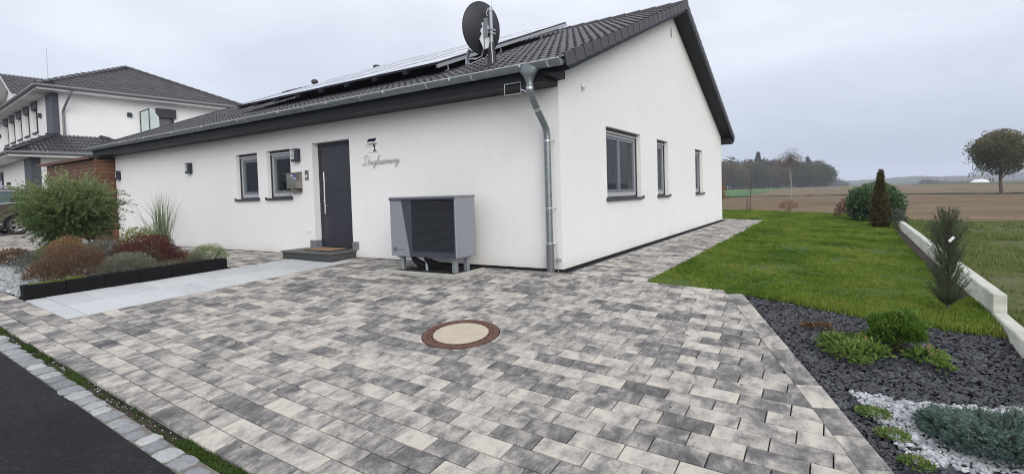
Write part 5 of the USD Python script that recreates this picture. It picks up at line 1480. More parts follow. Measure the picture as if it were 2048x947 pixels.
def stems(tips, seed, base_spread, r0, n=14, mat=None, mid=0.4):
    r = rng_of(seed)
    mb = MB()
    for q in tips[r.choice(len(tips), min(n, len(tips)), replace=False)]:
        b = np.array([r.normal(0, base_spread), r.normal(0, base_spread), -0.03])
        m = b + (q - b) * mid + [0, 0, 0.10 * np.linalg.norm(q - b)]
        mb.tube(smooth_line([b, m, q * 0.92], 4), np.linspace(r0, r0 * 0.35, 9), 5)
    return mb


def bush(name, label, cat, xy, size, mat, n, L, W, seed, stem=True, lo=-0.15, up=0.5, lump=0.22, fill=0.45, spread=0.6, zoff=0.0, group=None, fold=0.15, crownz=0.35, stemr=0.008):
    """A low shrub: foliage through a lumpy dome on a few stems."""
    z = float(land(*xy)) + zoff
    t = thing(name, label, cat, (*xy, z), group=group)
    r = rng_of(seed)
    p, u, rad = dome(n, seed, size[0] / 2, size[1] / 2, size[2] * (1 - crownz), size[2] * crownz, lo, lump, fill)
    p[:, 2] = np.maximum(p[:, 2], 0.01 + 0.02 * r.random(len(p)))
    d = u + [0, 0, up] + r.normal(size=p.shape) * spread
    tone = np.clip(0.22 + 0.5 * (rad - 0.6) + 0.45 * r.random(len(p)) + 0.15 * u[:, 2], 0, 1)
    v, f, tn = leaves(p, d, L * (0.6 + 0.8 * r.random(len(p))), W, seed + 2, tone, fold)
    obj('foliage', (v, f), mat, t, tone=tn)
    if stem:
        obj('stems', stems(p, seed + 3, size[0] * 0.06, stemr), M['bark'], t)
    return t


BZ = lambda x, y: float(land(x, y))
# planting bed ground, mulch and troughs
bedshape = Polygon([(-5.80, -4.60), (-5.80, -1.90), (-7.6, -1.37), (-11.2, -1.22), (-12.2, -2.4), (-12.4, -4.60)])
struct('plant_bed', sheet(bedshape, 0.25, 0.01, bump=0.05, seed=9), M['soil'])
gravel('bed_gravel', Polygon([(-5.99, -4.60), (-6.9, -3.7), (-9.5, -3.0), (-12.3, -2.9), (-12.4, -4.60)]), 1700, 0.024, 0.5, M['grey_stone'], 71, 'pale grey stone mulch on the near corner of the plant bed', 'gravel', 0.012)
gravel('bed_gravel', Polygon([(-5.95, -4.4), (-5.95, -1.95), (-8.5, -1.3), (-11, -1.3), (-8.5, -3.3)]), 500, 0.022, 0.6, M['grey_stone'], 72, 'scattered stones between the plants of the bed', 'gravel', 0.015)
TY = np.linspace(-4.598, -1.885, 7)
for k in range(6):
    ya, yb = TY[k] + 0.003, TY[k + 1] - 0.003
    zb = float(gz(-5.8, ya)) - 0.06
    zt_ = 0.115 + 0.05 * (k + 0.5) / 6 - 0.0
    where = ('with a mossy open end nearest the road', 'second from the road, behind the rust-brown shrub', 'third from the road, under the grey lavender', 'fourth from the road, below the dark red shrub', 'fifth from the road, beside the green tuft', 'at the house end of the row')[k]
    t = thing('black_trough', 'black concrete planter trough ' + where, 'planter', group='row of black planter troughs edging the bed')
    obj('shell', MB().bev(-5.845, -5.805, ya, yb, zb, zt_, 0.006).bev(-5.985, -5.95, ya, yb, zb, zt_, 0.006).bev(-5.949, -5.846, ya, ya + 0.035, zb, zt_ - 0.001, 0.004).bev(-5.949, -5.846, yb - 0.035, yb, zb, zt_ - 0.001, 0.004), M['trough'], t)
    obj('soil_fill', MB().box(-5.9495, -5.8455, ya + 0.02, yb - 0.02, zb, zt_ - 0.035), M['soil'], t)
grass('trough_grass', sbox(-5.945, -4.50, -5.86, -3.9), 260, M['grass'], 73, 'moss and grass sprouting in the first black trough', 7, 0.045, 0.03, 0.003, None, dz=0.0, zf=lambda x, y: 0 * x + 0.085)

# the round willow standard
WX, WY = -10.40, -2.72
wz = BZ(WX, WY)
wt = thing('willow_shrub', 'big round light green willow on a short stem in the plant bed', 'shrub', (WX, WY, wz))
r = rng_of(101)
p, u, rad = dome(1500, 102, 0.86, 0.86, 0.76, 1.10, -0.9, 0.22, 0.6)
p0 = np.array([0, 0, 0.95]) + (p - [0, 0, 0.95]) * 0.25
ext = 1.0 + 0.25 * r.random((len(p), 1))
p1 = np.array([0, 0, 0.95]) + (p - [0, 0, 0.95]) * ext
p1[:, 2] += 0.04
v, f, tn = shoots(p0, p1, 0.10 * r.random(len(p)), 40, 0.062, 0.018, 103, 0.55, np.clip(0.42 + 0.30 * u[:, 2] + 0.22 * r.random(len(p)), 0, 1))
obj('crown', (v, f), M['willow'], wt, tone=tn)
# long sprays reaching out
a = np.concatenate([r.uniform(-0.9, 1.1, 26), r.uniform(2.2, 4.4, 20), r.uniform(0, 6.28, 14)])
el = r.uniform(0.05, 0.75, len(a))
dirs = np.column_stack([np.cos(a) * np.cos(el), np.sin(a) * np.cos(el), np.sin(el)])
q0 = np.array([0, 0, 1.1]) + dirs * [0.55, 0.55, 0.45]
q1 = q0 + dirs * (0.30 + 0.50 * r.random((len(a), 1)))
v, f, tn = shoots(q0, q1, 0.16 + 0.2 * r.random(len(a)), 46, 0.055, 0.016, 104, 0.5, np.full(len(a), 0.68))
obj('sprays', (v, f), M['willow'], wt, tone=tn)
sp = MB()
for b0, b1 in zip(q0, q1):
    sp.tube([b0, (b0 + b1) / 2 - [0, 0, 0.05], b1 - [0, 0, 0.25]], [0.004, 0.003, 0.0015], 4)
for q in p1[:60]:
    sp.tube([(0, 0, 0.9), (np.array([0, 0, 0.95]) + q) / 2, q * 0.95], [0.012, 0.007, 0.002], 5)
obj('branches', sp, M['bark'], wt)
obj('trunk', MB().tube([(0.02, 0, -0.1), (0.0, 0.015, 0.4), (0, 0, 0.98)], [0.035, 0.03, 0.036], 8), M['bark'], wt, smooth=50)

bush('rusty_spirea', 'large rust brown shrub in the middle of the bed behind the first troughs', 'shrub', (-6.95, -3.72), (1.25, 0.95, 0.60), M['rust_leaf'], 5200, 0.032, 0.014, 111, spread=0.9, lump=0.3)
bush('rusty_spirea', 'smaller orange brown shrub under the willow at its left foot', 'shrub', (-8.95, -3.25), (0.75, 0.7, 0.62), M['orange_leaf'], 2300, 0.036, 0.017, 112, spread=0.9, lump=0.35)
bush('autumn_perennial', 'low rusty brown perennial at the left edge of the picture in grey stones', 'perennial', (-10.9, -3.55), (1.1, 0.7, 0.36), M['rust_leaf'], 2400, 0.04, 0.018, 113, spread=0.9)
bush('yellow_perennial', 'yellow green leafy perennial left of the orange brown shrub', 'perennial', (-10.3, -3.12), (0.9, 0.5, 0.42), M['yellow_leaf'], 1500, 0.05, 0.026, 114)
bush('yellow_perennial', 'light green leafy perennial below the willow beside the parked car view', 'perennial', (-9.75, -2.95), (0.5, 0.45, 0.56), M['weed'], 900, 0.055, 0.03, 115)
bush('grey_shrub', 'grey green airy shrub in the bed between rust brown and dark red shrubs', 'shrub', (-7.75, -3.08), (0.75, 0.7, 0.62), M['grey_shrub'], 2600, 0.035, 0.010, 116, spread=0.9, up=0.9)
bush('lavender', 'silvery grey lavender clump just behind the third trough', 'lavender', (-6.42, -3.18), (0.72, 0.78, 0.40), M['lavender'], 3400, 0.055, 0.005, 117, up=1.0, spread=0.45, lump=0.12)
bush('red_barberry', 'dark red barberry shrub in the bed behind the lavender', 'shrub', (-7.05, -2.62), (1.1, 1.05, 0.64), M['red_leaf'], 5200, 0.030, 0.017, 118, spread=0.9, lump=0.28)
bush('green_shrub', 'loose green shrub at the back of the bed below the shed corner', 'shrub', (-8.75, -2.05), (1.25, 0.9, 0.72), M['yellow_leaf'], 2600, 0.045, 0.022, 119, lump=0.35)
bush('orange_perennial', 'small tan and orange perennial below the tall ornamental grass', 'perennial', (-7.0, -2.05), (0.42, 0.40, 0.26), M['orange_leaf'], 700, 0.045, 0.008, 120, up=0.9)
bush('lavender', 'small grey green lavender between tan perennial and green tuft', 'lavender', (-6.62, -2.02), (0.32, 0.32, 0.26), M['lavender'], 900, 0.05, 0.005, 121, up=1.0, spread=0.45)
bush('lavender', 'green grey lavender tuft at the house end of the black troughs', 'lavender', (-6.72, -1.74), (0.70, 0.58, 0.38), M['weed'], 1900, 0.055, 0.005, 122, up=1.0, spread=0.5)
bush('green_sprout', 'pale green sprout behind the second black trough', 'plant', (-6.10, -3.98), (0.14, 0.18, 0.17), M['yellow_leaf'], 130, 0.06, 0.018, 123, up=0.9)
bush('green_sprout', 'pale yellow green sprout below the dark red barberry', 'plant', (-6.22, -2.95), (0.22, 0.26, 0.15), M['yellow_leaf'], 260, 0.05, 0.016, 124, up=0.8)
bush('rusty_spirea', 'low brown spirea right behind the first trough at the gravel', 'shrub', (-6.75, -4.12), (0.75, 0.55, 0.40), M['rust_leaf'], 1700, 0.032, 0.014, 125, spread=0.9)
bush('grey_shrub', 'grey green shrub left of the rust brown shrub toward the gravel', 'shrub', (-7.75, -3.95), (0.7, 0.6, 0.52), M['grey_shrub'], 1900, 0.035, 0.011, 126, spread=0.9)
bush('brown_spirea', 'brown seed heads under the willow right of its stem', 'shrub', (-8.35, -2.75), (0.9, 0.7, 0.60), M['rust_leaf'], 2200, 0.034, 0.014, 127, spread=0.9)
gc = scatter(Polygon([(-6.05, -4.25), (-6.05, -1.95), (-7.6, -1.45), (-10.6, -1.4), (-11.2, -3.0), (-8.6, -3.75)]), 5200, 1401)
r = rng_of(1402)
hgt = 0.05 + 0.26 * meshkit.fbm(np.column_stack([gc * 1.8, 0 * gc[:, 0]]), 3, 8) * r.random(len(gc))
pat = meshkit.fbm(np.column_stack([gc * 1.1, 0 * gc[:, 0]]), 3, 21)
bs = np.column_stack([gc, land(gc[:, 0], gc[:, 1]) + hgt])
v, f, tn = leaves(bs, r.normal(size=bs.shape) * [1, 1, 0.6] + [0, 0, 0.8], 0.07 * (0.6 + 0.8 * r.random(len(gc))), 0.022, 1403, np.clip((pat - 0.25) * 1.6 + 0.25 * r.random(len(gc)), 0, 1))
obj('ground_cover', (v, f), leafy('bed_cover_leaf', [(0.0, (0.045, 0.055, 0.028)), (0.35, (0.075, 0.070, 0.040)), (0.6, (0.11, 0.070, 0.042)), (1.0, (0.14, 0.12, 0.065))]), None, tone=tn, label='mixed withered ground cover filling the plant bed between the shrubs', cat='ground cover', kind='stuff')
# ornamental grass
gt = thing('ornamental_grass', 'tall upright pale ornamental grass before the white front wall', 'ornamental grass', (-8.30, -1.88, BZ(-8.30, -1.88)))
r = rng_of(130)
mb = MB()
for k in range(260):
    a = r.uniform(0, 6.28); lean = abs(r.normal(0, 0.36)); h = r.uniform(0.6, 1.62)
    d = np.array([np.cos(a), np.sin(a), 0]); s = np.array([-d[1], d[0], 0]) * 0.005 * r.uniform(0.6, 1.3)
    b = np.array([r.normal(0, 0.06), r.normal(0, 0.06), -0.02])
    pts = [b + d * lean * h * t ** 2 * 0.9 + np.array([0, 0, h * (t - 0.12 * lean * t ** 3)]) for t in (0, 0.35, 0.7, 1.0)]
    v = [pts[0] - s, pts[0] + s, pts[1] - s, pts[1] + s, pts[2] - s * 0.8, pts[2] + s * 0.8, pts[3]]
    mb.add(v, [[0, 1, 3], [0, 3, 2], [2, 3, 5], [2, 5, 4], [4, 5, 6]], float(np.clip(0.2 + 0.6 * r.random(), 0, 1)))
obj('blades', mb, M['miscanthus'], gt)

# right-hand garden
cn = thing('slim_conifer', 'slim dark grey green conifer with white tag at the lawn edge', 'conifer', (4.40, -0.05, BZ(4.4, -0.05)))
r = rng_of(140)
n = 430
zz = r.uniform(0.12, 1.02, n)
wid = np.interp(zz, [0.1, 0.20, 0.45, 0.62, 0.85, 1.05], [0.10, 0.20, 0.17, 0.15, 0.20, 0.06])
a = r.uniform(0, 6.28, n)
p0 = np.column_stack([0.02 * np.cos(a), 0.02 * np.sin(a), np.maximum(zz - 0.20, 0.07)])
p1 = np.column_stack([wid * np.cos(a) * r.uniform(0.5, 1.1, n), wid * np.sin(a) * r.uniform(0.5, 1.1, n), zz + 0.05])
v, f, tn = shoots(p0, p1, 0 * zz, 44, 0.026, 0.004, 141, 0.55, 0.40 + 0.4 * r.random(n))
obj('needles', (v, f), M['pine'], cn, tone=tn)
mb = MB().tube([(0, 0, -0.05), (0.005, 0, 0.4), (0, 0.01, 0.95)], [0.014, 0.011, 0.004], 7)
for k in range(0, n, 4):
    mb.tube([p0[k], (p0[k] + p1[k]) / 2, p1[k]], [0.004, 0.003, 0.0015], 4)
obj('trunk', mb, M['bark'], cn)
obj('plant_tag', MB().obox((0.0, -0.150, 0.72), (0.62, 0, 0.78), (0, 1, 0), (-0.78, 0, 0.62), 0, 0.060, 0, 0.002, 0, 0.024), M['tag_white'], cn)

bush('green_cypress', 'small bright green cypress bush in the slate bed', 'shrub', (3.87, -1.38), (0.38, 0.38, 0.32), M['cypress'], 7000, 0.034, 0.012, 151, spread=0.5, lump=0.42, up=0.5, crownz=0.4)
jn = thing('blue_juniper', 'spreading blue grey juniper in the white gravel', 'juniper', (4.215, -2.77, BZ(4.215, -2.77)))
r = rng_of(160)
n = 620
a = r.uniform(0, 6.28, n); rad = 0.35 * np.sqrt(r.random(n)); lum = meshkit.fbm(np.column_stack([np.cos(a) * rad * 6, np.sin(a) * rad * 6, 0 * a]), 3, 3)
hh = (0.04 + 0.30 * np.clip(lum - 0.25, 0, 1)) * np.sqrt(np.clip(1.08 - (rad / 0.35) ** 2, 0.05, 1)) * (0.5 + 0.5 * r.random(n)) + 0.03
p1 = np.column_stack([rad * np.cos(a) * 1.08, rad * np.sin(a) * 0.92, hh + 0.03])
p1 = np.vstack([p1 * [1, 1, q] for q in (1.0, 0.94, 0.75, 0.5)]) + rng_of(162).normal(0, 0.012, (4 * n, 3)); hh = p1[:, 2]; n = len(p1)
p0 = p1 - unit(p1 * [1, 1, 0.3] + [0, 0, 0.12]) * 0.05 + rng_of(163).normal(0, 0.012, (n, 3))
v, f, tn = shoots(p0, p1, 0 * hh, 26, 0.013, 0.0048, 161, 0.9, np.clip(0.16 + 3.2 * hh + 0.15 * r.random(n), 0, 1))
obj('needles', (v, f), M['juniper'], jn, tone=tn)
mb = MB()
for k in range(0, 620, 6):
    mb.tube([(0, 0, 0.0), p0[k] * [0.6, 0.6, 0.5], p1[k]], [0.008, 0.005, 0.002], 4)
obj('stems', mb, M['bark'], jn)

wr = rng_of(170)
WEEDS = [(3.52, -1.72, .30, .10, 'leafy green weeds in the slate bed left of the cypress'), (3.66, -1.62, .26, .10, 'bright weed clump beside the foot of the cypress'), (3.72, -1.42, .30, .13, 'tall pale green weed patch behind the leafy weeds'),
         (3.42, -1.50, .22, .08, 'low green weeds near the paving border'), (4.05, -1.55, .26, .07, 'flat weeds right in front of the cypress'),
         (3.64, -2.70, .20, .035, 'weeds in the white gravel beside the border'),
         (3.72, -2.95, .18, .035, 'weeds at the lower corner of the white gravel'), (3.80, -3.22, .16, .04, 'grassy weeds along the border at the bottom right'), ]
for k, (x_, y_, w_, h_, lab) in enumerate(WEEDS):
    bush('weed_clump', lab, 'weed', (x_, y_), (w_, w_ * 0.9, h_), M['weed'], int((170 if k < 5 else 420) * w_ / 0.2), 0.060 if k < 5 else 0.020, 0.026 if k < 5 else 0.010, 171 + k, stem=False, up=0.25, spread=0.7, crownz=0.2)
for k, (x_, y_, w_, lab) in enumerate([(3.36, -1.66, .11, 'small rosette of weeds at the left end of the weed patch'), (3.60, -1.86, .12, 'small rosette of weeds below the leafy weeds'), (3.50, -1.33, .12, 'small rosette of weeds behind the low green weeds'), (4.14, -1.72, .10, 'small rosette of weeds right below the flat weeds')]):
    bush('weed_clump', lab, 'weed', (x_, y_), (w_, w_, 0.05), M['weed'], 60, 0.045, 0.022, 1710 + k, stem=False, up=0.2, spread=0.5, crownz=0.2)
rl_ = rng_of(1800)
lv = scatter(unary_poly([slate_poly, drive_poly.intersection(sbox(-4, -5.1, 3.8, -0.2)), LAWN.intersection(sbox(1, -1, 5, 9)), sbox(-6, -6.6, 1.5, -5.36)]), 900, 1801, lambda p: np.where(shapely.contains_xy(slate_poly, p[:, 0], p[:, 1]), 1.0, 0.22))
v, f, tn = leaves(np.column_stack([lv, land(lv[:, 0], lv[:, 1]) + np.where(shapely.contains_xy(slate_poly, lv[:, 0], lv[:, 1]), 0.006, np.where(shapely.contains_xy(LAWN, lv[:, 0], lv[:, 1]), 0.02, 0.004))]), np.column_stack([rl_.normal(size=(len(lv), 2)), 0.12 * rl_.random(len(lv))]), 0.028 * (0.6 + 0.8 * rl_.random(len(lv))), 0.016, 1802, rl_.random(len(lv)))
obj('leaf_litter', (v, f), M['brown_leaf'], None, tone=tn, label='small fallen leaves and crumbs scattered over paving, slate and lawn', cat='leaf litter', kind='stuff')
bush('dry_leaves', 'reddish dry leaves in the slate bed before the weeds', 'leaves', (3.28, -1.08), (0.30, 0.16, 0.035), M['brown_leaf'], 120, 0.045, 0.022, 190, stem=False, up=0.1, spread=0.8, zoff=-0.01)

# shrubs at the end of the wall
lt = thing('laurel_shrub', 'broad dark green laurel shrub at the far end of the low wall', 'shrub', (4.62, 14.6, BZ(4.62, 14.6)))
r = rng_of(200)
p, u, rad = dome(3000, 201, 0.80, 0.7, 0.66, 0.62, -0.8, 0.16, 0.5)
p[:, 2] = np.maximum(p[:, 2], 0.05)
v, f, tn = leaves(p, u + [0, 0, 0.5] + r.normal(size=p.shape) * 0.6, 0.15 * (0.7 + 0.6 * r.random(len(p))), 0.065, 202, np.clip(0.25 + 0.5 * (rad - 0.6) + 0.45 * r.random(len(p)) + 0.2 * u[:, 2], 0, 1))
obj('foliage', (v, f), M['laurel'], lt, tone=tn)
obj('stems', stems(p, 203, 0.12, 0.016, 20), M['bark'], lt)
th_ = thing('thuja', 'pointed browned thuja standing in front of the laurel shrub', 'thuja', (4.62, 11.85, BZ(4.62, 11.85)))
n = 900
zz = 1.62 * r.random(n) ** 1.15
wid = (0.245 + 0.06 * np.sin(zz * 17) * r.random(n)) * np.interp(zz / 1.62, [0, 0.12, 0.35, 0.6, 0.8, 1.0], [0.72, 0.95, 0.9, 0.62, 0.36, 0.05])
a = r.uniform(0, 6.28, n)
p1 = np.column_stack([wid * np.cos(a), wid * np.sin(a), zz + 0.06]); p1 += r.normal(0, 0.025, (n, 3)); p1[:, 2] = np.clip(p1[:, 2], 0.03, 1.85); p0 = p1 * [0.4, 0.4, 1] - [0, 0, 0.16]
v, f, tn = shoots(p0, p1, 0 * zz, 18, 0.055, 0.020, 205, 0.45, np.clip(0.12 + 0.75 * r.random(n), 0, 1))
v[:, 2] = np.maximum(v[:, 2], 0.0)
obj('sprays', (v, f), M['thuja_brown'], th_, tone=tn)
obj('trunk', MB().tube([(0, 0, -0.1), (0, 0, 0.8), (0.01, 0, 1.72)], [0.04, 0.03, 0.006], 7), M['bark'], th_)
bush('wild_shrub', 'low leafy shrub at the right foot of the thuja by the wall end', 'shrub', (4.95, 11.95), (0.62, 0.5, 0.55), M['grey_shrub'], 700, 0.07, 0.035, 210)
bush('brown_shrub', 'reddish brown shrub peeping out left of the laurel', 'shrub', (3.95, 16.2), (1.0, 0.8, 0.72), M['brown_leaf'], 1500, 0.06, 0.03, 211, crownz=0.25)
bush('rust_clump', 'small rust coloured clump on the lawn edge before the field', 'perennial', (1.62, 20.6), (0.85, 0.6, 0.52), M['orange_leaf'], 1200, 0.05, 0.012, 212, up=0.9)
bush('red_shrub', 'slender red leaved shrub beside the far house corner', 'shrub', (-0.75, 16.8), (0.55, 0.5, 1.45), M['orange_leaf'], 420, 0.08, 0.04, 213, crownz=0.5)
sg = thing('sapling', 'young bare sapling tied to short stakes on the far lawn edge', 'tree', (0.13, 18.9, BZ(0.13, 18.9)))
mb = MB().tube([(0.05, 0, -0.1), (0.07, 0, 0.7), (0.14, 0.02, 1.75)], [0.018, 0.014, 0.006], 6)
for k in range(14):
    a = rng_of(300 + k).uniform(0, 6.28); z_ = 0.55 + 0.08 * k
    mb.tube([(0.07 + 0.035 * k / 10, 0, z_), (0.07 + 0.18 * math.cos(a), 0.18 * math.sin(a), z_ + 0.22), (0.07 + 0.26 * math.cos(a), 0.26 * math.sin(a), z_ + 0.42)], [0.006, 0.004, 0.002], 4)
obj('trunk', mb, M['bark'], sg)
r = rng_of(320)
q = np.column_stack([r.normal(0.1, 0.14, 60), r.normal(0, 0.14, 60), r.uniform(0.7, 1.9, 60)])
v, f, tn = leaves(q, r.normal(size=q.shape), 0.06, 0.03, 321, r.random(60))
obj('leaves', (v, f), M['birch_leaf'], sg, tone=tn)
obj('stake', MB().bev(-0.10, -0.055, -0.02, 0.025, -0.2, 0.62, 0.004), M['stake'], sg)
obj('stake', MB().tube([(0.02, -0.05, -0.1), (0.06, -0.02, 0.65)], 0.014, 6), M['stake'], sg)
obj('tie', MB().tube([(-0.08, 0.0, 0.55), (0.06, 0.0, 0.56)], 0.008, 6), M['stake'], sg)
st_ = thing('dead_branch', 'dark broken branch lying in the meadow beyond the wall end', 'branch', (5.05, -0.55, BZ(5.05, -0.55)))
obj('branch', MB().tube([(-0.10, -0.10, 0.0), (0.10, 0.05, 0.06), (0.45, 0.25, 0.13)], [0.022, 0.018, 0.010], 7), M['bark'], st_, smooth=50)
obj('twig', MB().tube([(0.12, 0.06, 0.07), (0.2, -0.02, 0.16)], [0.008, 0.003], 5), M['bark'], st_)


# ------------------------------------------------------------------ trees in the open country
def tree(name, label, xy, h, cw, mat, seed, n=1100, leaf=0.35, trunk=0.30, base=0.25, shape='round', group=None, bark='bark', trunk_r=None, fill=0.55, lump=0.3, zoff=0.0):
    z = float(fz(*xy)) + zoff
    t = thing(name, label, 'tree', (*xy, z), group=group)
    r = rng_of(seed)
    tr = trunk_r or h * 0.018
    H0_, H1_ = h * base, h
    tips = []
    mb = MB().tube(smooth_line([(0, 0, -0.5), (r.normal(0, tr), r.normal(0, tr), h * 0.3), (r.normal(0, tr), r.normal(0, tr), h * 0.62), (0, 0, h * 0.92)], 5), np.linspace(tr * 1.25, tr * 0.12, 16), 8)
    nb = 16 if shape != 'cone' else 26
    for k in range(nb):
        f_ = (k + 0.5) / nb
        z0 = H0_ * 0.8 + (h * 0.8 - H0_ * 0.8) * f_
        a = k * 2.399 + r.normal(0, 0.3)
        if shape == 'cone':
            rad = cw / 2 * (1 - f_) + 0.15; rise = -0.05 * h * (1 - f_)
        else:
            rad = cw / 2 * math.sqrt(max(0.1, 1 - (2 * f_ - 0.85) ** 2)) * r.uniform(0.75, 1.0); rise = (h - z0) * 0.45
        e = np.array([rad * math.cos(a), rad * math.sin(a), z0 + rise])
        m = np.array([e[0] * 0.45, e[1] * 0.45, z0 + rise * 0.35])
        mb.tube(smooth_line([(0, 0, z0 - 0.02 * h), m, e], 3), np.linspace(tr * 0.45 * (1 - 0.6 * f_), tr * 0.06, 7), 5)
        tips += [e, m * 0.5 + e * 0.5, e * 0.75 + m * 0.25]
        for q in range(3):
            e2 = e * 0.7 + np.array([0, 0, z0 * 0.3]) + r.normal(0, cw * 0.12, 3)
            mb.tube([m * 0.4 + e * 0.6, e2], [tr * 0.12, tr * 0.03], 4)
            tips.append(e2)
    tips = np.array(tips)
    obj('trunk', mb, M[bark], t, smooth=60)
    if shape == 'cone':
        zz = H0_ + (h - H0_) * r.random(n) ** 1.3
        rad = cw / 2 * (1 - (zz - H0_) / (h - H0_)) * (0.55 + 0.45 * np.abs(np.sin(zz / h * 34))) + 0.05
        a = r.uniform(0, 6.28, n)
        p = np.column_stack([rad * np.cos(a) * r.uniform(0.6, 1, n), rad * np.sin(a) * r.uniform(0.6, 1, n), zz])
        u = unit(np.column_stack([np.cos(a), np.sin(a), 0 * a - 0.25])); rad = np.full(n, 0.75)
    else:
        cz = (H0_ + H1_) / 2
        p, u, rad = dome(n, seed + 1, cw / 2, cw / 2, (H1_ - H0_) / 2, cz, -1.1, lump, fill)
        near = tips[r.integers(0, len(tips), n // 2)] + r.normal(0, cw * 0.085, (n // 2, 3))
        p[: n // 2] = near
    d = u + r.normal(size=p.shape) * 0.8
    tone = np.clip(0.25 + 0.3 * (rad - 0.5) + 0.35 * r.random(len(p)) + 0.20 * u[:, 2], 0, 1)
    v, f, tn = leaves(p, d, leaf * (0.6 + 0.8 * r.random(len(p))), leaf * 0.6, seed + 2, tone)
    obj('crown', (v, f), mat, t, tone=tn)
    return t


lone = far(2005, 52.5)
tree('lone_tree', 'lone round crowned autumn tree standing by itself in the field', lone, 6.6, 4.75, M['autumn_tree'], 401, 24000, 0.19, base=0.31, trunk_r=0.15, fill=0.9, lump=0.04)
birch = far(1583, 71)
tree('birch_tree', 'tall thin birch with white trunk before the wood', birch, 6.6, 3.0, M['birch_leaf'], 402, 2600, 0.13, base=0.55, bark='birch_bark', trunk_r=0.07, fill=1.0, lump=0.4)
WOOD = [(1436, 240, 14.5, 9, 'wood_rust', 'rusty brown broadleaf at the left end of the wood beside the house'), (1452, 236, 13.0, 9, 'wood_rust', 'dull brown broadleaf in the wood nearest the house corner'), (1466, 244, 14.8, 9, 'wood_dark', 'dark broadleaf at the back of the wood near the house'),
        (1479, 234, 10.8, 10, 'wood_yellow', 'yellowish low crown at the front of the wood'), (1492, 240, 12.5, 9, 'wood_rust', 'brown crown beside the yellowish one in the wood'), (1505, 246, 14.6, 9, 'wood_dark', 'dark tree left of the tall fir in the wood'),
        (1516, 235, 12.2, 8, 'wood_green', 'green crown below the tall fir in the wood'), (1537, 236, 9.8, 9, 'wood_yellow', 'pale yellow green crown right of the fir'), (1530, 247, 14.2, 8, 'wood_dark', 'dark tree right behind the tall fir'),
        (1549, 243, 13.6, 9, 'wood_dark', 'dark green crown in the middle of the wood'), (1561, 236, 12.2, 9, 'wood_rust', 'brown crown left of the birch'), (1574, 244, 13.2, 9, 'wood_rust', 'reddish brown crown right behind the birch'),
        (1588, 237, 11.8, 9, 'wood_green', 'green brown crown at the right of the birch trunk'), (1601, 242, 12.2, 9, 'wood_dark', 'dark crown between birch and slim fir'), (1612, 236, 11.0, 9, 'wood_green', 'green crown below the slim fir'),
        (1626, 238, 11.4, 9, 'wood_green', 'olive green crown near the right end of the wood'), (1638, 240, 12.2, 8, 'wood_green', 'upright olive crown second from the right end of the wood'), (1649, 240, 10.2, 9, 'wood_green', 'last broad green tree at the right end of the wood')]
for k, (px, dep, h_, w_, mt, lab) in enumerate(WOOD):
    tree('wood_tree', lab, far(px, dep), h_, w_ * 1.08, M[mt], 420 + 3 * k, 2200, 0.95, base=0.0, group='trees of the wood beyond the field', fill=0.5, lump=0.2)
tree('fir_tree', 'tall dark fir rising above the wood', far(1518, 250), 18.0, 10, M['wood_dark'], 490, 1400, 0.9, base=0.15, shape='cone', group='trees of the wood beyond the field')
tree('fir_tree', 'slim dark fir near the right end of the wood', far(1617, 246), 14.8, 8, M['wood_dark'], 493, 1000, 0.8, base=0.2, shape='cone', group='trees of the wood beyond the field')
for k, (px, dep, h_, w_, lab) in enumerate([(1662, 420, 9.5, 16, 'hazy far tree just right of the wood'), (1673, 430, 8.0, 16, 'smaller hazy far tree right of the wood'), (1682, 440, 6.2, 14, 'lowest hazy far tree right of the wood'), (1856, 420, 6.0, 12, 'far dark tree clump left of the track'), (1868, 425, 5.2, 10, 'far low tree beside the dark clump'), (1888, 430, 3.6, 12, 'far bush on the skyline left of the white heap'), (1912, 435, 3.8, 14, 'far bush on the skyline before the white heap'), (1934, 440, 3.6, 14, 'far bush on the skyline nearest the white heap')]):
    tree('far_tree', lab, far(px, dep), h_, w_, M['wood_dark'], 520 + 3 * k, 500, 1.2, base=0.05, group='far trees on the skyline', fill=0.5, lump=0.15, zoff=-0.8)

# white sheeted heap and two walkers on the skyline
hx, hy = far(1961, 205)
wh = thing('sheeted_heap', 'low heap under white sheeting on the field skyline', 'heap', (hx, hy, float(fz(hx, hy)) - 0.3))
u_ = np.linspace(0, np.pi, 13); w_ = np.linspace(0, 2 * np.pi, 25)[:-1]
mb = MB()
ringv = [np.column_stack([3.1 * c * np.cos(w_), 2.2 * c * np.sin(w_), np.full(24, 1.75 * s)]) for c, s in zip(np.cos(np.linspace(0, 1.45, 8)), np.sin(np.linspace(0, 1.45, 8)))]
v = np.vstack(ringv + [[[0, 0, 1.76]]]); k = np.arange(24)
v += (meshkit.fbm(v * 0.9, 3, 4)[:, None] - 0.5) * 0.25
mb.add(v, np.vstack([np.vstack([np.stack([b * 24 + k, b * 24 + (k + 1) % 24, (b + 1) * 24 + (k + 1) % 24], 1), np.stack([b * 24 + k, (b + 1) * 24 + (k + 1) % 24, (b + 1) * 24 + k], 1)]) for b in range(7)] + [np.stack([7 * 24 + k, 7 * 24 + (k + 1) % 24, 0 * k + 192], 1)]))
obj('sheeting', mb, M['white_sheet'], wh, smooth=True)
obj('tyre', MB().tube([(2.6, 0.4, 0.5), (2.62, 0.42, 0.62)], 0.3, 10), M['tyre'], wh)


def bone(a, b, ra, rb):
    return m3.Manifold.batch_hull([m3.Manifold.sphere(ra, 14).translate(list(map(float, a))), m3.Manifold.sphere(rb, 14).translate(list(map(float, b)))])


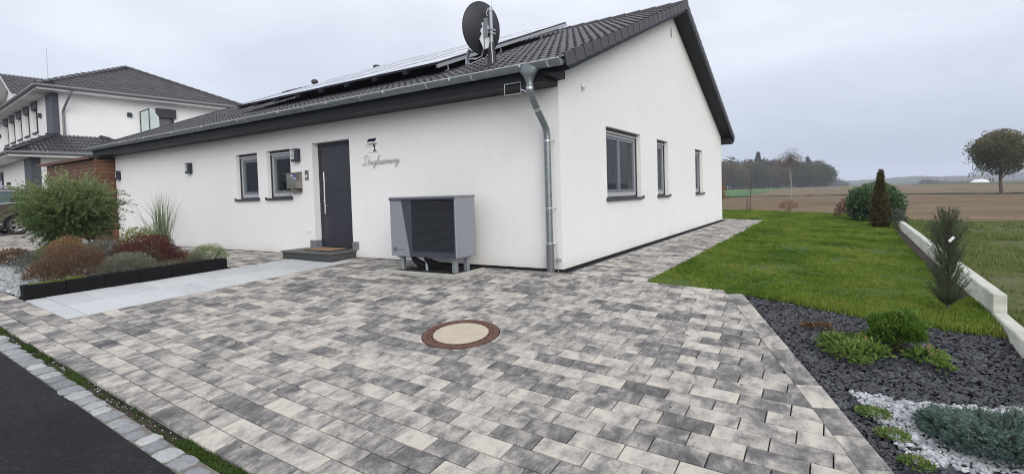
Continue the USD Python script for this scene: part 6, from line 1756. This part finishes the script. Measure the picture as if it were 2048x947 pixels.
def limb_set(bones):
    m = m3.Manifold()
    for a, b, ra, rb in bones:
        m += bone(a, b, ra, rb)
    q = m.refine_to_length(0.03).to_mesh()
    t = trimesh.Trimesh(q.vert_properties[:, :3], q.tri_verts, process=True)
    return trimesh.smoothing.filter_taubin(t, iterations=6)


def walker(label, xy, rz, coat, h=1.72, stride=0.18, seed=0):
    s = h / 1.72
    t = thing('person', label, 'person', (*xy, float(fz(*xy)) + 0.02), rz)
    hipL, hipR = (0.09, 0, 0.90), (-0.09, 0, 0.90)
    B = []
    for sgn, hip in ((1, hipL), (-1, hipR)):
        knee = (hip[0], sgn * stride * 0.6 - 0.03, 0.48); ank = (hip[0], sgn * stride, 0.09); toe = (hip[0] + 0.02 * sgn, sgn * stride - 0.15, 0.035)
        B += [(hip, knee, 0.085, 0.06), (knee, ank, 0.058, 0.042), (ank, toe, 0.045, 0.032)]
        sh = (0.19 * sgn, 0, 1.40); el = (0.24 * sgn, -sgn * 0.06 + 0.02, 1.13); wr = (0.23 * sgn, -sgn * 0.14 - 0.03, 0.90)
        B += [((0, 0, 1.40), sh, 0.07, 0.062), (sh, el, 0.055, 0.044), (el, wr, 0.042, 0.030), (wr, (wr[0], wr[1] - 0.02, 0.83), 0.03, 0.026)]
        for q in range(4):
            b0 = (wr[0] - 0.015 * sgn, wr[1] - 0.045 + 0.018 * q, 0.83)
            B.append((b0, (b0[0] - 0.01 * sgn, b0[1] - 0.01, 0.745 + 0.008 * abs(q - 1)), 0.010, 0.008))
        B.append(((wr[0] - 0.01 * sgn, wr[1] - 0.04, 0.86), (wr[0] - 0.02 * sgn, wr[1] - 0.075, 0.81), 0.011, 0.008))
    B += [((0.06, 0, 0.93), (0.07, 0, 1.32), 0.10, 0.12), ((-0.06, 0, 0.93), (-0.07, 0, 1.32), 0.10, 0.12), ((0, 0, 1.38), (0, -0.015, 1.52), 0.055, 0.05), ((0, -0.02, 1.58), (0, -0.015, 1.63), 0.078, 0.088), ((0, -0.10, 1.58), (0, -0.105, 1.565), 0.012, 0.015)]
    m = limb_set(B); m.apply_scale(s)
    obj('body', m, M['trousers'], t, smooth=True)
    J = [((0.06, 0, 0.86), (0.08, 0, 1.34), 0.125, 0.135), ((-0.06, 0, 0.86), (-0.08, 0, 1.34), 0.125, 0.135)]
    for sgn in (1, -1):
        sh = (0.19 * sgn, 0, 1.40); el = (0.24 * sgn, -sgn * 0.06 + 0.02, 1.13); wr = (0.23 * sgn, -sgn * 0.14 - 0.03, 0.93)
        J += [((0, 0, 1.40), sh, 0.085, 0.077), (sh, el, 0.070, 0.058), (el, wr, 0.056, 0.046)]
    j = limb_set(J); j.apply_scale(s)
    obj('jacket', j, M[coat], t, smooth=True)
    fc = limb_set([((0, -0.032, 1.575), (0, -0.03, 1.63), 0.074, 0.084)]); fc.apply_scale(s)
    obj('face', fc, M['skin'], t, smooth=True)
    ha = limb_set([((0, 0.012, 1.60), (0, 0.0, 1.655), 0.086, 0.086)]); ha.apply_scale(s)
    obj('hair', ha, M['hair'], t, smooth=True)
    return t


walker('person in a dark jacket walking on the far skyline left of the lone tree', far(1981, 170), 0.6, 'jacket_dark')
walker('person in a grey blue jacket walking on the far skyline beside the lone tree trunk', far(1987, 171), 0.5, 'jacket_grey', 1.66)

# ------------------------------------------------------------------ the shed beside the bungalow
sh = thing('garden_shed', 'brown stained timber shed with flat roof left of the bungalow', 'shed')
SX0, SX1, SY0, SY1, SZ = -20.05, -15.76, -0.50, 2.4, 2.66
obj('frame', MB().box(SX0 + 0.02, SX1 - 0.02, SY0 + 0.02, SY1, 0.0, SZ - 0.03), M['frame_black'], sh)
nb = 22
r = rng_of(600)
for k in range(nb):
    z0, z1 = 0.10 + k * (SZ - 0.12) / nb, 0.10 + (k + 1) * (SZ - 0.12) / nb - 0.008
    obj('board', MB().bev(SX0, SX1 - 0.055, SY0 - 0.002, SY0 + 0.019, z0, z1, 0.004), M['shed'], sh, tone=float(r.random()))
    obj('board', MB().bev(SX1 - 0.019, SX1 + 0.002, SY0 + 0.055, SY1, z0, z1, 0.004), M['shed'], sh, tone=float(r.random()))
obj('corner_post', MB().bev(SX1 - 0.053, SX1 + 0.006, SY0 - 0.006, SY0 + 0.053, 0.05, SZ, 0.004), M['shed'], sh, tone=0.4)
obj('flat_roof', MB().bev(SX0 - 0.45, SX1 + 0.02, SY0 - 0.14, SY1 + 0.1, SZ + 0.001, SZ + 0.055, 0.006), M['frame_black'], sh)
obj('roof_edge', MB().bev(SX0 - 0.44, SX1 + 0.015, SY0 - 0.16, SY0 - 0.141, SZ - 0.03, SZ + 0.062, 0.004), M['shed'], sh, tone=0.1)


# ------------------------------------------------------------------ the two-storey house behind
def tiled(parent, o, us_x, us_s, us_n, poly, limit=0, tw=0.30, te=0.355, seed=0, mat=None, name='roof_tile'):
    """Double-roll tiles over a roof plane's outline, given in its own (across, up) metres."""
    x0, y0, x1, y1 = poly.bounds
    o, us_x, us_s, us_n = map(np.asarray, (o, us_x, us_s, us_n))
    cells = [(i * te + y0, j * tw + x0) for i in range(int((y1 - y0) / te) + 1) for j in range(int((x1 - x0) / tw) + 1)]
    cells = [c for c in cells if poly.buffer(0.10).contains(Point(c[1] + tw / 2, c[0] + te / 2))]
    rest = MB(); r = rng_of(seed)
    pos = parent_frame(parent)
    cen = np.array([pos(o + us_x * (c[1] + tw / 2) + us_s * (c[0] + te / 2)) for c in cells])
    px, py, d = project(cen)
    order = np.argsort(np.where((px > -30) & (px < 2080), d, d + 1e3))
    for rank, k in enumerate(order):
        c = cells[k]
        v, q = roof_tile(o + us_x * c[1] + us_s * c[0], us_x, us_s, us_n, w=tw, hump=tw / 2, length=te + 0.05, n=10, seed=seed * 999 + int(k), amp=0.034)
        if rank < limit:
            obj(name, MB().add(v, q, float(r.random())), mat or M['tile'], parent, smooth=True)
        else:
            rest.add(v, q, float(r.random()))
    if rest.n:
        obj(name, rest, mat or M['tile'], parent, smooth=True, kind='stuff', label='roof tiles too small to pick apart')


NP, NROT = np.array([-25.8, 1.36, 0.25]), -math.radians(4.7)


def parent_frame(_):
    c, s = math.cos(NROT), math.sin(NROT)
    return lambda p: NP + np.array([c * p[0] - s * p[1], s * p[0] + c * p[1], p[2]])


nb_h = thing('neighbour_house', 'white two storey house with dark hip roof and slate clad corner left behind', 'house', NP, NROT)
UX = np.array([1.0, 0, 0]); UY = np.array([0, 1.0, 0]); UZ = np.array([0, 0, 1.0])
HW = 7.75
WIN = [(2.94, 1.05), (4.77, 1.03), (6.62, 1.02), (8.43, 1.07), (10.25, 1.08)]
pw_ = sbox(-20, 2.6, -0.30, 6.05)
for l, w in WIN:
    pw_ = pw_.difference(sbox(-l - w, 4.62, -l, 6.0))
obj('street_wall', MB().prism(pw_, 0.0, 0.3, XZ), M['plaster'], nb_h)
ps_ = sbox(0.0, 2.6, HW, 6.05).difference(sbox(4.0, 3.6, 4.72, 5.75))
obj('side_wall', MB().prism(ps_, -0.299, 0.0, YZ), M['plaster'], nb_h)
obj('core', MB().box(-19.8, -0.9, 0.9, HW, 2.4, 6.0), M['dark_inside'], nb_h)
obj('corner_cladding', MB().box(-1.15, 0.028, -0.028, -0.001, 3.9, 6.03).box(0.001, 0.028, -0.0005, 0.20, 3.9, 6.03), M['cladding'], nb_h)
for k, (l, w) in enumerate(WIN):
    fr = MB().box(-l - w, -l - w + 0.07, 0.12, 0.18, 4.62, 5.72).box(-l - 0.07, -l, 0.12, 0.18, 4.62, 5.72).box(-l - w + 0.07, -l - 0.07, 0.12, 0.18, 4.62, 4.70).box(-l - w + 0.07, -l - 0.07, 0.12, 0.18, 5.66, 5.72)
    wn = obj('window', fr, M['frame_black'], nb_h)
    obj('pane', MB().box(-l - w + 0.07, -l - 0.07, 0.14, 0.15, 4.70, 5.66), M['glass'], wn)
    obj('blind', MB().box(-l - w, -l, 0.24, 0.25, 4.62, 5.72), M['blind'], wn)
    obj('shutter_box', MB().bev(-l - w - 0.02, -l + 0.02, -0.06, 0.20, 5.722, 6.06, 0.01), M['cladding'], wn)
    obj('sill', MB().bev(-l - w - 0.04, -l + 0.04, -0.08, 0.115, 4.55, 4.615, 0.006), M['cladding'], wn)
# upper roof
EO, EZ, RP = 0.62, 6.22, 0.505
soff = MB().box(-20.5, 0.60, -0.60, -0.0005, 6.051, 6.07).box(0.0005, 0.60, 0.0, HW + 0.6, 6.051, 6.07).box(0.585, 0.61, -0.61, HW + 0.6, 6.0705, 6.19).box(-20.5, 0.584, -0.61, -0.585, 6.0705, 6.19)
obj('soffit', soff, M['white_board'], nb_h)
obj('gutter', MB().tube([(0.68, -0.70, 6.20), (0.68, HW + 0.62, 6.20)], 0.075, 10).tube([(0.68, -0.68, 6.20), (-20.5, -0.68, 6.20)], 0.075, 10), M['grey_gutter'], nb_h, smooth=40)
mid = HW / 2
run = mid + EO
zr_ = EZ + RP * run
core_r = MB()
A_, B_, C_ = (EO, -EO, EZ), (EO, HW + EO, EZ), (EO - run, mid, zr_)
D_2, A2, B2 = (-16.0, mid, zr_), (-20.6, -EO, EZ), (-20.6, HW + EO, EZ)
core_r.add(np.array([A_, B_, C_, D_2, A2, B2]) - [0, 0, 0.02], np.array([[0, 1, 2], [0, 2, 3], [0, 3, 4], [1, 5, 3], [1, 3, 2], [4, 3, 5], [0, 4, 5], [0, 5, 1]]))
rf = obj('roof', core_r, M['soffit'], nb_h)
sn2 = unit(np.array([-1.0, 0, RP])); nn2 = unit(np.array([RP, 0, 1.0]))
sl = run * math.hypot(1, RP)
tiled(rf, A_, UY, sn2, nn2, Polygon([(0, 0), (HW + 2 * EO, 0), (run, sl)]), 300, seed=31)
sn3 = unit(np.array([0, 1.0, RP])); nn3 = unit(np.array([0, -RP, 1.0]))
tiled(rf, (-20.6, -EO, EZ), UX, sn3, nn3, Polygon([(0, 0), (21.2, 0), (21.2 - run, sl), (4.6, sl)]), 0, seed=32)


def hip(p, q, parent, n=None):
    p, q = np.array(p, float), np.array(q, float)
    n = n or max(2, int(np.linalg.norm(q - p) / 0.38))
    for k in range(n):
        a, b = p + (q - p) * k / n, p + (q - p) * (k + 1.06) / n
        obj('hip_tile', MB().tube([a + [0, 0, 0.03], b + [0, 0, 0.015]], [0.115, 0.10], 8), M['glazed_tile'], parent, smooth=50, tone=0.5)


hip(A_, C_, rf); hip(B_, C_, rf); hip(C_, np.array(C_) + [-4, 0, 0], rf)
# street gable dormer at the picture's edge
gd = Polygon([(-7.2, 6.30), (-2.7, 6.30), (-4.95, 7.45)])
obj('dormer_wall', MB().prism(Polygon([(-7.0, 6.2), (-2.9, 6.2), (-4.95, 7.25)]), -0.55, 3.5, XZ), M['plaster'], nb_h)
dr = MB()
for sgn in (1, -1):
    e_ = np.array([-4.95 + sgn * 2.45, -0.95, 6.25]); us_ = unit(np.array([-sgn * 2.45, 0, 1.25])); un_ = unit(np.array([sgn * 1.25, 0, 2.45])); L__ = math.hypot(2.45, 1.25)
    dr.obox(e_, (0, 1, 0), us_, un_, 0, 4.2, 0, L__, -0.10, -0.03)
dro = obj('dormer_roof', dr, M['white_board'], nb_h)
us_ = unit(np.array([-2.45, 0, 1.25])); un_ = unit(np.array([1.25, 0, 2.45]))
tiled(dro, (-2.5, -0.95, 6.25), UY, us_, un_, sbox(0, 0, 4.0, 2.7), 0, seed=33)
# porch roof round the lower storey
PE, PZ, PT = 1.80, 3.22, 4.16
LX, LY = 1.15, -1.0
obj('lower_wall', MB().box(-20, LX, LY, LY + 0.3, -0.4, 3.05).box(LX - 0.3, LX, LY + 0.3005, 2.9, -0.4, 3.05), M['plaster'], nb_h)
obj('lower_cladding', MB().box(LX - 1.25, LX + 0.028, LY - 0.028, LY - 0.001, 0.0, 3.04).box(LX + 0.001, LX + 0.028, LY - 0.0005, LY + 0.28, 0.0, 3.04), M['cladding'], nb_h)
lower = [(5.2, 0.95), (8.4, 0.9)]
for l, w in lower:
    fr = MB().bev(-l - w, -l, LY - 0.05, LY - 0.001, 0.2, 2.75, 0.01)
    wn = obj('window', fr, M['frame_black'], nb_h)
    obj('pane', MB().box(-l - w + 0.08, -l - 0.08, LY - 0.056, LY - 0.0505, 0.3, 2.35), M['glass'], wn)
    obj('shutter_box', MB().bev(-l - w - 0.02, -l + 0.02, LY - 0.10, LY - 0.051, 2.40, 2.76, 0.01), M['cladding'], wn)
obj('porch_soffit', MB().box(-20, PE - 0.05, -PE + 0.05, LY - 0.0295, 3.051, 3.07).box(LX + 0.029, PE - 0.05, LY - 0.029, 3.4, 3.051, 3.07).box(PE - 0.049, PE - 0.03, -PE + 0.03, 3.4, 3.05, 3.19).box(-20, PE - 0.05, -PE + 0.03, -PE + 0.049, 3.0705, 3.19), M['white_board'], nb_h)
obj('porch_gutter', MB().tube([(PE + 0.03, -PE - 0.03, 3.2), (PE + 0.03, 3.4, 3.2)], 0.07, 10).tube([(PE + 0.03, -PE - 0.03, 3.2), (-20, -PE - 0.03, 3.2)], 0.07, 10), M['grey_gutter'], nb_h, smooth=40)
pe0, pe1, pt0, pt1 = np.array([PE, -PE, PZ]), np.array([PE, 3.45, PZ]), np.array([0.0, 0.0, PT]), np.array([0.0, 1.65, PT])
pe2, pt2 = np.array([-20.0, -PE, PZ]), np.array([-20.0, 0.0, PT])
pr = MB().add(np.array([pe0, pe1, pt0, pt1, pe2, pt2]) - [0, 0, 0.03], np.array([[0, 1, 3], [0, 3, 2], [0, 2, 5], [0, 5, 4]]))
pr.add(np.array([pe1, [0.0, 3.45, PZ], pt1]) - [0, 0, 0.03], np.array([[0, 1, 2]]))
prf = obj('porch_roof', pr, M['soffit'], nb_h)
rs_ = (PT - PZ) / PE
sA = unit(np.array([-1.0, 0, rs_])); nA = unit(np.array([rs_, 0, 1.0])); lA = PE * math.hypot(1, rs_)
tiled(prf, pe0, UY, sA, nA, Polygon([(0, 0), (5.25, 0), (3.45, lA), (1.8, lA)]), 200, seed=34, mat=M['glazed_tile'])
sB = unit(np.array([0, 1.0, rs_])); nB = unit(np.array([0, -rs_, 1.0]))
tiled(prf, pe2, UX, sB, nB, Polygon([(0, 0), (21.8, 0), (20.0, lA), (0, lA)]), 0, seed=35, mat=M['glazed_tile'])
hip(pe0, pt0, prf); hip(pe1, pt1, prf)
# downpipe at the corner, lamps
obj('downpipe', MB().tube(smooth_line([(0.66, 0.55, 6.14), (0.55, 0.48, 5.85), (0.12, 0.34, 5.30), (0.07, 0.33, 5.0), (0.07, 0.33, 4.1)]), 0.05, 10), M['grey_gutter'], nb_h, smooth=50)
for x_, y_, z_ in ((-2.25, -0.001, 5.18), (-7.27, -0.001, 6.02), (-12.7, -0.001, 5.2)):
    obj('lamp', MB().bev(x_ - 0.12, x_ + 0.12, y_ - 0.12, y_, z_, z_ + 0.2, 0.01), M['anthracite'], nb_h)
obj('lamp', MB().bev(0.001, 0.12, 2.72, 2.90, 5.25, 5.45, 0.01), M['anthracite'], nb_h)
for l in (3.6, 7.2):
    obj('lamp', MB().bev(-l - 0.1, -l + 0.1, LY - 0.12, LY - 0.0005, 1.95, 2.2, 0.01), M['anthracite'], nb_h)
# balcony door, privacy screen
bd = obj('balcony_door', MB().box(-0.10, -0.04, 4.0, 4.72, 3.6, 5.35), M['frame_dark'], nb_h)
for k in range(14):
    obj('shutter_slat', MB().bev(-0.038, -0.022, 4.02, 4.62, 3.65 + 0.12 * k, 3.75 + 0.12 * k, 0.004), M['standpipe'], bd)
obj('guide_rail', MB().box(-0.038, 0.03, 4.63, 4.72, 3.6, 5.34), M['anthracite'], bd)
obj('shutter_box', MB().bev(-0.04, 0.14, 3.92, 4.80, 5.345, 5.80, 0.01), M['frame_black'], bd)
scn = obj('privacy_screen', MB().box(0.02, 0.10, 3.235, 3.285, 3.4, 5.56).box(1.22, 1.30, 3.235, 3.285, 3.4, 5.58).box(0.1005, 1.2195, 3.24, 3.28, 5.52, 5.56), M['anthracite'], nb_h)
obj('pane', MB().box(0.105, 1.215, 3.255, 3.265, 3.45, 5.51), M['frosted'], scn)
obj('pane', MB().prism(Polygon([(1.305, 3.45), (2.45, 3.45), (2.45, 5.00), (1.50, 5.55), (1.305, 5.55)]), 3.255, 3.265, XZ), M['frosted'], scn)
an = thing('roof_antenna', 'thin antenna rod on the roof edge of the white two storey house', 'antenna', parent_frame(None)(np.array([0.3, -0.15, 6.3])))
obj('rod', MB().tube([(0, 0, 0), (0, 0, 1.6)], 0.008, 6), M['galv'], an)
obj('foot', MB().bev(-0.04, 0.04, -0.04, 0.04, -0.02, 0.06, 0.01), M['galv'], an)

# ------------------------------------------------------------------ the parked car
CX, CYR, CZ = -21.5, -0.98, 0.255
car = thing('parked_car', 'bronze grey off-road car parked before the white two storey house', 'car', (CX, CYR, CZ))
# side outline (y, z): rear at +y
low_prof = [(0.86, 0.36), (0.90, 0.60), (0.86, 0.92), (0.80, 1.10), (-2.30, 1.02), (-3.30, 0.98), (-3.62, 0.80), (-3.66, 0.42), (-3.5, 0.28), (0.70, 0.30)]
side = Polygon(low_prof).buffer(0.03).difference(Point(0, 0.34).buffer(0.40)).difference(Point(-2.70, 0.34).buffer(0.40))
obj('body', MB().prism(side, -1.86, 0.0, YZ), M['car_paint'], car)
obj('underbody', MB().box(-1.70, -0.16, -3.3, 0.6, 0.20, 0.80), M['car_black'], car)
cab = np.array([[0.80, 1.10], [0.50, 1.60], [0.15, 1.68], [-1.35, 1.66], [-2.35, 1.03]])
inn = np.array([0.0, 0.16, 0.20, 0.20, 0.0])
v = np.vstack([np.column_stack([-0.03 - inn, cab]), np.column_stack([-1.83 + inn, cab])])
n5 = 5
q = [[k, k + 1, n5 + k + 1, n5 + k] for k in range(4)]
cabm = MB().add(v, np.array(q)).add(v, np.array([[0, 2, 1], [0, 3, 2], [0, 4, 3], [5, 6, 7], [5, 7, 8], [5, 8, 9]]))
obj('cabin', cabm, M['car_paint'], car)


def side_glass(pts):
    p = np.array(pts)
    x = -0.03 - np.interp(p[:, 1], [1.05, 1.60, 1.68], [0.0, 0.16, 0.20]) + 0.006
    vv = np.column_stack([x, p])
    mb = MB(); k = np.arange(1, len(p) - 1)
    return mb.add(vv, np.stack([0 * k, k, k + 1], 1)).add(vv - [0.004, 0, 0], np.stack([0 * k, k + 1, k], 1))


obj('window', side_glass([(0.50, 1.18), (0.36, 1.46), (0.20, 1.56), (-0.02, 1.56), (-0.02, 1.16)]), M['car_glass'], car)
obj('window', side_glass([(-0.07, 1.16), (-0.07, 1.56), (-0.95, 1.56), (-0.95, 1.12)]), M['car_glass'], car)
obj('window', side_glass([(-1.0, 1.12), (-1.0, 1.56), (-1.35, 1.55), (-2.05, 1.09)]), M['car_glass'], car)
obj('window_trim', MB().tube([(-0.030, 0.56, 1.165), (-0.024, -0.05, 1.135), (-0.020, -1.0, 1.095), (-0.02, -2.15, 1.06)], 0.016, 6).tube([(-0.03, 0.56, 1.165), (-0.13, 0.38, 1.50), (-0.165, 0.20, 1.585), (-0.17, -1.3, 1.575)], 0.012, 6), M['chrome'], car)
obj('roof_rail', MB().tube([(-0.27, 0.35, 1.67), (-0.27, 0.2, 1.74), (-0.27, -1.1, 1.73), (-0.27, -1.25, 1.66)], 0.022, 8), M['chrome'], car, smooth=50)
obj('door_handle', MB().bev(0.0, 0.032, -0.25, -0.03, 0.965, 1.0, 0.01), M['car_paint'], car)
obj('door_handle', MB().bev(0.0, 0.032, -1.35, -1.13, 0.955, 0.99, 0.01), M['car_paint'], car)
obj('sill_strip', MB().bev(-0.02, 0.022, -2.25, -0.42, 0.34, 0.40, 0.01), M['chrome'], car)
obj('sill_cladding', MB().bev(-0.05, 0.012, -2.28, -0.41, 0.20, 0.338, 0.01), M['car_black'], car)
obj('tail_lamp', MB().bev(-0.30, 0.012, 0.72, 0.905, 0.86, 1.06, 0.02), M['red_lens'], car)
for yy, nm in ((0.0, 0), (-2.70, 1)):
    arch = Point(0, 0).buffer(0.44, 24).difference(Point(0, 0).buffer(0.395, 24)).intersection(sbox(-1, -0.1, 1, 1))
    obj('wheel_arch', MB().prism(affinity.translate(arch, yy, 0.34), -0.03, 0.014, YZ), M['car_black'], car)
    for xo in (0.0, -1.62):
        ty = MB(); a = np.linspace(0, 2 * np.pi, 33)[:-1]
        prof = [(-0.23, 0.25), (-0.235, 0.32), (-0.21, 0.345), (-0.05, 0.345), (-0.02, 0.32), (-0.025, 0.25)]
        vs = np.vstack([np.column_stack([np.full(32, xo + px), yy + pr_ * np.cos(a), 0.345 + pr_ * np.sin(a)]) for px, pr_ in prof])
        k = np.arange(32); k1 = (k + 1) % 32
        ty.add(vs, np.vstack([np.stack([b * 32 + k, b * 32 + k1, (b + 1) * 32 + k1, (b + 1) * 32 + k], 1) for b in range(5)]))
        wh_ = obj('wheel', ty, M['tyre'], car, smooth=50)
        rm = MB()
        rm.prism(affinity.translate(Point(0, 0).buffer(0.252, 16).difference(Point(0, 0).buffer(0.222, 16)), yy, 0.345), xo - 0.22, xo - 0.035, YZ)
        rm.prism(affinity.translate(Point(0, 0).buffer(0.06, 10), yy, 0.345), xo - 0.09, xo - 0.045, YZ)
        for s5 in range(5):
            sp5 = affinity.rotate(Polygon([(-0.035, 0.04), (0.035, 0.04), (0.05, 0.225), (-0.05, 0.225)]), s5 * 72 + 18, origin=(0, 0))
            rm.prism(affinity.translate(sp5, yy, 0.345), xo - 0.085, xo - 0.05, YZ)
        obj('rim', rm, M['rim'], wh_)
        obj('brake_disc', MB().prism(affinity.translate(Point(0, 0).buffer(0.16, 12), yy, 0.345), xo - 0.14, xo - 0.12, YZ), M['car_black'], wh_)

# ------------------------------------------------------------------ autumn haze
hz = MB().box(-1700, 1700, -1700, 1700, -40, 42)
v, f = hz.vf()
obj('haze', (v, f), MAT('autumn_haze', {'v': ('principled_volume', {'color': (0.86, 0.90, 1.0), 'density': 0.00048, 'anisotropy': 0.2})}, [], None, 'v.volume'), kind='stuff', label='thin grey autumn haze over the fields', cat='haze')
